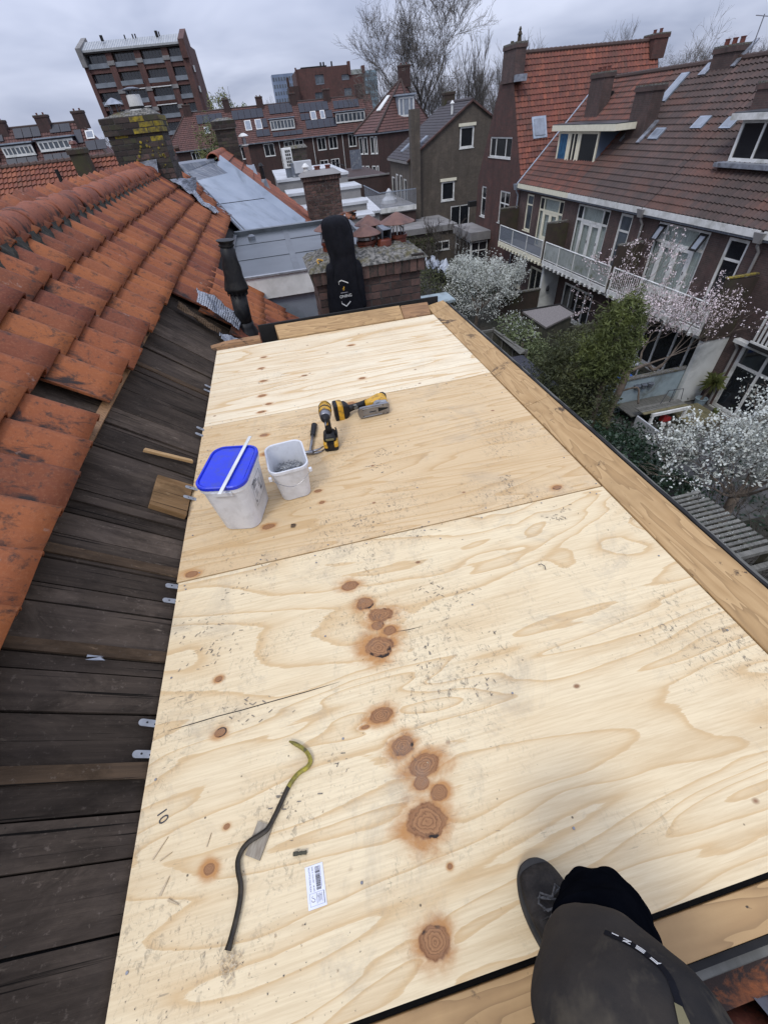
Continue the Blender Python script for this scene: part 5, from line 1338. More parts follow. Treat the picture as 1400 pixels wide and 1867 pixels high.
b = MB(); b.lathe(p, [(.055, .15), (.055, .42), (.05, .42)], 16); b.lathe(p, [(.075, .46), (.03, .52)], 16); b.lathe(p, [(.04, .42), (.04, .46)], 10); b.build('vent_pipe', M['blackpl'], n2)

# chimneys near the next roof
def pot(b, x, y, z, r=.07, h=.1): b.lathe((x, y, z), [(r, 0), (r * .9, h), (r * 1.1, h), (r * 1.1, h + .03), (r * .7, h + .03)], 12)
c2_ = thing('chimney', 'weathered brick chimney with corbelled top behind the zinc gable', 'chimney')
course_faces(c2_, -1.04, -.50, 15.9, 16.5, .45, 15, 'brickmoss', .065, sides='frl'); core(c2_, -1.04, -.50, 15.9, 16.5, .3, 1.43)
course_faces(c2_, -1.09, -.45, 15.85, 16.55, 1.43, 2, 'brickmoss', .07, sides='frl'); core(c2_, -1.09, -.45, 15.85, 16.55, 1.4, 1.575)
b = MB(); b.hexa([(-1.09, 15.85, 1.57), (-.45, 15.85, 1.57), (-.45, 16.55, 1.57), (-1.09, 16.55, 1.57), (-.9, 16.05, 1.63), (-.62, 16.05, 1.63), (-.62, 16.35, 1.63), (-.9, 16.35, 1.63)]); b.build('mortar_cap', M['mortar'], c2_)
wp = thing('flue_with_cowl', 'small steel flue with white mushroom cowl beside the second chimney', 'flue', None, (-.32, 16.0, 0))
b = MB(); b.box(-.07, -.07, .35, .07, .07, 1.0); b.build('flue_box', M['rust'], wp)
b = MB(); b.lathe((0, 0, 0), [(.05, 1.0), (.05, 1.2)], 12); b.build('flue_pipe', M['steel'], wp)
b = MB(); b.lathe((0, 0, 0), [(.14, 1.22), (.13, 1.24), (.04, 1.29)], 16); b.lathe((0, 0, 0), [(.10, 1.03), (.10, 1.05)], 16); b.build('cowl_hat', M['white'], wp)
b = MB(); b.hexa([(-.2, -.2, .3), (.2, -.2, .1), (.2, .25, .1), (-.2, .25, .3), (-.1, -.1, .62), (.12, -.1, .6), (.12, .2, .6), (-.1, .2, .62)]); b.build('lead_slate', M['zinc'], wp)
c3_ = thing('chimney', 'square brick chimney with grey slab top standing clear in the middle distance', 'chimney')
course_faces(c3_, 1.02, 1.97, 14.0, 14.7, -1.02, 19, 'brick', .065, sides='fl', bl=.20); core(c3_, 1.02, 1.97, 14.0, 14.7, -1.6, .22, 'mortar')
for k in range(12): inst('soldier_brick', brick_mesh(.075, .1, .10, 'brick'), c3_, (.98 + 1.04 / 12 * (k + .5), 14.01, .27))
core(c3_, .97, 2.02, 13.97, 14.75, .215, .32)
b = MB(); b.hexa([(.93, 13.92, .322), (2.06, 13.92, .322), (2.06, 14.78, .322), (.93, 14.78, .322), (1.1, 14.1, .42), (1.9, 14.1, .42), (1.9, 14.6, .42), (1.1, 14.6, .42)]); b.build('mortar_cap', M['concrete'], c3_)
b = MB(); pot(b, 1.45, 14.35, .41, .08, .06); pot(b, 1.74, 14.35, .41, .07, .06); b.build('clay_pot', M['clay'], c3_)
b = MB(); b.lathe((1.14, 14.35, .41), [(.07, 0), (.06, .08), (.10, .085), (.10, .10), (.05, .15), (.02, .17)], 14); b.build('cowl_hat', M['white'], c3_)
b = MB(); b.hexa([(.97, 13.93, -1.35), (2.03, 13.93, -1.35), (2.03, 14, -1.35), (.97, 14, -1.35), (1.0, 13.97, -1.03), (2.0, 13.97, -1.03), (2.0, 14, -1.03), (1.0, 14, -1.03)]); b.build('lead_apron', M['zincdark'], c3_)

# flat roofs with the air conditioning units
fr_ = thing('flat_roof_extension', 'stepped pale flat roofs with white edges behind the square chimney', 'extension')
for (x0, y0, z0, x1, y1, z1) in ((.50, 20.4, -2.5, 3.2, 26, -.10), (.72, 18.9, -2.5, 3.4, 20.4, -.42), (.85, 17.9, -2.5, 3.4, 18.9, -.78), (1.15, 16.9, -2.5, 3.4, 17.9, -1.05)):
    b = MB(); b.box(x0, y0, z0, x1, y1, z1 - .08); b.build('wall', M['concrete'], fr_); b = MB(); b.box(x0 - .05, y0 - .05, z1 - .08, x1 + .05, y1, z1); b.build('flat_roof', M['flatroof'], fr_)
ac = thing('air_conditioner', 'tall white air conditioning unit with dark grille on the flat roof', 'air conditioner', None, (1.03, 20.9, -.1))
b = MB(); b.box(-.17, -.12, .28, .19, .14, .86); b.build('casing', M['white'], ac, bevel=.01)
b = MB()
for i in range(3):
    for j in range(5): b.box(-.02 + i * .07 - .03, -.126, .33 + j * .1, -.02 + i * .07 + .02, -.12, .40 + j * .1)
b.build('grille', M['feltblack'], ac); b = MB(); b.box(-.15, -.1, 0, .16, .12, .28); b.build('stand', M['zincdark'], ac)
ac = thing('air_conditioner', 'low wide white equipment box on the flat roof before the brick stack', 'air conditioner', None, (1.45, 20.55, -.1))
b = MB(); b.box(-.25, -.15, .12, .42, .2, .46); b.build('casing', M['flatroof'], ac, bevel=.01); b = MB(); b.box(-.36, -.13, .0, -.255, .15, .42); b.box(-.25, -.1, 0, .4, .15, .12); b.build('stand', M['zincdark'], ac)
c4_ = thing('chimney', 'mossy brick stack standing behind the equipment on the flat roof', 'chimney')
course_faces(c4_, 1.02, 1.92, 22.2, 22.7, .1, 8, 'brickmoss', .072, sides='fl', bl=.2); core(c4_, 1.02, 1.92, 22.2, 22.7, -.2, .68)
b = MB(); b.hexa([(.97, 22.15, .68), (1.97, 22.15, .68), (1.97, 22.75, .68), (.97, 22.75, .68), (1.05, 22.25, .76), (1.9, 22.25, .78), (1.9, 22.65, .78), (1.05, 22.65, .76)]); b.build('mortar_cap', M['mortar'], c4_)

# ============================================================ facades
def facade(name, O, U, N, W, top, opens, m, parent, rev=.14, base=0.0):
    """wall with real openings. top: number or list of (u, z) polyline; opens: (u0, z0, u1, z1)"""
    O, U, N = Vector(O), Vector(U).normalized(), Vector(N).normalized()
    if isinstance(top, (int, float)): top = [(0, top), (W, top)]
    def tz(u):
        for (a, za), (c, zc) in zip(top[:-1], top[1:]):
            if a - 1e-6 <= u <= c + 1e-6: return za + (zc - za) * ((u - a) / (c - a) if c > a else 0)
        return top[-1][1]
    us = sorted(set([0, W] + [o[0] for o in opens] + [o[2] for o in opens] + [t[0] for t in top if 0 < t[0] < W]))
    def P(u, z, d=0): return O + U * u + Vector((0, 0, z)) - N * d
    b = MB()
    for a, c in zip(us[:-1], us[1:]):
        mid = (a + c) / 2; ops = sorted([o for o in opens if o[0] < mid < o[2]], key=lambda o: o[1]); z = base
        for o in ops:
            if o[1] > z: b.face([P(a, z), P(c, z), P(c, o[1]), P(a, o[1])], 0, [(a, z), (c, z), (c, o[1]), (a, o[1])])
            z = o[3]
        b.face([P(a, z), P(c, z), P(c, tz(c)), P(a, tz(a))], 0, [(a, z), (c, z), (c, tz(c)), (a, tz(a))])
    for (u0, z0, u1, z1) in opens:
        for (p, q) in (((u0, z0), (u0, z1)), ((u0, z1), (u1, z1)), ((u1, z1), (u1, z0)), ((u1, z0), (u0, z0))):
            b.face([P(*p), P(*q), P(*q, rev), P(*p, rev)], 0, [(0, 0), (1, 0), (1, .14), (0, .14)])
    return b.build(name, m, parent)
def win(parent, O, U, N, u0, z0, u1, z1, m='white', fw=.07, vx=(), hz=(), glass='glass', curt=None, sill=True, rec=.07, name='window', fd=.07, gap=.0):
    """window frame (part) with its panes (sub-parts). vx mullions, hz transoms as fractions"""
    O, U, N = Vector(O), Vector(U).normalized(), Vector(N).normalized(); Z = Vector((0, 0, 1))
    def bx(b, a0, c0, a1, c1, d0, d1):
        P = []
        for z in (c0, c1):
            for (u, d) in ((a0, d0), (a1, d0), (a1, d1), (a0, d1)): P.append(O + U * u + Z * z - N * d)
        b.hexa(P)
    b = MB(); d0, d1 = rec - fd / 2, rec + fd / 2
    bx(b, u0, z0, u0 + fw, z1, d0, d1); bx(b, u1 - fw, z0, u1, z1, d0, d1); bx(b, u0 + fw, z0, u1 - fw, z0 + fw, d0 + .002, d1); bx(b, u0 + fw, z1 - fw, u1 - fw, z1, d0 + .002, d1)
    iu0, iu1, iz0, iz1 = u0 + fw, u1 - fw, z0 + fw, z1 - fw
    hs = [z0 + (z1 - z0) * h for h in hz]; vs = [u0 + (u1 - u0) * v for v in vx]; mw_ = fw * .75
    for h in hs: bx(b, iu0, h - mw_ / 2, iu1, h + mw_ / 2, d0 + .004, d1)
    for v in vs: bx(b, v - mw_ / 2, iz0, v + mw_ / 2, iz1, d0 + .007, d1 - .002)
    if sill: bx(b, u0 - .05, z0 - .05, u1 + .05, z0, -.05, rec)
    f = b.build(name, M[m], parent)
    eh = [iz0] + hs + [iz1]; ev = [iu0] + vs + [iu1]
    for j in range(len(eh) - 1):
        for i in range(len(ev) - 1):
            b = MB(); bx(b, ev[i], eh[j], ev[i + 1], eh[j + 1], rec + .005, rec + .015)
            b.build('pane', M[glass], f)
    return f
YU, YN = (0, -1, 0), (-1, 0, 0)         # facade of the opposite row: u runs towards us, faces us
XU, XN = (1, 0, 0), (0, -1, 0)
XF = 16.0
def row_house(label, ya, yb, opens, wins, wall='brickrow', zt=-2.62):
    h = thing('terraced_house', label, 'house', 'terraced houses in the row across the gardens')
    O = (XF, ya, gz); W = ya - yb
    ops = [(ya - o[0], o[1] - gz, ya - o[2], o[3] - gz) for o in opens]
    facade('wall', O, YU, YN, W, zt - gz, ops, M[wall], h)
    b = MB(); b.box(XF + .5, yb, gz, XF + .6, ya, zt - .1); b.build('room_back', M['darkroom'], h)
    for (y0, z0, y1, z1, kw) in wins: win(h, O, YU, YN, ya - y0, z0 - gz, ya - y1, z1 - gz, **kw)
    return h
def wscale(kw, **k): d = dict(kw); d.update(k); return d
CU = dict(glass='glassb')
H1 = row_house('row house with cream painted window frames, grey mesh balcony and cream dormer', 30.45, 24.6,
    [(29.5, -4.75, 28.65, -2.86), (27.85, -5.38, 25.2, -2.84), (29.84, -8.2, 28.84, -6.5), (27.8, -8.3, 26.2, -6.5)],
    [(29.5, -4.75, 28.65, -2.86, dict(m='cream', fw=.09, hz=(.72,), glass='glassb')), (29.84, -8.2, 28.84, -6.5, dict(m='cream', fw=.2)), (27.8, -8.3, 26.2, -6.5, dict(m='cream', fw=.14, vx=(.5,)))])
H2 = row_house('row house with white french doors and frosted glass balcony', 24.6, 18.72,
    [(23.84, -5.38, 21.1, -2.8), (20.34, -5.38, 19.45, -2.8), (23.65, -8.3, 20.8, -6.5)],
    [(20.34, -5.38, 19.45, -2.8, dict(m='white', fw=.10, hz=(.74,), glass='glassb')), (23.65, -8.3, 20.8, -6.5, dict(m='white', fw=.12, vx=(.25, .5, .75), hz=()))])
H3 = row_house('row house with wide white french doors, tilted top windows and a white barred balcony', 18.72, 12.42,
    [(17.81, -5.38, 15.05, -2.8), (14.23, -5.38, 13.35, -2.8), (18.3, -8.3, 13.0, -6.0)],
    [(14.23, -5.38, 13.35, -2.8, dict(m='white', fw=.10, hz=(.74,), glass='glass')), (18.3, -8.3, 13.0, -6.0, dict(m='white', fw=.14, vx=(.17, .33, .5, .67, .83)))])
H4 = row_house('row house at the right edge with white ground floor frames', 12.42, 4.0, [(11.75, -8.3, 8.0, -5.75), (10.9, -5.2, 9.4, -2.9)],
    [(11.75, -8.3, 8.0, -5.75, dict(m='white', fw=.13, vx=(.28, .62), hz=(.70,))), (10.9, -5.2, 9.4, -2.9, dict(m='white', fw=.1, vx=(.5,), hz=(.7,)))])
def french(h, ya, y0, y1, z0, z1, m, curt, tops=True, openw=False):
    """double doors with side lights and a row of top lights; curtains behind real glass"""
    O = Vector((XF, 0, 0))
    def bx(b, a0, c0, a1, c1, x0, x1): b.box(x0, a1, c0, x1, a0, c1)
    zt = z0 + (z1 - z0) * .73; W = y0 - y1; b = MB(); x0, x1 = XF + .03, XF + .10; f = .075
    bx(b, y0, z0, y0 - f, z1, x0, x1); bx(b, y1 + f, z0, y1, z1, x0, x1); bx(b, y0 - f, z1 - f, y1 + f, z1, x0 + .002, x1); bx(b, y0 - f, zt, y1 + f, zt + .09, x0 + .002, x1); bx(b, y0 - f, z0, y1 + f, z0 + .08, x0 + .002, x1)
    s0, s1 = y0 - W * .19, y1 + W * .19
    for y in (s0, s1): bx(b, y + .05, z0, y - .05, zt, x0 + .004, x1)
    if not openw:
        for y in (s0, s1): bx(b, y + .045, zt + .09, y - .045, z1 - f, x0 + .004, x1)
    else:
        for y in (s0, s1): bx(b, y + .04, zt + .09, y - .04, z1 - f, x0 + .004, x1)
    fr = b.build('window', M[m], h)
    # door leaves
    mid = (s0 + s1) / 2
    for (a, c) in ((s0 - .05, mid + .004), (mid - .004, s1 + .05)):
        b = MB(); lf = .13; xd0, xd1 = x0 + .012, x1 - .01
        bx(b, a, z0 + .08, a - lf, zt, xd0, xd1); bx(b, c + lf, z0 + .08, c, zt, xd0, xd1); bx(b, a - lf, zt - lf, c + lf, zt, xd0 + .002, xd1); bx(b, a - lf, z0 + .08, c + lf, z0 + .08 + lf * (4.2 if m == 'cream' else 1.6), xd0 + .002, xd1)
        dl = b.build('door', M[m], h)
        b = MB(); bx(b, a - lf, z0 + .3, c + lf, zt - lf, xd0 + .03, xd0 + .036); b.build('pane', M['clear'], dl)
        b = MB(); bx(b, c + .07, z0 + 1.0, c + .05, z0 + 1.12, xd0 - .03, xd0); b.build('handle', M['print'], dl)
    for (a, c, za, zb) in ((y0 - f, s0 + .05, z0 + .08, zt), (s1 - .05, y1 + f, z0 + .08, zt), (s0 - .045, s1 + .045, zt + .09, z1 - f)):
        b = MB(); bx(b, a, za, c, zb, x0 + .03, x0 + .036); b.build('pane', M['clear'], fr)
    for (a, c) in ((y0 - f, s0 + .05), (s1 - .05, y1 + f)):
        if openw:
            # top lights tilted outwards
            b = MB(); za, zb = zt + .09, z1 - f; d = .30
            def Q(y, t, o_): 
                return (XF - .02 - d * (1 - t) + o_, y, za + (zb - za) * t)
            def bar(ya_, yb_, t0, t1): b.hexa([Q(ya_, t0, 0), Q(yb_, t0, 0), Q(yb_, t0, .04), Q(ya_, t0, .04), Q(ya_, t1, 0), Q(yb_, t1, 0), Q(yb_, t1, .04), Q(ya_, t1, .04)])
            bar(a, a - .07, 0, 1); bar(c + .07, c, 0, 1); bar(a - .07, c + .07, 0, .12); bar(a - .07, c + .07, .88, 1)
            s = b.build('tilted_top_light', M['feltblack'], h); b = MB(); b.face([Q(a - .07, .12, .02), Q(c + .07, .12, .02), Q(c + .07, .88, .02), Q(a - .07, .88, .02)]); b.build('pane', M['skyglass'], s)
        else:
            b = MB(); bx(b, a, zt + .09, c, z1 - f, x0 + .03, x0 + .036); b.build('pane', M['glass'], fr)
    # curtain
    b = MB(); n = 60; pr = None
    for k in range(n + 1):
        y = y0 - f - (W - 2 * f) * k / n; x = XF + .135 + .02 * math.sin(k * 1.7) + .015 * math.sin(k * .6)
        if pr: b.face([(pr[0], pr[1], z0 + .1), (x, y, z0 + .1), (x, y, z1 - f), (pr[0], pr[1], z1 - f)])
        pr = (x, y)
    b.build('curtain', M[curt], h)
t = NT('clear_window_glass'); tb = t.n('ShaderNodeBsdfTransparent'); gl = t.n('ShaderNodeBsdfGlossy'); gl.inputs['Roughness'].default_value = .03; fz = t.n('ShaderNodeLayerWeight'); fz.inputs[0].default_value = .5
tb.inputs[0].default_value = (.86, .88, .87, 1)
ms = t.n('ShaderNodeMixShader'); t.l(t.math('MULTIPLY_ADD', t.math('POWER', fz.outputs[1], 4), .7, .07, clamp=True), ms.inputs[0]); t.l(tb.outputs[0], ms.inputs[1]); t.l(gl.outputs[0], ms.inputs[2]); t.l(ms.outputs[0], t.out.inputs[0]); M['clear'] = t.mat
french(H1, 30.45, 27.85, 25.2, -5.38, -2.84, 'cream', 'curtain')
french(H2, 24.6, 23.84, 21.1, -5.38, -2.8, 'white', 'curtain')
french(H3, 18.72, 17.81, 15.05, -5.38, -2.8, 'white', 'curtain', openw=True)
# gutters, drain pipes
def gutter(h, ya, yb, m='white'):
    b = MB(); b.box(15.72, yb, -2.62, 15.999, ya, -2.40); b.build('gutter', M[m], h)
    b = MB(); b.box(15.76, yb, -2.70, 15.98, ya, -2.622); b.build('soffit', M['zincdark'], h)
gutter(H1, 30.45, 24.6, 'cream'); gutter(H2, 24.598, 18.8); gutter(H3, 18.70, 12.95); gutter(H4, 12.80, 4)
def pipe(h, y, z0, z1, m='zinc', head=True):
    b = MB()
    if head: b.hexa([(15.66, y - .12, z1 - .08), (15.96, y - .12, z1 - .08), (15.96, y + .12, z1 - .08), (15.66, y + .12, z1 - .08), (15.6, y - .18, z1 + .22), (15.98, y - .18, z1 + .22), (15.98, y + .18, z1 + .22), (15.6, y + .18, z1 + .22)])
    b.tube([(15.8, y, z1 - .05), (15.8, y, z1 - .18), (15.92, y - .05, z1 - .36), (15.92, y - .05, z0)], .05, 10); b.build('drain_pipe', M[m], h)
pipe(H1, 30.65, -8.3, -2.66, 'zinc'); pipe(H2, 18.72, -8.3, -2.66, 'concrete'); pipe(H3, 12.87, -5.3, -2.66, 'concrete')
pipe(H4, 11.88, -8.3, -5.6, 'concrete', False)
# roofs of the row: pitch 45 from (15.8, -2.42) to (20.2, 1.75)
P45 = math.radians(43.6)
def rroof(x, y, h=0): return Vector((x - h * math.sin(P45), y, -2.40 + (x - 15.8) * math.tan(P45) + h * math.cos(P45)))
RT = rroof(20.25, 0).z
def row_roof(h, ya, yb, m, clipf=None):
    n = round((ya - yb) / .215)
    b = MB(); b.hexa([(15.8, yb, -2.44), (20.2, yb, RT - .08), (24.6, yb, -2.44), (20.2, yb, -2.6), (15.8, ya, -2.44), (20.2, ya, RT - .08), (24.6, ya, -2.44), (20.2, ya, -2.6)]); b.build('roof_body', M['feltblack'], h)
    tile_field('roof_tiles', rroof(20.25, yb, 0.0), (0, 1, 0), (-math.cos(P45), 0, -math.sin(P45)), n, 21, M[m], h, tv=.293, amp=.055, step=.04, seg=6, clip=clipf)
    b = MB(); y = yb
    while y < ya - .05:
        b.tube([(20.25, y, RT + .02), (20.25, y + .31, RT + .035)], [.115, .13], 8); y += .30
    b.build('ridge_tiles', M['tilemix'], h, kind='stuff')
row_roof(H1, 30.45, 24.6, 'tilemix'); row_roof(H2, 24.6, 18.72, 'tiledark'); row_roof(H3, 18.72, 12.42, 'tiledark'); row_roof(H4, 12.42, 5.0, 'tiledark')
b = MB(); b.tube([rroof(15.75, 30.5, .04), rroof(20.25, 30.5, .04)], .06, 6); b.build('verge_flashing', M['zinc'], H1)

# roof windows (skylights)
def skylight(h, x, y, w_, l, glass='skyglass'):
    b = MB(); U = Vector((0, 1, 0)); V = Vector((math.cos(P45), 0, math.sin(P45))); N = Vector((-math.sin(P45), 0, math.cos(P45))); c = rroof(x, y, .07)
    fr = b.obox(c, U, N, w_, .08, l).build('skylight', M['zinc'], h)
    b = MB(); b.obox(c + N * .042, U, N, w_ - .12, .01, l - .14); b.build('pane', M[glass], fr)
skylight(H2, 19.55, 23.55, .5, 1.25); skylight(H2, 18.02, 21.9, .62, .5); skylight(H3, 18.33, 19.0 - .6, .55, .45)
skylight(H2, 18.36, 19.9, .6, .5)

# cream dormer of H1
dm = H1
b = MB(); b.box(17.0, 24.75, -1.42, 19.2, 28.45, -.04); b.build('dormer_body', M['cheekblue'], dm)
O = (16.99, 28.48, -1.48)
f = win(dm, O, YU, YN, 0, 0, 3.75, 1.42, m='cream', fw=.10, vx=(.26, .33, .42, .51, .58), glass='glass', rec=-.03, name='dormer_window')
f.children[0].data.materials[0] = M['bluecurtain']; f.children[1].data.materials[0] = M['cream']; f.children[4].data.materials[0] = M['cream']
b = MB(); b.box(16.74, 23.3, -.04, 19.0, 29.05, .20); b.build('dormer_fascia', M['cream'], dm); b = MB(); b.box(16.78, 23.35, .202, 19.3, 29.0, .24); b.build('dormer_roof', M['bitumen'], dm)
b = MB(); b.box(16.9, 24.6, -1.52, 17.05, 28.6, -1.44); b.build('dormer_sill', M['zinc'], dm)
b = MB(); P = [Vector((17.0, 24.72, -1.45)), Vector((17.0, 24.72, -.0)), Vector((18.6, 24.72, -.0))]; b.face(P); b.build('dormer_cheek', M['cheekblue'], dm)
# white dormer of H3
b = MB(); b.box(17.3, 13.4, -.88, 19.2, 16.75, .2); b.build('dormer_body', M['zincdark'], H3)
win(H3, (17.29, 16.78, -.92), YU, YN, 0, 0, 3.4, 1.14, m='white', fw=.10, vx=(.28, .55, .8), glass='glass', rec=-.03, name='dormer_window')
b = MB(); b.box(16.95, 13.1, .22, 19.4, 17.1, .40); b.build('dormer_fascia', M['white'], H3); b = MB(); b.box(17.0, 13.2, .402, 19.4, 17.05, .43); b.build('dormer_roof', M['bitumen'], H3)
b = MB(); b.box(16.85, 13.3, -1.06, 17.3, 17.0, -.93); b.build('lead_apron', M['lead'], H3)
b = MB(); b.box(17.33, 15.95, -.8, 17.34, 16.55, .12); b.build('curtain', M['curtain'], H3)

# row chimneys
def stack(parent, x0, y0, z0, x1, y1, z1, m='brickrow', pots=0, name='chimney', cap=.06):
    b = MB(); b.box(x0, y0, z0, x1, y1, z1); b.box(x0 - .05, y0 - .05, z1 - .16, x1 + .05, y1 + .05, z1 - .003); o = b.build(name, M[m], parent)
    b = MB(); b.box(x0 - .04, y0 - .04, z1, x1 + .04, y1 + .04, z1 + cap); b.build('cap', M['mortar'], o)
    if pots:
        for k in range(pots):
            b = MB(); t_ = (k + .5) / pots; L = (y1 - y0) > (x1 - x0); pot(b, x0 + (x1 - x0) * (.5 if L else t_), y0 + (y1 - y0) * (t_ if L else .5), z1 + cap, .10, .16); b.build('chimney_pot', M['clay'], o)
    return o
stack(H2, 17.85, 22.75, -1.0, 18.45, 23.95, 1.36, pots=0)
stack(H1, 18.65, 27.85, -.1, 19.25, 29.05, 2.06, pots=3)
stack(H2, 19.95, 21.1, 1.2, 20.6, 22.25, 2.26, pots=3)
stack(H3, 18.3, 16.9, -.2, 18.9, 17.75, 1.1)
b = MB(); b.tube([(19.5, 28.1, .75), (19.5, 28.1, 1.35)], .07, 8); b.tube([(19.55, 27.75, .8), (19.55, 27.7, 1.2)], .06, 8); b.build('roof_vent', M['feltblack'], H1)
for (h, x, y0, y1) in ((H2, 17.7, 22.5, 22.75), (H2, 17.75, 23.95, 24.1), (H2, 20.0, 20.9, 21.1), (H2, 19.85, 22.2, 22.6)):
    b = MB(); b.hexa([rroof(x, y0, .06), rroof(x, y1, .06), rroof(x + .75, y1, .06), rroof(x + .75, y0, .06)] + [rroof(x, y0, .12), rroof(x, y1, .12), rroof(x + .75, y1, .12), rroof(x + .75, y0, .12)]); b.build('lead_soaker', M['lead'], h)
# aerial by the right-hand chimney
b = MB(); b.tube([(20.3, 20.7, 1.7), (20.3, 20.7, 3.0)], .02, 5); b.tube([(20.3, 20.4, 2.9), (20.3, 21.1, 3.02)], .015, 4); b.build('aerial', M['steel'], H2)

# balconies
def balcony(h, ya, yb, style):
    b = MB(); b.box(14.72, yb, -5.52, 15.998, ya, -5.40); b.build('balcony_floor', M['concrete'], h)
    b = MB(); b.box(14.66, yb, -5.56, 14.72, ya, -5.36); b.box(14.80, yb, -5.72, 14.90, ya, -5.60); b.build('balcony_edge', M['cream' if style == 'mesh' else 'white'], h)
    y = ya - .2; b = MB()
    while y > yb: b.box(14.60, y - .05, -5.66, 15.9, y + .05, -5.56); y -= .42
    b.build('balcony_joists', M['cream' if style == 'mesh' else 'white'], h, kind='stuff')
    b = MB(); b.tube([(14.7, ya - .05, -4.46), (14.7, yb + .05, -4.46)], .03, 8)
    b.tube([(14.7, ya - .05, -5.28), (14.7, yb + .05, -5.28)], .02, 6); b.build('handrail', M['white'], h)
    n = 4 if style == 'frost' else 3
    for k in range(n + 1):
        y = ya - .06 + (yb - ya + .12) * k / n; b = MB(); b.box(14.675, y - .025, -5.4, 14.725, y + .025, -4.47); b.build('railing_post', M['white'], h)
    if style == 'frost':
        for k in range(n):
            a = ya - .06 + (yb - ya + .12) * k / n; c = ya - .06 + (yb - ya + .12) * (k + 1) / n; b = MB(); b.box(14.695, c + .03, -5.24, 14.703, a - .03, -4.50); b.build('glass_panel', M['frost'], h)
    elif style == 'mesh':
        b = MB(); y = ya - .08
        while y > yb + .05: b.box(14.697, y - .010, -5.27, 14.703, y + .010, -4.48); y -= .05
        z = -5.26
        while z < -4.49: b.box(14.704, yb + .05, z - .010, 14.709, ya - .05, z + .010); z += .05
        b.build('mesh_panel', M['mesh'], h, kind='stuff')
    else:
        y = ya - .12
        while y > yb + .06:
            b = MB(); b.box(14.69, y - .012, -5.27, 14.71, y + .012, -4.48); b.build('baluster', M['white'], h); y -= .125
balcony(H1, 30.25, 24.5, 'mesh'); balcony(H2, 24.3, 18.35, 'frost'); balcony(H3, 18.2, 12.55, 'bars')
b = MB(); b.box(15.6, 8.0, -5.62, 15.999, 11.3, -5.5); b.build('balcony_floor', M['feltblack'], H4)
for k in range(20):
    y = 11.2 - k * .16; b = MB(); b.box(15.62, y - .035, -5.45, 15.65, y + .035, -4.5); b.build('baluster', M['white'], H4)
b = MB(); b.box(15.6, 8.0, -5.49, 15.66, 11.3, -5.43); b.box(15.6, 8, -4.5, 15.66, 11.3, -4.44); b.build('handrail', M['white'], H4)
b = MB(); b.box(15.75, 7.9, -5.75, 15.998, 12.0, -5.63); b.build('white_beam', M['white'], H4)
for (y, lab) in ((30.38, 'mossy brick privacy screen at the far left end of the mesh balcony'), (24.42, 'dark privacy screen between mesh balcony and frosted balcony'), (18.28, 'dark privacy screen between frosted balcony and barred balcony'), (12.47, 'big mossy brick privacy screen right of the barred balcony')):
    s = thing('privacy_screen', lab, 'screen', 'dark screens between the balconies')
    b = MB(); b.hexa([(14.7, y - .06, -5.38 if y > 13 else -5.6), (15.995, y - .06, -5.38 if y > 13 else -5.7), (15.995, y + .06, -5.38 if y > 13 else -5.7), (14.7, y + .06, -5.38 if y > 13 else -5.6), (14.7, y - .06, -3.62), (15.995, y - .06, -3.70), (15.995, y + .06, -3.70), (14.7, y + .06, -3.62)]); b.build('screen_wall', M['brownwall'], s)
    b = MB(); b.box(14.68, y - .07, -3.62 if y > 13 else -3.60, 15.9, y + .07, -3.56); b.build('coping', M['lichen'] if y < 13 else M['mortar'], s)
b = MB(); b.tube([(14.72, 13.25, -4.44), (15.6, 12.9, -4.30)], .02, 5); tag(b.build('clothes_pole', M['print']), 'thin dark pole resting on the barred balcony rail', 'pole')
# white garden table on the barred balcony hidden chair
# ============================================================ red gable house
RG = thing('gable_house', 'tall red brick gable house with steep orange red tiled roof and corner chimney', 'house')
ya, yb = 37.5, 30.5
def GZ(z): return z - gz
top = [(0, GZ(-2.5)), (2.75, GZ(2.9)), (3.75, GZ(3.4)), (4.45, GZ(2.9)), (7.0, GZ(-2.5))]
top = [(0, GZ(-2.6)), (2.65, GZ(2.5)), (3.4, GZ(3.2)), (4.35, GZ(2.4)), (7.0, GZ(-2.6))]
ops = [(35.8, -1.3, 32.45, -.25), (36.68, -4.86, 35.82, -3.0), (33.45, -4.86, 31.9, -3.0), (36.6, -8.1, 35.0, -6.3)]
facade('gable_wall', (16, ya, gz), YU, YN, 7.0, top, [(ya - o[0], GZ(o[1]), ya - o[2], GZ(o[3])) for o in ops], M['brickred'], RG)
for o, kw in zip(ops, (dict(fw=.08, vx=(.27, .73)), dict(fw=.09, hz=(.62,)), dict(fw=.09, vx=(.5,), hz=(.62,)), dict(fw=.09, vx=(.5,)))):
    win(RG, (16, ya, gz), YU, YN, ya - o[0], GZ(o[1]), ya - o[2], GZ(o[3]), **kw)
b = MB(); b.box(16.09, 33.3, -1.2, 16.1, 35.0, -.3); b.build('louvred_blind', M['solar'], RG)
b = MB(); b.box(16.4, 30.6, gz, 16.5, 37.4, -2.6); b.build('room_back', M['darkroom'], RG)
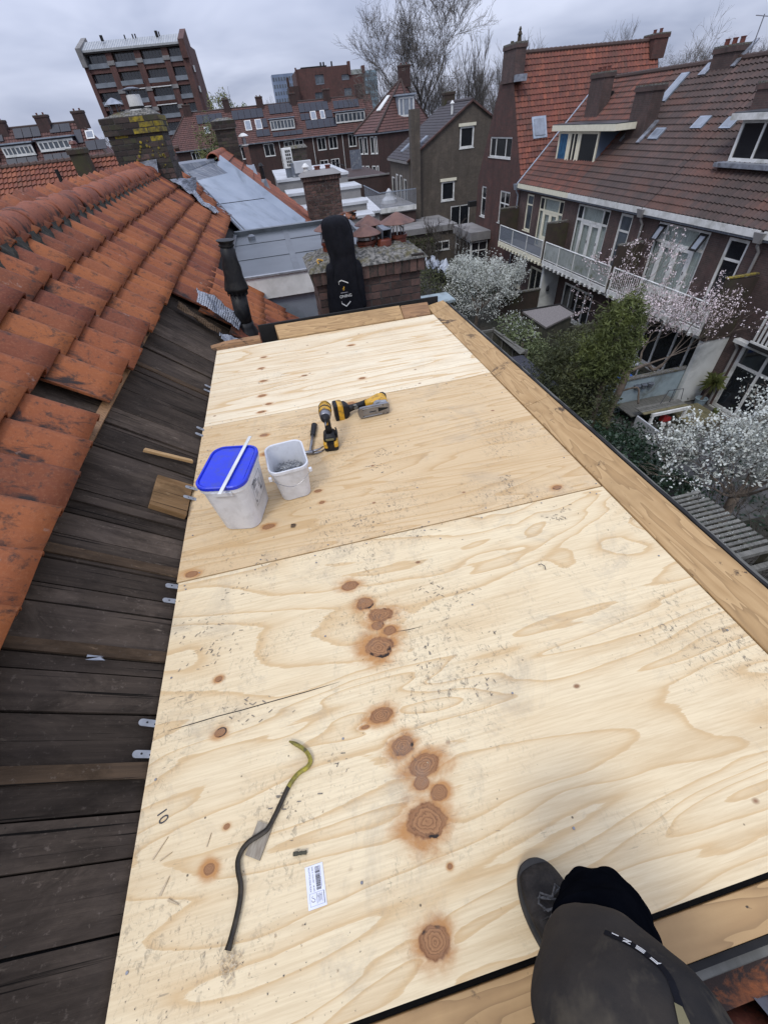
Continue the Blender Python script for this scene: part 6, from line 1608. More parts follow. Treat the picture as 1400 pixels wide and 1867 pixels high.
# front slope: plane from (y 30.5, z -2.6) to (y 33.9, z 3.35)
SA = math.atan2(5.95, 3.4); fs = lambda x, t: Vector((x, 33.9 - 3.4 * t, 3.35 - 5.95 * t))
LR = math.hypot(3.4, 5.95)
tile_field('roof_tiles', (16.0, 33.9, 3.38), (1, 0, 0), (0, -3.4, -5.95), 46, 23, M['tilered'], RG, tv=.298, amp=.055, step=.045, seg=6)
b = MB(); b.hexa([(16.5, 30.6, -2.65), (26, 30.6, -2.65), (26, 37.4, -2.65), (16.5, 37.4, -2.65), (16.5, 33.85, 3.2), (26, 33.85, 3.2), (26, 34.0, 3.2), (16.5, 34.0, 3.2)]); b.box(16.52, 30.6, gz, 26, 37.4, -2.66); b.build('roof_body', M['feltblack'], RG)
b = MB(); b.face([(16.01, 30.5, -2.62), (26, 30.5, -2.62), (26, 33.9, 3.30), (16.01, 33.9, 3.30)]); b.build('roof_boarding', M['feltblack'], RG)
b = MB(); x = 16
while x < 25.9: b.tube([(x, 33.92, 3.40), (x + .31, 33.92, 3.42)], [.12, .135], 8); x += .3
b.build('ridge_tiles', M['tilered'], RG, kind='stuff')
stack(RG, 15.9, 32.95, 2.2, 16.55, 34.65, 3.75, m='brickrow', cap=.08)
b = MB(); b.lathe((16.2, 33.3, 3.83), [(.13, 0), (.10, .3)], 8); b.lathe((16.2, 33.3, 4.1), [(.16, 0), (.05, .18), (.09, .2), (.03, .32)], 8); b.lathe((16.2, 34.2, 3.83), [(.12, 0), (.1, .12)], 8); b.build('chimney_ornament', M['brownwall'], RG)
b = MB(); b.box(15.93, 32.4, 2.2, 16.5, 32.95, 2.5); b.build('lead_soaker', M['lead'], RG)
stack(RG, 25.3, 33.3, 2.6, 26.2, 34.4, 3.62, m='brickred', pots=2)
b = MB(); b.obox(fs(17.5, .56) + Vector((0, -.05, .05)), (1, 0, 0), (0, -5.95, 3.4), .95, .12, 1.15); s = b.build('skylight', M['zinc'], RG); b = MB(); b.obox(fs(17.5, .56) + Vector((0, -.12, .09)), (1, 0, 0), (0, -5.95, 3.4), .68, .02, .88); b.build('pane', M['skyglass'], s)
b = MB(); b.box(15.4, 37.5, -4.35, 16.0, 37.9, -4.0); b.build('wall_box', M['feltblack'], RG)
# bay extension at its foot
bay = thing('bay_extension', 'small glazed extension with dark flat roof at the foot of the red gable', 'extension')
b = MB(); b.box(14.35, 34.4, -6.05, 15.99, 38.2, -5.5); b.build('flat_roof', M['concrete'], bay)
win(bay, (14.5, 34.6, gz), (1, 0, 0), (0, -1, 0), 0, 0, 1.4, 2.2, fw=.08, vx=(.5,), hz=(.72,), sill=False)
win(bay, (14.5, 38, gz), YU, YN, 0, 0, 3.4, 2.2, fw=.08, vx=(.25, .5, .75), hz=(.72,), sill=False)

# ============================================================ brown gable house
BG = thing('gable_house', 'brown grey brick gable house with dark tiled roof, two square windows and outer flue', 'house')
top = [(0, GZ(-1.55)), (5.6, GZ(1.72)), (11.0, GZ(-1.55))]
ops = [(17.24, -1.19, 18.53, .23), (15.63, -4.74, 16.91, -3.3), (16.6, -6.95, 18.5, -5.2)]
facade('gable_wall', (12.62, 45, gz), XU, XN, 11.0, top, [(o[0] - 12.62, GZ(o[1]), o[2] - 12.62, GZ(o[3])) for o in ops], M['bricktan'], BG, rev=.2)
for o, kw in zip(ops, (dict(fw=.14), dict(fw=.14), dict(fw=.09, vx=(.5,)))): win(BG, (12.62, 45, gz), XU, XN, o[0] - 12.62, GZ(o[1]), o[2] - 12.62, GZ(o[3]), rec=.05, **kw)
b = MB(); b.box(17.1, 44.9, .22, 18.65, 45.0, .42); b.box(15.5, 44.9, -3.31, 17.05, 45.0, -3.1); b.build('shutter_box', M['cream'], BG)
ops = [(51.6, -5.5, 50.4, -3.0), (49.9, -4.6, 49.0, -2.7), (48.5, -4.6, 47.6, -2.7), (47.0, -5.5, 46.0, -2.9)]
facade('side_wall', (12.62, 52, gz), YU, YN, 7, GZ(-1.6), [(52 - o[0], GZ(o[1]), 52 - o[2], GZ(o[3])) for o in ops], M['bricktan'], BG)
for o in ops: win(BG, (12.62, 52, gz), YU, YN, 52 - o[0], GZ(o[1]), 52 - o[2], GZ(o[3]), fw=.12, rec=.05)
b = MB(); b.box(12.9, 45.3, gz, 13.0, 52, -1.7); b.box(12.9, 45.25, gz, 23, 45.35, -1.8); b.build('room_back', M['darkroom'], BG)
dv = Vector((-5.6, 0, -3.27)).normalized()
tile_field('roof_tiles', (18.22, 44.9, 1.78), (0, 1, 0), (-5.75, 0, -3.36), 34, 20, M['tileslate'], BG, tv=.335, amp=.03, step=.03, seg=4)
b = MB(); b.hexa([(12.5, 45.5, -1.68), (18.22, 45.5, 1.66), (23.9, 45.5, -1.68), (18.2, 45.5, -1.9), (12.5, 52, -1.68), (18.22, 52, 1.66), (23.9, 52, -1.68), (18.2, 52, -1.9)]); b.build('roof_body', M['tileslate'], BG)
b = MB(); b.tube([(18.22, 44.9, 1.80), (18.22, 52.1, 1.80)], .14, 8); b.build('ridge_cap', M['tileslate'], BG)
b = MB(); b.hexa([(12.4, 44.82, -1.70), (18.22, 44.82, 1.69), (18.22, 44.99, 1.69), (12.4, 44.99, -1.70), (12.4, 44.82, -1.57), (18.22, 44.82, 1.83), (18.22, 44.99, 1.83), (12.4, 44.99, -1.57)]); b.hexa([(18.22, 44.82, 1.69), (24.0, 44.82, -1.70), (24.0, 44.99, -1.70), (18.22, 44.99, 1.69), (18.22, 44.82, 1.83), (24, 44.82, -1.57), (24, 44.99, -1.57), (18.22, 44.99, 1.83)]); b.build('verge_board', M['tileplum'], BG)
b = MB(); b.box(12.35, 44.9, -1.78, 12.55, 52.1, -1.62); b.build('gutter', M['concrete'], BG)
b = MB(); b.box(12.68, 44.3, -7.0, 13.45, 44.995, 1.60); b.build('outer_flue', M['bricktan'], BG)
Mf = (14.6, 48.2)
def onbg(x, y, h): 
    n = Vector((-3.36, 0, 5.75)).normalized(); return Vector((x, y, 1.78 - (18.22 - x) * 3.36 / 5.75)) + n * h
b = MB(); b.obox(onbg(14.3, 46.4, .07), (0, 1, 0), (-3.36, 0, 5.75), .7, .1, 1.1); s = b.build('skylight', M['zinc'], BG); b = MB(); b.obox(onbg(14.3, 46.4, .13), (0, 1, 0), (-3.36, 0, 5.75), .5, .02, .9); b.build('pane', M['skyglass'], s)
b = MB(); b.obox(onbg(13.6, 49.2, .07), (0, 1, 0), (-3.36, 0, 5.75), .7, .1, 1.1); s = b.build('skylight', M['zinc'], BG); b = MB(); b.obox(onbg(13.6, 49.2, .13), (0, 1, 0), (-3.36, 0, 5.75), .5, .02, .9); b.build('pane', M['skyglass'], s)
b = MB(); b.tube([(16.9, 46.2, .9), (16.9, 46.2, 1.75)], .09, 8); b.lathe((16.9, 46.2, 1.7), [(.2, 0), (.02, .2)], 8); b.build('roof_vent', M['white'], BG)
stack(BG, 17.9, 51.0, 1.5, 18.9, 51.8, 2.5, m='brownwall', pots=0)
# low flat roof annex with white edge
an = thing('flat_roof_annex', 'low brick annex with pale roof edge in front of the brown gable', 'annex')
b = MB(); b.box(9.5, 40.2, gz, 15.3, 44.95, -6.15); b.build('wall', M['bricktan'], an); b = MB(); b.box(9.4, 40.0, -6.15, 15.4, 44.98, -5.72); b.build('roof_edge', M['concrete'], an)
win(an, (9.5, 40.2, gz), XU, XN, 3.9, .75, 5.3, 1.45, fw=.09, vx=(.5,), rec=-.02)
# terrace and railing left of it
te = thing('roof_terrace', 'white edged roof terrace with grey steel railing left of the brown gable', 'terrace')
b = MB(); b.box(9.4, 43.0, -4.85, 12.6, 52, -4.42); b.build('terrace_floor', M['concrete'], te); b = MB(); b.box(9.3, 42.9, -4.75, 12.6, 43.0, -4.40); b.build('terrace_edge', M['white'], te)
b = MB(); b.box(9.5, 43.1, gz, 12.6, 51.9, -4.86); b.build('wall', M['brickdark'], te)
b = MB(); b.box(9.3, 42.95, -3.35, 12.6, 43.0, -3.28); b.box(9.3, 43, -3.35, 9.35, 50, -3.28); b.build('handrail', M['zinc'], te)
for k in range(34):
    b = MB(); b.box(9.34 + k * .098, 42.96, -4.4, 9.365 + k * .098, 42.985, -3.35); b.build('baluster', M['zinc'], te)
for k in range(20):
    b = MB(); b.box(9.31, 43.1 + k * .34, -4.4, 9.335, 43.13 + k * .34, -3.35); b.build('baluster', M['zinc'], te)
um = thing('folded_parasol', 'white conical covered object on the railed terrace', 'garden cover', None, (10.9, 46, -4.42)); b = MB(); b.lathe((0, 0, 0), [(.75, 0), (.7, .25), (.35, .5), (.3, .8), (.05, 1.05)], 12); b.build('cover', M['flatroof'], um)
cr_ = thing('corrugated_shed_roof', 'pale corrugated roof below the terrace with long ridges', 'shed')
b = MB(); P = []
for k in range(23):
    y = 35.3 + k * .34; x0, x1 = 5.5 + k * .03, 7.7 + k * .03; P.append((Vector((x0, y, -3.5 + (.06 if k % 2 else 0))), Vector((x1, y, -3.45 + (.06 if k % 2 else 0)))))
b = MB()
for k in range(11):
    x0, x1 = 5.5 + k * .2, 5.7 + k * .2
    b.hexa([(x0, 35.3, -3.6), (x1, 35.3, -3.6), (x1 + .5, 43, -3.6), (x0 + .5, 43, -3.6), (x0, 35.3, -3.5), (x1, 35.3, -3.5 + .07), (x1 + .5, 43, -3.5 + .07), (x0 + .5, 43, -3.5)])
b.build('roof_sheet', M['flatroof'], cr_); b = MB(); b.box(5.6, 35.5, gz, 7.6, 42.8, -3.62); b.build('wall', M['concrete'], cr_)
pb = thing('brick_terrace_wall', 'dark red brick balcony block beside the pyramid roofed house', 'balcony')
b = MB(); b.box(8.2, 52.5, gz, 12.6, 66, -2.9); b.build('wall', M['brickdark'], pb); b = MB(); b.box(8.15, 52.4, -2.9, 12.6, 52.6, -2.78); b.box(8.15, 52.6, -2.9, 8.3, 66, -2.78); b.build('coping', M['concrete'], pb)
b = MB()
for k in range(7): b.tube([(8.25, 54 + k * 1.8, -2.8), (8.25, 54 + k * 1.8, -1.9)], .04, 5)
b.tube([(8.25, 54, -1.9), (8.25, 65, -1.9)], .04, 5); b.build('railing', M['feltblack'], pb); b = MB(); b.box(10.3, 62, -2.8, 11.6, 62.1, -1.1); b.build('screen', M['zincdark'], pb)
# ============================================================ far rows of houses
def far_row(label, x0, x1, ye, zr, ze, dy, tm, wins, dorms, solars, skies, chims, pipes, hipl=None, hipr=None, nrows=None, wm='brickdark', zb=None):
    """row whose eaves face us along X: eave at (ye, ze), ridge at (ye+dy, zr)"""
    h = thing('terraced_row', label, 'row of houses')
    V = Vector((0, -dy, ze - zr)); LV = V.length; V.normalize(); N = Vector((0, -(zr - ze), dy)).normalized()
    nv = nrows or int(LV / .34); tv = LV / nv; nu = int((x1 - x0) / .3)
    hl, hr = hipl or 0, hipr or 0
    clip = lambda u, v: (u > hl * (1 - v / LV) and u < (x1 - x0) - hr * (1 - v / LV))
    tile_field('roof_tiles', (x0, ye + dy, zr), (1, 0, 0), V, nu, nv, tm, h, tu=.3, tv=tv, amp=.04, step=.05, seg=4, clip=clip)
    b = MB(); b.hexa([(x0 + .1, ye + .1, ze - .1), (x1, ye + .1, ze - .1), (x1, ye + 2 * dy, ze - .1), (x0 + .1, ye + 2 * dy, ze - .1), (x0 + hl, ye + dy, zr - .1), (x1 - hr, ye + dy, zr - .1), (x1 - hr, ye + dy + .1, zr - .1), (x0 + hl, ye + dy + .1, zr - .1)]); b.build('roof_body', tm, h)
    b = MB(); b.tube([(x0 + hl, ye + dy, zr + .03), (x1 - hr, ye + dy, zr + .03)], .13, 6)
    if hl: b.tube([(x0 + hl, ye + dy, zr + .03), (x0, ye, ze + .05)], .13, 6)
    if hr: b.tube([(x1 - hr, ye + dy, zr + .03), (x1, ye, ze + .05)], .13, 6)
    b.build('ridge_tiles', tm, h)
    ops = [(a - x0, c0 - gz, a + w_ - x0, c1 - gz) for (a, w_, c0, c1) in wins]
    facade('wall', (x0, ye + .3, gz), XU, XN, x1 - x0, ze - gz, ops, M[wm], h, rev=.2)
    b = MB(); b.box(x0, ye + .7, gz, x1, ye + .8, ze - .1); b.build('room_back', M['darkroom'], h)
    for (a, w_, c0, c1) in wins: win(h, (x0, ye + .3, gz), XU, XN, a - x0, c0 - gz, a + w_ - x0, c1 - gz, fw=.12, vx=(.5,) if w_ > 1.2 else (), rec=.05, fd=.1)
    b = MB(); b.box(x0 - .1, ye - .15, ze - .12, x1 + .1, ye + .3, ze + .05); b.build('gutter', M['zincdark'], h)
    def on(x, z, hh): 
        t_ = (zr - z) / (zr - ze); return Vector((x, ye + dy - dy * t_, z)) + N * hh
    for (a, c, z0, z1) in dorms:
        p0 = on(a, z0, 0); p1 = on(a, z1, 0)
        b = MB(); b.box(a, p0.y - .2, z0, c, p1.y + 1.5, z1); d = b.build('dormer', M['solar'], h)
        n = 7; win(h, (a, p0.y - .21, z0), XU, XN, .05, .1, c - a - .05, z1 - z0 - .15, fw=.16, vx=[k / n for k in range(1, n)], rec=0, name='dormer_window', fd=.1, glass='glassb')
        b = MB(); b.box(a - .15, p0.y - .45, z1, c + .15, p1.y + 1.6, z1 + .12); b.build('dormer_roof', M['zinc'], h)
    for (a, c, z0, z1) in solars:
        nn_ = max(1, round((c - a) / 1.1))
        for k in range(nn_):
            u0, u1 = a + (c - a) * k / nn_ + .03, a + (c - a) * (k + 1) / nn_ - .03
            b = MB(); P = [on(u0, z0, .12), on(u1, z0, .12), on(u1, z1, .12), on(u0, z1, .12)]; b.hexa(P + [p + N * .05 for p in P]); b.build('solar_panel', M['solar'], h)
    for (a, c, z0, z1) in skies:
        b = MB(); P = [on(a, z0, .1), on(c, z0, .1), on(c, z1, .1), on(a, z1, .1)]; b.hexa(P + [p + N * .08 for p in P]); s = b.build('skylight', M['white'], h)
        b = MB(); P = [on(a + .12, z0 + .1, .19), on(c - .12, z0 + .1, .19), on(c - .12, z1 - .1, .19), on(a + .12, z1 - .1, .19)]; b.face(P); b.build('pane', M['skyglass'], s)
    for (a, c, zt) in chims: stack(h, a, ye + dy - .5, zr - .6, c, ye + dy + .5, zt, 'brickdark', 2)
    for a in pipes: b = MB(); b.tube([(a, ye + .2, ze), (a, ye + .2, gz)], .06, 6); b.build('drain_pipe', M['white'], h)
    return h
WB = []
for a, w_ in ((-12.5, 1.5), (-9.5, 1.5), (-6.5, 1.5), (-3.2, 1.5), (1.2, 2.0), (5.2, 1.7), (7.3, 1.7), (11.7, 1.7), (14.0, 1.7), (18.0, 1.6), (20.2, 1.4)):
    WB.append((a, w_, -2.35, -.5))
    if a > 10: WB.append((a, w_, -5.75, -3.85))
far_row('long dark brick row with solar panels and two white dormers in the far middle', -17.0, 24.0, 108, 4.8, -.25, 4.5, M['tileplum'], WB,
        [(3.3, 8.0, 1.15, 2.75), (16.0, 21.9, 1.15, 2.75)],
        [(-10.0, -5.2, 3.1, 4.3), (-3.4, 2.5, 3.15, 4.4), (3.7, 8.2, 3.4, 4.7), (9.4, 15.2, 3.2, 4.45), (16.2, 21.3, 3.2, 4.3), (3.4, 9.2, .25, .85), (10.1, 16.1, .8, 2.0), (.4, 3.0, .5, 1.4), (9.4, 11.2, 2.1, 3.0), (14.3, 15.7, 2.1, 3.1), (1.9, 2.9, 1.7, 2.9)],
        [(-1.4, -.2, 1.5, 2.9), (.6, 1.8, 1.5, 2.9), (11.4, 12.5, 2.0, 3.2), (13.3, 14.2, 2.0, 3.2), (-9.0, -8.0, 1.7, 2.6)],
        [(-12.0, -10.6, 5.9), (-4.6, -3.4, 6.1), (1.6, 2.9, 6.0), (8.0, 9.2, 6.0), (14.6, 15.9, 6.1), (21.0, 22.3, 6.3)], (4.3, 10.9, 16.8), hipl=5.2)
far_row('plum tiled row with big white slanted dormer windows at the far left', -46.0, -16.0, 67.5, 3.72, -.9, 3.4, M['tileplum'], [],
        [(-27.9, -24.6, 1.35, 2.45), (-24.1, -20.2, 1.5, 2.6), (-31.8, -28.6, 1.2, 2.3)],
        [(-26.4, -23.6, 2.8, 3.6), (-22.6, -20.3, 2.95, 3.6), (-30.5, -27.6, 2.7, 3.5), (-28.0, -24.7, .45, 1.2), (-24.0, -20.1, .55, 1.25), (-19.2, -16.95, 1.2, 2.0), (-20.1, -19.3, 1.9, 3.0)],
        [(-18.9, -18.0, 2.15, 2.85)],
        [(-23.6, -22.3, 4.5), (-19.6, -18.4, 4.55), (-28.2, -26.9, 4.4)], (), hipr=3.2)

# pyramid roofed corner house
PC = thing('corner_house', 'dark brick corner house with red pyramid roof and small white dormer', 'house')
K, L_, Rr, Bk = Vector((16.6, 75, 0)), Vector((14.3, 79, 0)), Vector((22.2, 76.2, 0)), Vector((26.5, 82, 0))
L2 = Vector((18.5, 88, 0)); ze = -.12
AP = Vector((21.7, 80.5, 4.95))
poly = [K, Rr, Bk, L2, L_]
cen = Vector((20.5, 80.5, 0))
def outp(p, k=1.06): 
    q = cen + (p - cen) * k; return Vector((q.x, q.y, ze))
def roof_tri(P, Q, T, m):
    b = MB(); n = 18; 
    for j in range(n):
        t0, t1 = j / n, (j + 1) / n; a0, a1 = lerp(T, P, t0), lerp(T, P, t1); c0, c1 = lerp(T, Q, t0), lerp(T, Q, t1)
        nm = (Q - P).cross(T - P).normalized(); nm = nm if nm.z > 0 else -nm; lu = (Q - P).length / .3; up = nm * .05
        f_ = lambda p: 0
        b.face([a0, a1 + up, c1 + up, c0], 0, [(lu * (.5 - t0 / 2), j + .05), (lu * (.5 - t1 / 2), j + .95), (lu * (.5 + t1 / 2), j + .95), (lu * (.5 + t0 / 2), j + .05)])
        b.face([a1 + up, a1, c1, c1 + up], 0, [(0, j)] * 4)
    return b.build('roof_slope', m, PC)
for P, Q in zip(poly, poly[1:] + poly[:1]): roof_tri(outp(P), outp(Q), AP, M['tileplum'])
b = MB()
for P in (K, L_, Rr, Bk): b.tube([AP + Vector((0, 0, .06)), outp(P) + Vector((0, 0, .12))], .14, 6)
b.build('hip_tiles', M['tileplum'], PC)
def wallseg(P, Q, wn_, rows_):
    U = (Q - P); W = U.length; U.normalize(); N = Vector((U.y, -U.x, 0)); 
    if N.dot(Vector((0, 0, 0)) - P) < 0: N = -N
    O = Vector((P.x, P.y, gz)); ops = []
    for (z0, z1) in rows_:
        for (u, w_) in wn_: ops.append((u, z0 - gz, u + w_, z1 - gz))
    facade('wall', O, U, N, W, ze - gz + .05, ops, M['brickdark'], PC, rev=.2)
    for o in ops: win(PC, O, U, N, *o, fw=.11, vx=(), rec=.05, fd=.1)
wallseg(L_, K, ((.5, .8), (1.55, .8), (3.0, .8), (4.0, .45)), ((-2.3, -.45), (-5.7, -3.6)))
wallseg(K, Rr, (), ()); wallseg(L2, L_, ((2, .9), (5, .9)), ((-2.3, -.45), (-5.7, -3.6)))
b = MB(); b.prism([(p.x + (cen.x - p.x) * .12, p.y + (cen.y - p.y) * .12) for p in poly], gz, ze - .1); b.build('room_back', M['darkroom'], PC)
b = MB(); b.prism([(outp(p).x, outp(p).y) for p in poly], ze - .16, ze - .02); b.build('eaves', M['zincdark'], PC)
b = MB(); b.box(20.2, 76.9, 1.1, 22.6, 80, 3.25); b.build('dormer', M['zinc'], PC); win(PC, (20.2, 76.88, 1.1), XU, XN, .1, .1, 2.3, 2.0, fw=.16, vx=(.3, .7), rec=0, name='dormer_window', glass='skyglass')
b = MB(); b.box(20.0, 76.6, 3.25, 22.8, 80, 3.42); b.build('dormer_roof', M['zinc'], PC)
nL = (outp(K) - outp(L_)).cross(AP - outp(L_)).normalized(); nL = nL if nL.z > 0 else -nL
for t_ in (.40, .56):
    base = lerp(lerp(outp(L_), outp(K), t_), AP, .40); tp_ = lerp(lerp(outp(L_), outp(K), t_), AP, .68); sd_ = (outp(K) - outp(L_)).normalized() * .17
    b = MB(); P = [base - sd_, base + sd_, tp_ + sd_, tp_ - sd_]; b.hexa([p + nL * .1 for p in P] + [p + nL * .22 for p in P]); b.build('skylight', M['white'], PC)
stack(PC, AP.x - .2, AP.y, 4.2, AP.x + 1.4, AP.y + .9, 6.3, 'brickdark', 2)

# left orange tiled roof beyond our ridge
LRf = thing('tiled_roof', 'lower orange tiled roof crossing behind our ridge at the left', 'house')
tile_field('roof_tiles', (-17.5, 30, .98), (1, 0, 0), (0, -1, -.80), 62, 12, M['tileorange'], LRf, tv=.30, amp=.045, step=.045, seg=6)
b = MB(); b.hexa([(-17.5, 27, -1.55), (-4.2, 27, -1.55), (-4.2, 33, -1.55), (-17.5, 33, -1.55), (-17.5, 29.95, .9), (-4.2, 29.95, .9), (-4.2, 30.05, .9), (-17.5, 30.05, .9)]); b.box(-17.5, 27.1, gz, -4.2, 33, -1.56); b.build('roof_body', M['brickdark'], LRf)
b = MB(); x = -17.5
while x < -4.3: b.tube([(x, 30, .99), (x + .34, 30, 1.01)], [.10, .12], 8); x += .33
b.build('ridge_tiles', M['tileorange'], LRf, kind='stuff')
stack(LRf, -8.85, 28.6, -.3, -8.15, 29.3, 1.36, 'brickmoss' if 0 else 'brownwall', 0, cap=.06)
b = MB(); b.lathe((-8.55, 28.95, 1.42), [(.16, 0), (.14, .12), (.20, .14), (.16, .24), (.06, .26)], 10); b.build('clay_pot', M['clay'], LRf)
b = MB(); b.hexa([(-8.95, 28.5, -.02), (-8.05, 28.5, -.02), (-8.05, 28.6, .1), (-8.95, 28.6, .1), (-8.9, 28.55, .32), (-8.1, 28.55, .32), (-8.1, 28.6, .34), (-8.9, 28.6, .34)]); b.build('lead_apron', M['lead'], LRf)
b = MB(); b.tube([(-9.75, 28.7, .0), (-9.75, 28.7, .75)], .09, 8); b.hexa([(-9.95, 28.3, -.35), (-9.3, 28.3, -.35), (-9.3, 28.7, -.1), (-9.95, 28.7, -.1), (-9.9, 28.3, -.1), (-9.4, 28.3, -.1), (-9.4, 28.7, .1), (-9.9, 28.7, .1)]); b.build('roof_vent', M['feltblack'], LRf)

# ============================================================ apartment tower
TW_ = thing('apartment_tower', 'tall brown brick apartment tower with glass balconies and pale sloping metal roof', 'tower')
Ut = Vector((1, -.07, 0)).normalized(); Nt = Vector((-.07, -1, 0)).normalized(); OT = Vector((-35.0, 151.0, gz))
def TP(u, z, d): return OT + Ut * u + Vector((0, 0, z - gz)) - Nt * d
def tbox(b, u0, z0, d0, u1, z1, d1, m=0):
    P = []
    for z in (z0, z1):
        for (u, d) in ((u0, d0), (u1, d0), (u1, d1), (u0, d1)): P.append(TP(u, z, d))
    b.hexa(P, m)
WT = 23.9
b = MB(); tbox(b, .6, gz, 1.6, WT - .4, 17.3, 13); b.build('body', M['brickfar'], TW_)
piers = [(0, .9), (5.6, 7.0), (12.0, 13.4), (18.2, 19.6), (WT - 1.4, WT)]
for (a, c) in piers:
    b = MB(); tbox(b, a, gz, 0, c, 17.0, 1.6); b.build('pier', M['brickfar'], TW_)
lev = [17.0 - 3.05 * k for k in range(9)]
bays = [(.9, 5.6), (7.0, 12.0), (13.4, 18.2), (19.6, WT - 1.4)]
for bi, (a, c) in enumerate(bays):
    for k, z in enumerate(lev[:-1]):
        z0 = z - 3.05
        if z0 < gz: break
        b = MB(); tbox(b, a, z0, .35, c, z0 + .75, 1.6); b.build('spandrel', M['brickfar'], TW_)
        solid = (bi in (1, 2) and k >= 5)
        if solid:
            b = MB(); tbox(b, a, z0, .2, c, z, 1.6); b.build('wall_panel', M['brickfar'], TW_)
            for q in range(3):
                w0 = a + .5 + q * 1.5; O2 = TP(w0, z0 + 1.2, .2); win(TW_, O2, Ut, Nt, 0, 0, 1.0, 1.2, fw=.1, rec=-.05, sill=False, glass='glassb')
        else:
            O2 = TP(a, z0 + .75, 1.5); nn_ = 4 if bi in (0, 3) else 6
            win(TW_, O2, Ut, Nt, .1, 0, c - a - .1, 2.25, m='concrete' if bi in (1, 2) else 'mesh', fw=.12, vx=[q / nn_ for q in range(1, nn_)], rec=-.03, sill=False, glass='glass')
            b = MB(); tbox(b, a, z0 - .05, -.45 if (k in (1, 2) and bi in (1, 2)) else .2, c, z0 + .10, 1.6); b.build('balcony_slab', M['white'] if (k in (1, 2) and bi in (1, 2)) or k == 6 else M['brickfar'], TW_)
            b = MB(); d_ = -.45 if (k in (1, 2) and bi in (1, 2)) else .12; tbox(b, a, z0 + .72, d_, c, z0 + 1.5, d_ + .06); b.build('balcony_glass', M['railglass'], TW_)
# sloping metal roof and side wings
b = MB(); b.hexa([TP(.9, 17.2, -.3), TP(WT - 1.1, 17.2, -.3), TP(WT - 1.1, 17.2, 6), TP(.9, 17.2, 6), TP(.9, 17.6, -.3), TP(WT - 1.1, 17.6, -.3), TP(WT - 1.1, 19.3, 4.5), TP(.9, 19.3, 4.5)]); b.build('metal_roof', M['metalroof'], TW_)
b = MB()
for k in range(40):
    u = 1.0 + k * .55; b.hexa([TP(u, 17.55, -.3), TP(u + .06, 17.55, -.3), TP(u + .06, 19.2, 4.4), TP(u, 19.2, 4.4), TP(u, 17.64, -.31), TP(u + .06, 17.64, -.31), TP(u + .06, 19.32, 4.4), TP(u, 19.32, 4.4)])
b.build('roof_seams', M['zinc'], TW_, kind='stuff')
b = MB(); tbox(b, .9, 16.95, -.35, WT - 1.1, 17.25, -.2); b.build('roof_edge', M['feltblack'], TW_)
for (a, c) in ((-.1, 1.0), (WT - 1.2, WT + .1)):
    b = MB(); b.hexa([TP(a, 15.0, -.6), TP(c, 15.0, -.6), TP(c, 15.0, 9), TP(a, 15.0, 9), TP(a, 17.9, -.9), TP(c, 17.9, -.9), TP(c, 20.2, 6.5), TP(a, 20.2, 6.5)]); b.build('end_wall_top', M['concrete'] if a < 1 else M['brickfar'], TW_)
b = MB(); b.hexa([TP(WT, gz, .2), TP(WT + 1.2, gz, 3.0), TP(WT + 1.2, gz, 13), TP(WT, gz, 13), TP(WT, 17.5, .2), TP(WT + .2, 17.4, 2.0), TP(WT + .2, 17.4, 13), TP(WT, 17.5, 13)]); b.build('side_wall', M['brickfar'], TW_)
for z in (9.4, 12.8):
    b = MB(); tbox(b, WT + .3, z, 1.2, WT + .55, z + 1.1, 1.9); b.build('side_window', M['white'], TW_)
for z in (15.6, 11.0, 7.6):
    for (a, c) in piers[1:4]:
        b = MB(); tbox(b, a - .1, z - .6, -.15, c + .1, z + .1, 0); b.build('pier_cap', M['concrete'], TW_)
b = MB()
for (u, d) in ((5.2, 2.5), (17.4, 3.2)): tbox(b, u, 19.0, d, u + .55, 19.9, d + .5)
for u in (10.4, 12.2, 12.8, 18.2): tbox(b, u, 19.0, 3, u + .25, 19.7, 3.2)
b.build('roof_vents', M['feltblack'], TW_)

# brown block, blue tower, glass tower
BB = thing('apartment_block', 'stepped dark brown brick apartment block with roof terraces in the far middle', 'building')
ops = [(19.2, 9.2, 21.6, 11.0), (18.6, 5.6, 21.4, 7.7), (26.8, 6.0, 28.9, 8.0), (21.9 + 4.6, 9.6, 28.6, 10.6)]
facade('wall', (14.4, 160, gz), XU, XN, 18.4, [(0, 12.3 - gz), (14.6, 12.3 - gz), (14.61, 10.4 - gz), (18.4, 10.4 - gz)], [(o[0] - 14.4, o[1] - gz, o[2] - 14.4, o[3] - gz) for o in ops], M['brickfar'], BB, rev=.5)
for o in ops: win(BB, (14.4, 160, gz), XU, XN, o[0] - 14.4, o[1] - gz, o[2] - 14.4, o[3] - gz, fw=.14, vx=(.5,), rec=.3, m='mesh', glass='glassb')
b = MB(); b.box(14.4, 161, gz, 32.8, 176, 10.3); b.box(14.4, 161, 10.3, 29, 176, 12.25); b.build('body', M['brickfar'], BB)
b = MB(); b.box(28.4, 159.6, 10.4, 29.1, 161, 12.9); b.box(32.2, 159.6, 10.4, 33.0, 161, 11.9); b.box(14.1, 159.7, 5, 14.5, 160, 12.6); b.build('corner_pier', M['brickfar'], BB)
b = MB()
for x in (21.4, 22.2, 24.4): b.box(x, 163, 12.2, x + .4, 163.4, 13.4)
b.box(16, 162, 12.25, 23, 168, 12.7); b.build('roof_vents', M['feltblack'], BB)
b = MB(); b.box(29.2, 159.9, 10.4, 32.2, 160.0, 11.3); b.build('terrace_glass', M['frost'], BB)
b = MB(); b.box(11.6, 158.0, gz, 14.3, 166, 9.2); b.box(11.4, 158.2, 9.2, 12.0, 160, 10.9); b.build('side_wing', M['brickdark'], BB)
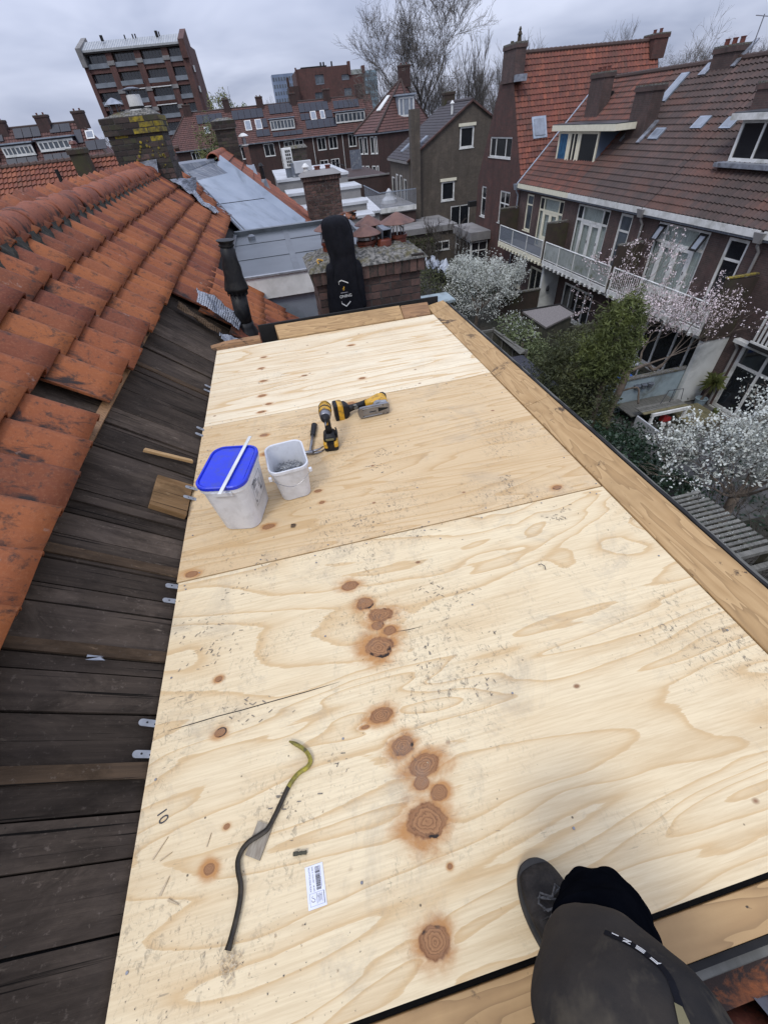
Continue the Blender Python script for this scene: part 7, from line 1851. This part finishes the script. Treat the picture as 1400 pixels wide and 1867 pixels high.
for (nm, lab, x0, x1, zt, zt2, m) in (('office_tower', 'slim blue grey high rise behind the brown block', 17.0, 29.6, 24.2, 24.2, 'bluetower'), ('office_tower', 'pale glass tower half hidden right of the brown block', 70.5, 79.6, 22.4, 22.4, 'glasstower')):
    T_ = thing(nm, lab, 'tower'); b = MB(); b.box(x0, 350, gz, x1, 362, zt); b.build('body', M[m], T_)
    b = MB(); nx_ = 8
    for j in range(11):
        for i in range(nx_):
            u0 = x0 + (x1 - x0) * (i + .2) / nx_; z0 = zt - 1.2 - j * 2.9; b.box(u0, 349.9, z0 - 1.5, u0 + (x1 - x0) * .55 / nx_, 350, z0)
    b.build('window_grid', M['glassb'], T_, kind='stuff')

# ============================================================ trees
def bare_tree(label, base, h, spread, seed, m='barkfar', upright=.75, rmin=.012, depth=6, r0=None, n0=4, crown_from=.25, cat='tree', group=None, name='bare_tree', multi=1, twm=None, dens=1.0, fold=4):
    t_ = thing(name, label, cat, group, base); rg = random.Random(seed); tb, br = MB(), MB(); r0 = r0 or h * .018
    tips = []
    def grow(p, d, L, r, k):
        n = 4 if k < 2 else 3; pts = [p]; rad = [r]; dd = d.copy()
        for i in range(n):
            j = Vector((rg.gauss(0, 1), rg.gauss(0, 1), rg.gauss(0, 1))) * (.09 + .03 * k)
            dd = (dd + j + Vector((0, 0, .10 * upright))).normalized(); pts.append(pts[-1] + dd * L / n); rad.append(max(rmin * .6, r * (1 - .55 * (i + 1) / n)))
        (tb if k < 1 else br).tube(pts, rad, 6 if k < 2 else (4 if k < 4 else 3), cap=False)
        if k >= depth: tips.append(pts[-1]); return
        nb = max(2, int((3.3 if k > 0 else fold) * dens + rg.random()))
        for i in range(nb):
            f = rg.uniform(.35 if k else crown_from, 1) if i else 1; q = min(int(f * n), n - 1); bp = lerp(pts[q], pts[q + 1], f * n - q)
            an = rg.uniform(0, 6.28); side = Vector((math.cos(an), math.sin(an), 0)); tilt = rg.uniform(.35, .95) * spread
            nd = (dd + side * tilt + Vector((0, 0, upright * .35))).normalized()
            grow(bp, nd, L * rg.uniform(.52, .80) * (1 if i else 1.05), max(rmin, rad[q + 1] * rg.uniform(.55, .8)), k + 1)
    for q in range(multi):
        grow(Vector((R(-.3, .3) * (multi > 1), R(-.3, .3) * (multi > 1), 0)), Vector((rg.gauss(0, .08 * multi), rg.gauss(0, .08), 1)).normalized(), h * .36, r0, 0)
    tb.build('trunk', M[m], t_); br.build('branches', M[twm or m], t_)
    return t_, tips
def leaf_cloud(parent, name, m, blobs, n, size, seed, flat=1.0, hollow=.55, upb=.0):
    """many small leaf faces spread through the outer part of a set of ellipsoids (x, y, z, rx, ry, rz)"""
    rg = random.Random(seed); b = MB(); wt = [bb[3] * bb[4] * bb[5] for bb in blobs]
    for k in range(n):
        bb = rg.choices(blobs, wt)[0]
        d = Vector((rg.gauss(0, 1), rg.gauss(0, 1), rg.gauss(0, 1))).normalized(); r = rg.uniform(hollow, 1.0) ** .6
        r *= 1 + .16 * math.sin(d.x * 7 + bb[0] * 3) + .12 * math.sin(d.z * 9 + d.y * 6)
        c = Vector((bb[0] + d.x * bb[3] * r, bb[1] + d.y * bb[4] * r, bb[2] + d.z * bb[5] * r))
        s_ = size * rg.uniform(.5, 1.3); a = Vector((rg.gauss(0, 1), rg.gauss(0, 1), rg.gauss(0, 1) + upb)).normalized(); t_ = a.orthogonal().normalized(); q = a.cross(t_)
        t_ = t_ * math.cos(k) + q * math.sin(k); q = a.cross(t_)
        b.face([c - t_ * s_, c + q * s_ * .45 * flat, c + t_ * s_, c - q * s_ * .45 * flat])
    return b.build(name, M[m], parent)
bare_tree('big bare many stemmed tree rising highest against the sky', (28.5, 90, gz), 25.5, 1.0, 17, depth=6, upright=.42, r0=.55, n0=5, rmin=.018, crown_from=.3, multi=1, dens=1.2, fold=8)
bare_tree('tall narrow bare poplar right of the big bare tree', (38.2, 92, gz), 20.5, .36, 5, depth=5, upright=1.3, r0=.28, rmin=.02, crown_from=.15, dens=1.1, fold=7)
k_ = 0
for (x, y, z, h, lab) in ((24.5, 98, gz, 16, 'bare tree left under the big bare tree'), (33.2, 97, gz, 17, 'bare tree directly right of the big trunk'), (43.5, 99, gz, 16.5, 'bare tree between the poplar and the corner chimney'), (48.5, 102, gz, 18, 'bare tree behind the tall corner chimney of the red gable'),
                          (51, 98, gz, 19, 'bare tree top showing right of the corner chimney'), (59, 99, gz, 17.0, 'bare tree showing over the red roof, left one'), (66, 99, gz, 17.5, 'bare tree showing over the red roof, middle one'), (73.5, 99, gz, 17.4, 'bare tree showing over the red roof, right one'),
                          (79, 94, gz, 16.2, 'dense bare tree right of the red roof end chimney'), (84, 92, gz, 16.6, 'dense bare tree between the end chimney and the aerial, left'), (89, 91, gz, 16.5, 'dense bare tree between the end chimney and the aerial, right'), (95, 90, gz, 16.2, 'wind bent bare tree beside the aerial'), (101, 89, gz, 15.8, 'bare tree at the far right edge of the skyline'),
                          (-26.5, 118, gz, 13.0, 'thin bare tree left of the apartment tower foot'), (5, 150, gz, 15.0, 'small bare tree between tower and blue high rise'), (9, 152, gz, 14.5, 'low bare tree left of the blue high rise')):
    bare_tree(lab, (x, y, z), h, .85, 30 + k_, depth=5, upright=.5, r0=.24, rmin=.02, crown_from=.25, dens=1.1, fold=6, group='bare trees on the skyline'); k_ += 1
for (x, y, h, r, lab, m, sd_) in ((-6.0, 140, 17, 3.4, 'light green leafing tree right of the apartment tower', 'leafyel', 3), (-1.5, 143, 14.5, 2.6, 'smaller green tree next to the leafing tree', 'leafpale', 4)):
    t_, tips = bare_tree(lab, (x, y, gz), h, .5, 60 + sd_, depth=4, r0=.3, rmin=.05, name='leafing_tree')
    leaf_cloud(t_, 'crown', m, [(0, 0, h * .78, r, r, h * .22), (r * .4, 0, h * .62, r, r, h * .2), (-r * .5, 0, h * .6, r * .9, r, h * .2)], 5200, .22, sd_)
# undergrowth masses behind the houses
t_ = thing('wood_edge', 'brown grey mass of bare undergrowth behind the pyramid roofed house', 'trees')
leaf_cloud(t_, 'twig_mass', 'barkfar', [(x, 100, z, 3.2, 2, 3.4) for x, z in ((22, -.5), (26, 1), (30, 2), (34, 2.6), (38, 2.2), (42, 1.5), (46, 1))], 22000, .30, 8, flat=.08)['kind'] = 'stuff'
t_ = thing('wood_edge', 'brown grey mass of bare undergrowth behind the dark tiled row', 'trees')
leaf_cloud(t_, 'twig_mass', 'barkfar', [(x, 96, z, 4, 2, 3.6) for x, z in ((76, 2.2), (82, 2.8), (88, 3), (94, 2.4), (100, 2))], 24000, .30, 9, flat=.08)['kind'] = 'stuff'
t_ = thing('yellow_green_tree', 'drooping yellow green willow left of the second chimney', 'tree', None, (-2.55, 32, gz))
tb = MB(); tb.tube([(0, 0, 0), (.1, 0, 5), (.0, 0, 9)], [.22, .14, .05], 7); tb.build('trunk', M['barkd'], t_)
leaf_cloud(t_, 'crown', 'leafyel', [(0, 0, 8.6, .75, .8, 1.7), (-.4, 0, 7.6, .9, .8, 1.5), (.3, 0, 9.5, .4, .4, .9)], 3600, .10, 12, flat=.45)

# ---- gardens
def box_thing(name, label, cat, x0, y0, z0, x1, y1, z1, m, part=None, group=None, bev=None):
    t_ = thing(name, label, cat, group); b = MB(); b.box(x0, y0, z0, x1, y1, z1); b.build(part or 'body', M[m], t_, bevel=bev); return t_
t_ = box_thing('garden_wall', 'white rendered party wall standing below the big privacy screen', 'wall', 14.85, 12.38, gz, 15.995, 12.56, -5.72, 'render')
b = MB(); b.box(14.8, 12.34, -5.72, 15.99, 12.60, -5.66); b.build('coping', M['brownwall'], t_)
t_ = box_thing('garden_wall', 'blue grey rendered garden wall with three small pots hung on it', 'wall', 11.2, 12.60, gz, 14.98, 12.74, -6.93, 'bluerender')
b = MB(); b.box(11.2, 12.56, -6.93, 15.0, 12.78, -6.86); b.build('coping', M['mortar'], t_)
for k, lab in enumerate(('leftmost of three dark hanging pots on the blue grey wall', 'middle of three dark hanging pots on the blue grey wall', 'rightmost of three dark hanging pots on the blue grey wall')):
    b = MB(); b.lathe((12.75 + k * .3, 12.5, -7.36), [(.07, 0), (.12, .16), (.13, .18)], 12); tag(b.build('hanging_pot', M['zincdark']), lab, 'pot', 'pots hung on the blue grey wall')
box_thing('garden_wall', 'white rendered side wall under the frosted balcony', 'wall', 14.9, 24.30, gz, 15.995, 24.50, -5.60, 'render')
t_ = thing('wall_lantern', 'small black lantern on the white side wall under the frosted balcony', 'lamp'); b = MB(); b.lathe((15.3, 24.2, -7.05), [(.06, 0), (.09, .05), (.09, .2), (.03, .3)], 8); b.build('lantern_body', M['print'], t_)
t_ = box_thing('garden_wall', 'dark mossy brick garden wall in front of the cream ground floor doors', 'wall', 12.3, 24.32, gz, 14.88, 24.50, -6.95, 'brownwall')
b = MB(); b.box(12.3, 24.28, -6.95, 14.9, 24.54, -6.88); b.build('coping', M['mortar'], t_)
box_thing('garden_wall', 'low brown fence line right of the gravel roofed shed', 'wall', 11.0, 18.25, gz, 15.9, 18.4, -6.9, 'fence')
t_ = thing('garden_table', 'tan garden table with white bundle beside the cream doors', 'table'); b = MB(); b.box(13.2, 24.9, -7.6, 15.0, 25.9, -7.5); b.build('table_top', M['olddeck'], t_)
for x in (13.3, 14.9):
    for y in (25.0, 25.8): b = MB(); b.box(x - .03, y - .03, gz, x + .03, y + .03, -7.6); b.build('leg', M['olddeck'], t_)
# decking platform, boards one by one
dk = thing('wooden_platform', 'low mossy wooden platform of narrow boards beside the white wall', 'platform')
for k in range(12):
    b = MB(); x0 = 13.75 + k * .115; b.box(x0, 10.3 + .02 * (k % 2), -8.02, x0 + .105, 11.65, -7.98); b.build('plank', M['olddeck'], dk)
b = MB(); b.box(13.75, 10.28, gz, 15.12, 10.30, -8.02); b.box(13.72, 10.3, gz, 13.75, 11.65, -8.02); b.box(13.75, 10.31, gz, 15.12, 11.65, -8.03); b.build('platform_frame', M['fence'], dk)
tb_ = thing('potting_bench', 'weathered garden bench with white frame and mossy board under the blue grey wall', 'bench')
for k in range(4):
    b = MB(); y0 = 10.98 + k * .13; b.box(12.0, y0, -7.5, 13.88, y0 + .12, -7.47); b.build('bench_board', M['greyboard'] if k else M['olddeck'], tb_)
b = MB(); b.box(12.3, 10.9, -7.62, 13.95, 10.97, -7.5); b.build('front_rail', M['white'], tb_)
for x in (12.35, 13.78):
    b = MB(); b.box(x, 10.92, gz, x + .1, 11.0, -7.62); b.build('leg', M['white'], tb_)
b = MB(); b.box(12.0, 11.5, -7.9, 14.3, 12.5, -7.86); b.build('lower_shelf', M['greyboard'], tb_)
fr2 = thing('wire_stand', 'thin black metal frame standing on the bench boards', 'frame'); b = MB()
for P in ([(13.0, 11.4, -7.46), (13.25, 11.5, -7.0), (13.9, 11.5, -7.05), (13.9, 11.4, -7.46)], [(13.5, 11.5, -6.98), (13.4, 11.4, -7.46)]): b.tube(P, .014, 5)
b.build('rod', M['print'], fr2)
lp = thing('planter_panel', 'low whitish panel standing beside the ivy hedge', 'panel'); b = MB(); b.box(11.86, 10.0, gz, 11.92, 11.15, -7.6); b.build('panel', M['flatroof'], lp)
ty = thing('toy_tractor', 'small red toy tractor with white wheel under the bench', 'toy'); b = MB(); b.box(13.15, 11.1, -8.15, 13.5, 11.3, -8.0); b.box(13.15, 11.1, -8.0, 13.25, 11.3, -7.88); b.build('toy_body', M['redtoy'], ty)
for (x, r) in ((13.2, .1), (13.48, .07)): b = MB(); b.lathe((x, 11.08, gz + r + .01), [(r, 0), (r, .05)], 12, axis=(0, -1, 0)); b.build('wheel', M['white'], ty)
yc = thing('yucca_plant', 'potted yucca leaning against the white wall', 'potted plant', None, (15.55, 11.9, gz))
b = MB(); b.lathe((0, 0, 0), [(.16, 0), (.21, .3), (.23, .36), (.19, .36), (.18, .3)], 16); b.build('pot', M['redpot'], yc)
b = MB(); b.tube([(0, 0, .3), (.05, -.06, .7), (.04, -.12, 1.1)], [.05, .045, .04], 7); b.build('stem', M['bark'], yc)
b = MB(); rg = random.Random(4)
for k in range(120):
    a, e_ = rg.uniform(0, 6.28), rg.uniform(-.5, 1.4); c = Vector((.04, -.12, 1.1 + rg.uniform(-.1, .1))); d = Vector((math.cos(a) * math.cos(e_), math.sin(a) * math.cos(e_), math.sin(e_))); s_ = d.cross(Vector((0, 0, 1))).normalized() * .018; L = rg.uniform(.35, .55)
    b.face([c - s_, c + s_, c + d * L * .6 + s_ + Vector((0, 0, .02)), c + d * L - Vector((0, 0, .10)), c + d * L * .6 - s_ + Vector((0, 0, .02))])
b.build('leaf', M['paleyucca'], yc, kind='stuff')
b = MB(); b.lathe((15.7, 11.2, gz), [(.09, 0), (.12, .2)], 10); tag(b.build('green_pot', M['leafcon2']), 'small bright green pot by the yucca', 'pot')
for (x, y, z, m, lab, s_) in ((12.9, 13.4, -7.2, 'blue', 'crumpled blue bag behind the blue grey wall', .33), (13.5, 14.0, -7.0, 'flatroof', 'white garden seat piled behind the blue grey wall', .45), (12.4, 14.6, -7.1, 'greyboard', 'grey garden chair among the branches', .45), (14.0, 15.4, -6.9, 'concrete', 'pale garden chair under the pink blossom', .4)):
    b = MB(); rg = random.Random(int(x * 10))
    if m == 'blue': b.lathe((x, y, z - .3), [(s_, 0), (s_ * 1.1, .15), (s_ * .7, .32), (.05, .35)], 9)
    else:
        b.box(x - s_ / 2, y - s_ / 2, z - .05, x + s_ / 2, y + s_ / 2, z); b.box(x - s_ / 2, y + s_ / 2 - .04, z, x + s_ / 2, y + s_ / 2, z + .45)
        for (dx_, dy_) in ((-1, -1), (1, -1), (1, 1), (-1, 1)): b.box(x + dx_ * s_ / 2 - .02, y + dy_ * s_ / 2 - .02, gz, x + dx_ * s_ / 2 + .02, y + dy_ * s_ / 2 + .02, z - .05)
    tag(b.build('garden_chair' if m != 'blue' else 'blue_bag', M[m]), lab, 'chair' if m != 'blue' else 'bag')
# sheds, fences
sh = thing('garden_shed', 'shed with gravel covered flat roof below the frosted balcony', 'shed')
b = MB(); b.hexa([(10.9, 16.8, gz), (12.75, 17.7, gz), (12.75, 18.9, gz), (10.9, 18.9, gz), (10.9, 16.8, -6.08), (12.75, 17.7, -6.08), (12.75, 18.9, -6.08), (10.9, 18.9, -6.08)]); b.build('wall', M['fence'], sh)
b = MB(); b.hexa([(10.85, 16.7, -6.08), (12.82, 17.65, -6.08), (12.82, 18.98, -6.08), (10.85, 18.98, -6.08), (10.85, 16.7, -6.0), (12.82, 17.65, -6.0), (12.82, 18.98, -6.0), (10.85, 18.98, -6.0)]); b.build('gravel_roof', M['gravel'], sh)
b = MB(); b.tube([(10.8, 18.98, -5.98), (12.84, 18.98, -5.98), (12.84, 17.6, -5.98)], .05, 5); b.build('roof_edge', M['feltblack'], sh)
fe = thing('garden_fence', 'dark green timber fence panels in the garden left of the conifer', 'fence')
for k in range(9):
    b = MB(); y0 = 18.4 - k * .32; b.box(9.16 + k * .03, y0 - .29, gz, 9.2 + k * .03, y0, -6.5); b.build('fence_board', M['fence'], fe)
for k in range(4): b = MB(); b.box(9.12 + k * .08, 18.42 - k * .95, gz, 9.22 + k * .08, 18.5 - k * .95, -6.35); b.build('fence_post', M['greyboard'], fe)
b = MB(); b.hexa([(8.3, 18.4, -6.5), (9.2, 18.4, -6.5), (9.2, 18.5, -6.5), (8.3, 18.5, -6.5), (8.3, 18.4, -6.4), (9.2, 18.4, -6.4), (9.2, 18.5, -6.4), (8.3, 18.5, -6.4)]); b.hexa([(9.12, 15.6, -6.5), (9.42, 15.6, -6.5), (9.22, 18.45, -6.5), (9.12, 18.45, -6.5), (9.28, 15.6, -6.4), (9.42, 15.6, -6.4), (9.22, 18.45, -6.4), (9.12, 18.45, -6.4)]); b.build('fence_rail', M['greyboard'], fe)
gh = thing('garden_shed', 'low shed with dark glassy sheet roof beside the conifer', 'shed'); b = MB(); b.box(8.2, 12.6, gz, 9.1, 15.4, -6.55); b.build('wall', M['fence'], gh); b = MB(); b.box(8.1, 12.5, -6.55, 9.2, 15.5, -6.50); b.build('sheet_roof', M['solar'], gh)
sp_ = thing('small_shed', 'blue grey shed roof behind the near end of the far kerb', 'shed'); b = MB(); b.box(7.1, 22.2, gz, 8.5, 23.5, -6.1); b.build('wall', M['fence'], sp_); b = MB(); b.box(7.0, 22.1, -6.1, 8.6, 23.6, -6.0); b.build('sheet_roof', M['bluerender'], sp_)
b = MB(); rows = []
for i in range(9):
    rows.append([(11.2 + i * .16, 32.5 + j * .5, gz + 1.0 + .25 * math.sin(i * 1.3 + j) + .2 * math.sin(j * 1.9)) for j in range(9)])
for i in range(8):
    for j in range(8): b.face([rows[i][j], rows[i + 1][j], rows[i + 1][j + 1], rows[i][j + 1]])
tag(b.build('plastic_tarp', M['tarp']), 'pale crumpled tarpaulin in a garden left of the white blossom', 'tarp')
# slatted pergola with petals
pg = thing('pergola', 'grey slatted pergola roof strewn with white petals just beyond the right kerb', 'pergola')
for k in range(14):
    b = MB(); y = 4.86 - k * .115; b.box(6.35 + .005 * (k % 3), y - .032, -5.0, 7.62 - .01 * (k % 2) + .01 * k, y + .032, -4.965); b.build('slat', M['greyboard'], pg)
b = MB(); b.box(6.3, 3.16, -5.05, 7.95, 3.26, -4.95); b.box(6.35, 3.0, -5.35, 7.8, 3.1, -5.25); b.build('front_beam', M['greyboard'], pg)
b = MB(); b.box(7.3, 3.3, -5.12, 7.36, 4.9, -5.0); b.box(6.5, 3.3, -5.12, 6.56, 4.9, -5.0); b.build('joist', M['fence'], pg)
for (x, y) in ((6.4, 3.2), (7.7, 3.2), (6.4, 4.85), (7.5, 4.85)): b = MB(); b.box(x - .05, y - .05, gz, x + .05, y + .05, -5.12); b.build('post', M['fence'], pg)
b = MB(); b.box(6.3, 3.3, -6.3, 7.6, 4.95, -6.25); b.build('inner_floor', M['ground'], pg)
b = MB(); rg = random.Random(3)
for k in range(700):
    x, y = rg.uniform(6.35, 7.65), rg.uniform(3.3, 4.9); z = -4.958 if ((4.86 - y + .032) % .115) < .064 else -5.02 - rg.uniform(0, .3); s_ = rg.uniform(.006, .015)
    b.face([(x + rg.uniform(-s_, s_), y + rg.uniform(-s_, s_), z + rg.uniform(0, .008)) for _ in range(4)])
b.build('fallen_petals', M['petalw'], kind='stuff')
box_thing('brown_shed', 'reddish brown shed in the shadow beyond the pergola', 'shed', 7.2, 1.6, gz, 8.6, 2.9, -6.6, 'brickdark')

# planting
def blossom(parent, tips, m, n, size, seed, name='blossom'):
    rg = random.Random(seed); b = MB()
    for k in range(n):
        c = rg.choice(tips) + Vector((rg.gauss(0, size * 1.6), rg.gauss(0, size * 1.6), rg.gauss(0, size * 1.4)))
        for q in range(3):
            s_ = size * rg.uniform(.5, 1.1); d = Vector((rg.gauss(0, 1), rg.gauss(0, 1), rg.gauss(0, 1))).normalized(); t_ = d.orthogonal().normalized(); e_ = d.cross(t_); cc = c + Vector((rg.gauss(0, size * .5), rg.gauss(0, size * .5), rg.gauss(0, size * .4)))
            b.face([cc - t_ * s_ * .5, cc - e_ * s_ * .45, cc + t_ * s_ * .5, cc + e_ * s_ * .5])
    return b.build(name, M[m], parent)
def branching(parent, starts, depth, seed, m, rmin=.006, spread=.8, up=.2, name='branches', nb=3):
    rg = random.Random(seed); b = MB(); tips = []
    def grow(p, d, L, r, k):
        pts = [p]; rad = [r]; dd = d.copy()
        for i in range(3):
            dd = (dd + Vector((rg.gauss(0, .16), rg.gauss(0, .16), rg.gauss(0, .14) + up * .12))).normalized(); pts.append(pts[-1] + dd * L / 3); rad.append(max(rmin * .6, r * (1 - .2 * (i + 1))))
            if k >= depth - 2: tips.append(pts[-1])
        b.tube(pts, rad, 6 if k < 2 else 4, cap=False)
        if k >= depth: return
        for i in range(nb):
            a = rg.uniform(0, 6.28); nd = (dd * .8 + Vector((math.cos(a), math.sin(a), rg.uniform(-.1, .5) + up)) * spread * rg.uniform(.5, 1)).normalized(); grow(pts[rg.choice((2, 3, 3))] if i else pts[3], nd, L * rg.uniform(.6, .85), max(rmin, rad[-1] * .75), k + 1)
    for (p, d, L, r) in starts: grow(Vector(p), Vector(d).normalized(), L, r, 0)
    b.build(name, M[m], parent); return tips
t_ = thing('blossom_tree', 'bushy white blossoming tree left of the gardens behind the far kerb corner', 'blossom tree', None, (10.7, 24, gz))
b = MB(); b.tube([(0, 0, 0), (.05, 0, .7)], [.12, .10], 8); b.build('trunk', M['bark'], t_)
tips = branching(t_, [((.05, 0, .7), (math.cos(a) * .7, math.sin(a) * .7, 1), 1.15, .06) for a in (0, 1.1, 2.2, 3.3, 4.4, 5.5)], 4, 3, 'bark', spread=.75, up=.22)
blossom(t_, tips, 'petalw', 8200, .062, 5); leaf_cloud(t_, 'crown', 'petalw', [(0, 0, 2.2, 1.95, 1.9, 1.65), (.6, 0, 1.9, 1.8, 1.6, 1.3), (-.8, .2, 2.3, 1.4, 1.4, 1.1)], 5200, .05, 6, hollow=.5)
t_ = thing('blossom_tree', 'crooked pollarded tree with pale pink blossom in front of the barred balcony', 'blossom tree', None, (11.0, 11.57, gz))
b = MB(); b.tube(smooth_path([(0, 0, 0), (.05, .1, .9), (.22, .15, 1.7), (.3, .2, 2.3)]), .13, 9); b.tube(smooth_path([(.22, .15, 1.7), (-.1, .3, 1.95), (-.35, .2, 2.2), (-.3, .1, 2.6)]), .07, 8); b.tube(smooth_path([(.3, .2, 2.3), (.8, .0, 2.6), (1.1, -.1, 2.4), (1.3, -.2, 2.6)]), .06, 8); b.tube(smooth_path([(.25, .2, 2.2), (.2, .8, 2.7), (.5, 1.5, 3.0)]), .07, 8); b.tube(smooth_path([(.25, .15, 1.6), (.55, -.25, 1.9), (.6, -.4, 1.6), (.62, -.5, 1.35)]), .035, 6); b.build('trunk', M['bark'], t_, smooth=True)
tips = branching(t_, [((.3, .2, 2.3), (.7, .5, 1.2), 1.3, .05), ((.5, 1.5, 3.0), (.5, 1.0, .7), 1.3, .05), ((.5, 1.5, 3.0), (1.0, .8, .3), 1.3, .05), ((.8, .3, 2.6), (.4, .4, 1), .9, .04), ((.3, .2, 2.3), (.9, -.6, 1.0), 1.3, .05), ((-.3, .1, 2.6), (.2, .8, 1), 1.0, .04), ((1.3, -.2, 2.6), (.6, .2, 1.2), 1.0, .04)], 4, 9, 'bark', spread=.75, up=.08)
blossom(t_, tips, 'petalp', 2300, .05, 7)
t_ = thing('blossom_tree', 'white blossoming tree with large flower clusters at the right edge', 'blossom tree', None, (9.9, 5.5, gz))
b = MB(); b.tube(smooth_path([(0, 0, 0), (.15, .0, .9), (.2, .1, 1.9)]), .12, 9); b.build('trunk', M['bark'], t_, smooth=True)
tips = branching(t_, [((.2, .1, 1.9), (math.cos(a), math.sin(a), .75), 1.0, .05) for a in (-.6, .2, .9, 1.7, 2.5, 3.4, 4.3)], 4, 13, 'bark', spread=.8, up=.12)
tips = [p for p in tips if p.z > 1.6 and p.x > -1.9]
blossom(t_, tips, 'petalw', 3300, .070, 15); leaf_cloud(t_, 'flower_heads', 'petalw', [(.5, .7, 3.0, 1.2, 1.0, .5), (1.1, .5, 3.3, 1.2, 1.0, .6), (-.5, .7, 2.7, .7, .8, .35), (.7, -.1, 2.9, 1.0, .8, .45)], 2600, .055, 14, hollow=.2)
t_ = thing('bare_shrub', 'tangle of bare thin branches between the pergola and the right blossom tree', 'shrub', None, (9.1, 3.6, gz))
branching(t_, [((0, 0, 0), (math.cos(a) * .5, math.sin(a) * .5, 1), 1.3, .03) for a in (0, .9, 1.8, 2.7, 3.6, 4.5, 5.4)], 4, 21, 'barkd', rmin=.008, spread=.7, up=.15, name='branches')
t_ = thing('conifer', 'broad dark green conifer beside the crooked tree', 'conifer', None, (9.35, 12.1, gz))
b = MB(); b.tube([(0, 0, 0), (0, 0, 3.2)], [.14, .05], 7); b.build('trunk', M['bark'], t_)
leaf_cloud(t_, 'crown', 'leafcon', [(0, 0, 1.9, 1.25, 1.7, 2.0), (-.1, .9, 1.5, 1.1, 1.3, 1.6), (.1, -.9, 1.4, 1.0, 1.1, 1.5), (.0, .2, 3.0, .9, 1.2, 1.1), (-.3, 0, .8, 1.1, 1.7, .9)], 24000, .085, 31, flat=.4, hollow=.5)
t_ = thing('conifer', 'taller brighter green conifer with a rounded top in front of the barred balcony', 'conifer', None, (9.0, 10.15, gz))
b = MB(); b.tube([(0, 0, 0), (0, 0, 4.5)], [.15, .05], 7); b.build('trunk', M['bark'], t_)
leaf_cloud(t_, 'crown', 'leafcon2', [(0, 0, 4.55, .68, .72, 1.15), (.05, .25, 3.9, .85, .9, .8), (0, -.1, 5.2, .45, .45, .55)], 11000, .08, 32, flat=.4, hollow=.5)
leaf_cloud(t_, 'lower_crown', 'leafcon', [(-.1, .3, 2.6, .8, .9, 1.2)], 3500, .07, 33, flat=.7, hollow=.5)
t_ = thing('ivy_hedge', 'large dark glossy ivy mass below the right kerb', 'hedge')
leaf_cloud(t_, 'ivy_leaves', 'leafdark', [(8.0, 7.6, -6.9, 1.2, 1.7, 1.1), (8.6, 6.2, -6.9, 1.0, 1.2, 1.0), (7.8, 9.2, -7.2, 1.2, 1.2, 1.1), (9.6, 9.0, -7.5, 1.3, 1.5, .8), (9.3, 7.2, -7.4, 1.0, 1.2, .9), (10.6, 10.2, -7.9, .9, .9, .5)], 17000, .055, 41, flat=1.3, hollow=.75)['kind'] = 'stuff'
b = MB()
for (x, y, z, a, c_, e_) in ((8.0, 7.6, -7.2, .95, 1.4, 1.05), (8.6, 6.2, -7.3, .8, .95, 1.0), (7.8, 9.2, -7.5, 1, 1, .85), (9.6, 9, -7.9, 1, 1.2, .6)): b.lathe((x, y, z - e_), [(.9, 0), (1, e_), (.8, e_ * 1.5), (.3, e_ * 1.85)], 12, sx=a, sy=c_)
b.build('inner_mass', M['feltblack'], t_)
t_ = thing('laurel_shrub', 'pale flowering green shrub between the white blossom and the conifer', 'shrub', None, (10.1, 17.2, gz))
b = MB(); b.tube([(0, 0, 0), (0, 0, 1.6)], .06, 6); b.build('stem', M['bark'], t_)
leaf_cloud(t_, 'leaves', 'leafpale', [(0, 0, 1.7, .7, 1.2, .8), (.3, -1.0, 1.3, .7, .9, .7), (-.2, 1.0, 2.0, .7, .8, .6), (.6, -.4, .7, .9, 1.3, .8)], 5200, .06, 43, flat=1.1)
leaf_cloud(t_, 'flowers', 'petalw', [(-.2, .9, 2.3, .6, .8, .45), (.1, 0, 2.1, .5, .8, .4)], 500, .04, 44)
for (x, y, h, sd_, lab) in ((13.2, 33.5, 4.2, 70, 'thin bare garden tree in front of the bay extension'), (12.0, 35.5, 4.6, 71, 'bare garden tree left of the bay extension'), (10.6, 33.0, 3.6, 72, 'low bare shrub under the brown gable'), (14.2, 36.5, 4.0, 73, 'bare climbing shrub beside the brown gable door')):
    bare_tree(lab, (x, y, gz), h, .85, sd_, m='barkd', upright=.5, rmin=.014, depth=4, r0=.09, dens=1.1, cat='tree', group='bare shrubs below the brown gable')
t_ = thing('evergreen_shrub', 'dark green shrubs behind the white blossom tree', 'shrub'); leaf_cloud(t_, 'leaves', 'leafcon', [(11.0, 28.5, -7.0, 1.6, 1.2, 1.1), (13.6, 29.5, -7.3, 1.2, 1.0, .9), (9.0, 31, -7.2, 1.5, 1.2, 1)], 4200, .08, 46)
t_ = thing('evergreen_shrub', 'dark green shrub right of the square chimney', 'shrub'); leaf_cloud(t_, 'leaves', 'leafcon', [(4.9, 34, -3.7, .9, 1.2, 1.6), (5.3, 36, -4.6, 1.2, 1.2, 1.5)], 3200, .09, 47)
t_ = thing('climbing_plant', 'mossy climbing plants on the low annex wall', 'climber'); leaf_cloud(t_, 'leaves', 'leafcon', [(12.0, 39.8, -7.3, 2.0, .3, 1.1), (10.5, 39.7, -7.4, 1.2, .3, 1.0)], 2200, .09, 48)
t_ = thing('low_planting', 'dark low planting over the garden ground', 'planting')
leaf_cloud(t_, 'ground_leaves', 'leafdark', [(rnd.uniform(5, 15), rnd.uniform(2, 30), gz + .1, 1.6, 1.6, .35) for _ in range(40)], 16000, .07, 50, flat=1.2, hollow=.2)['kind'] = 'stuff'
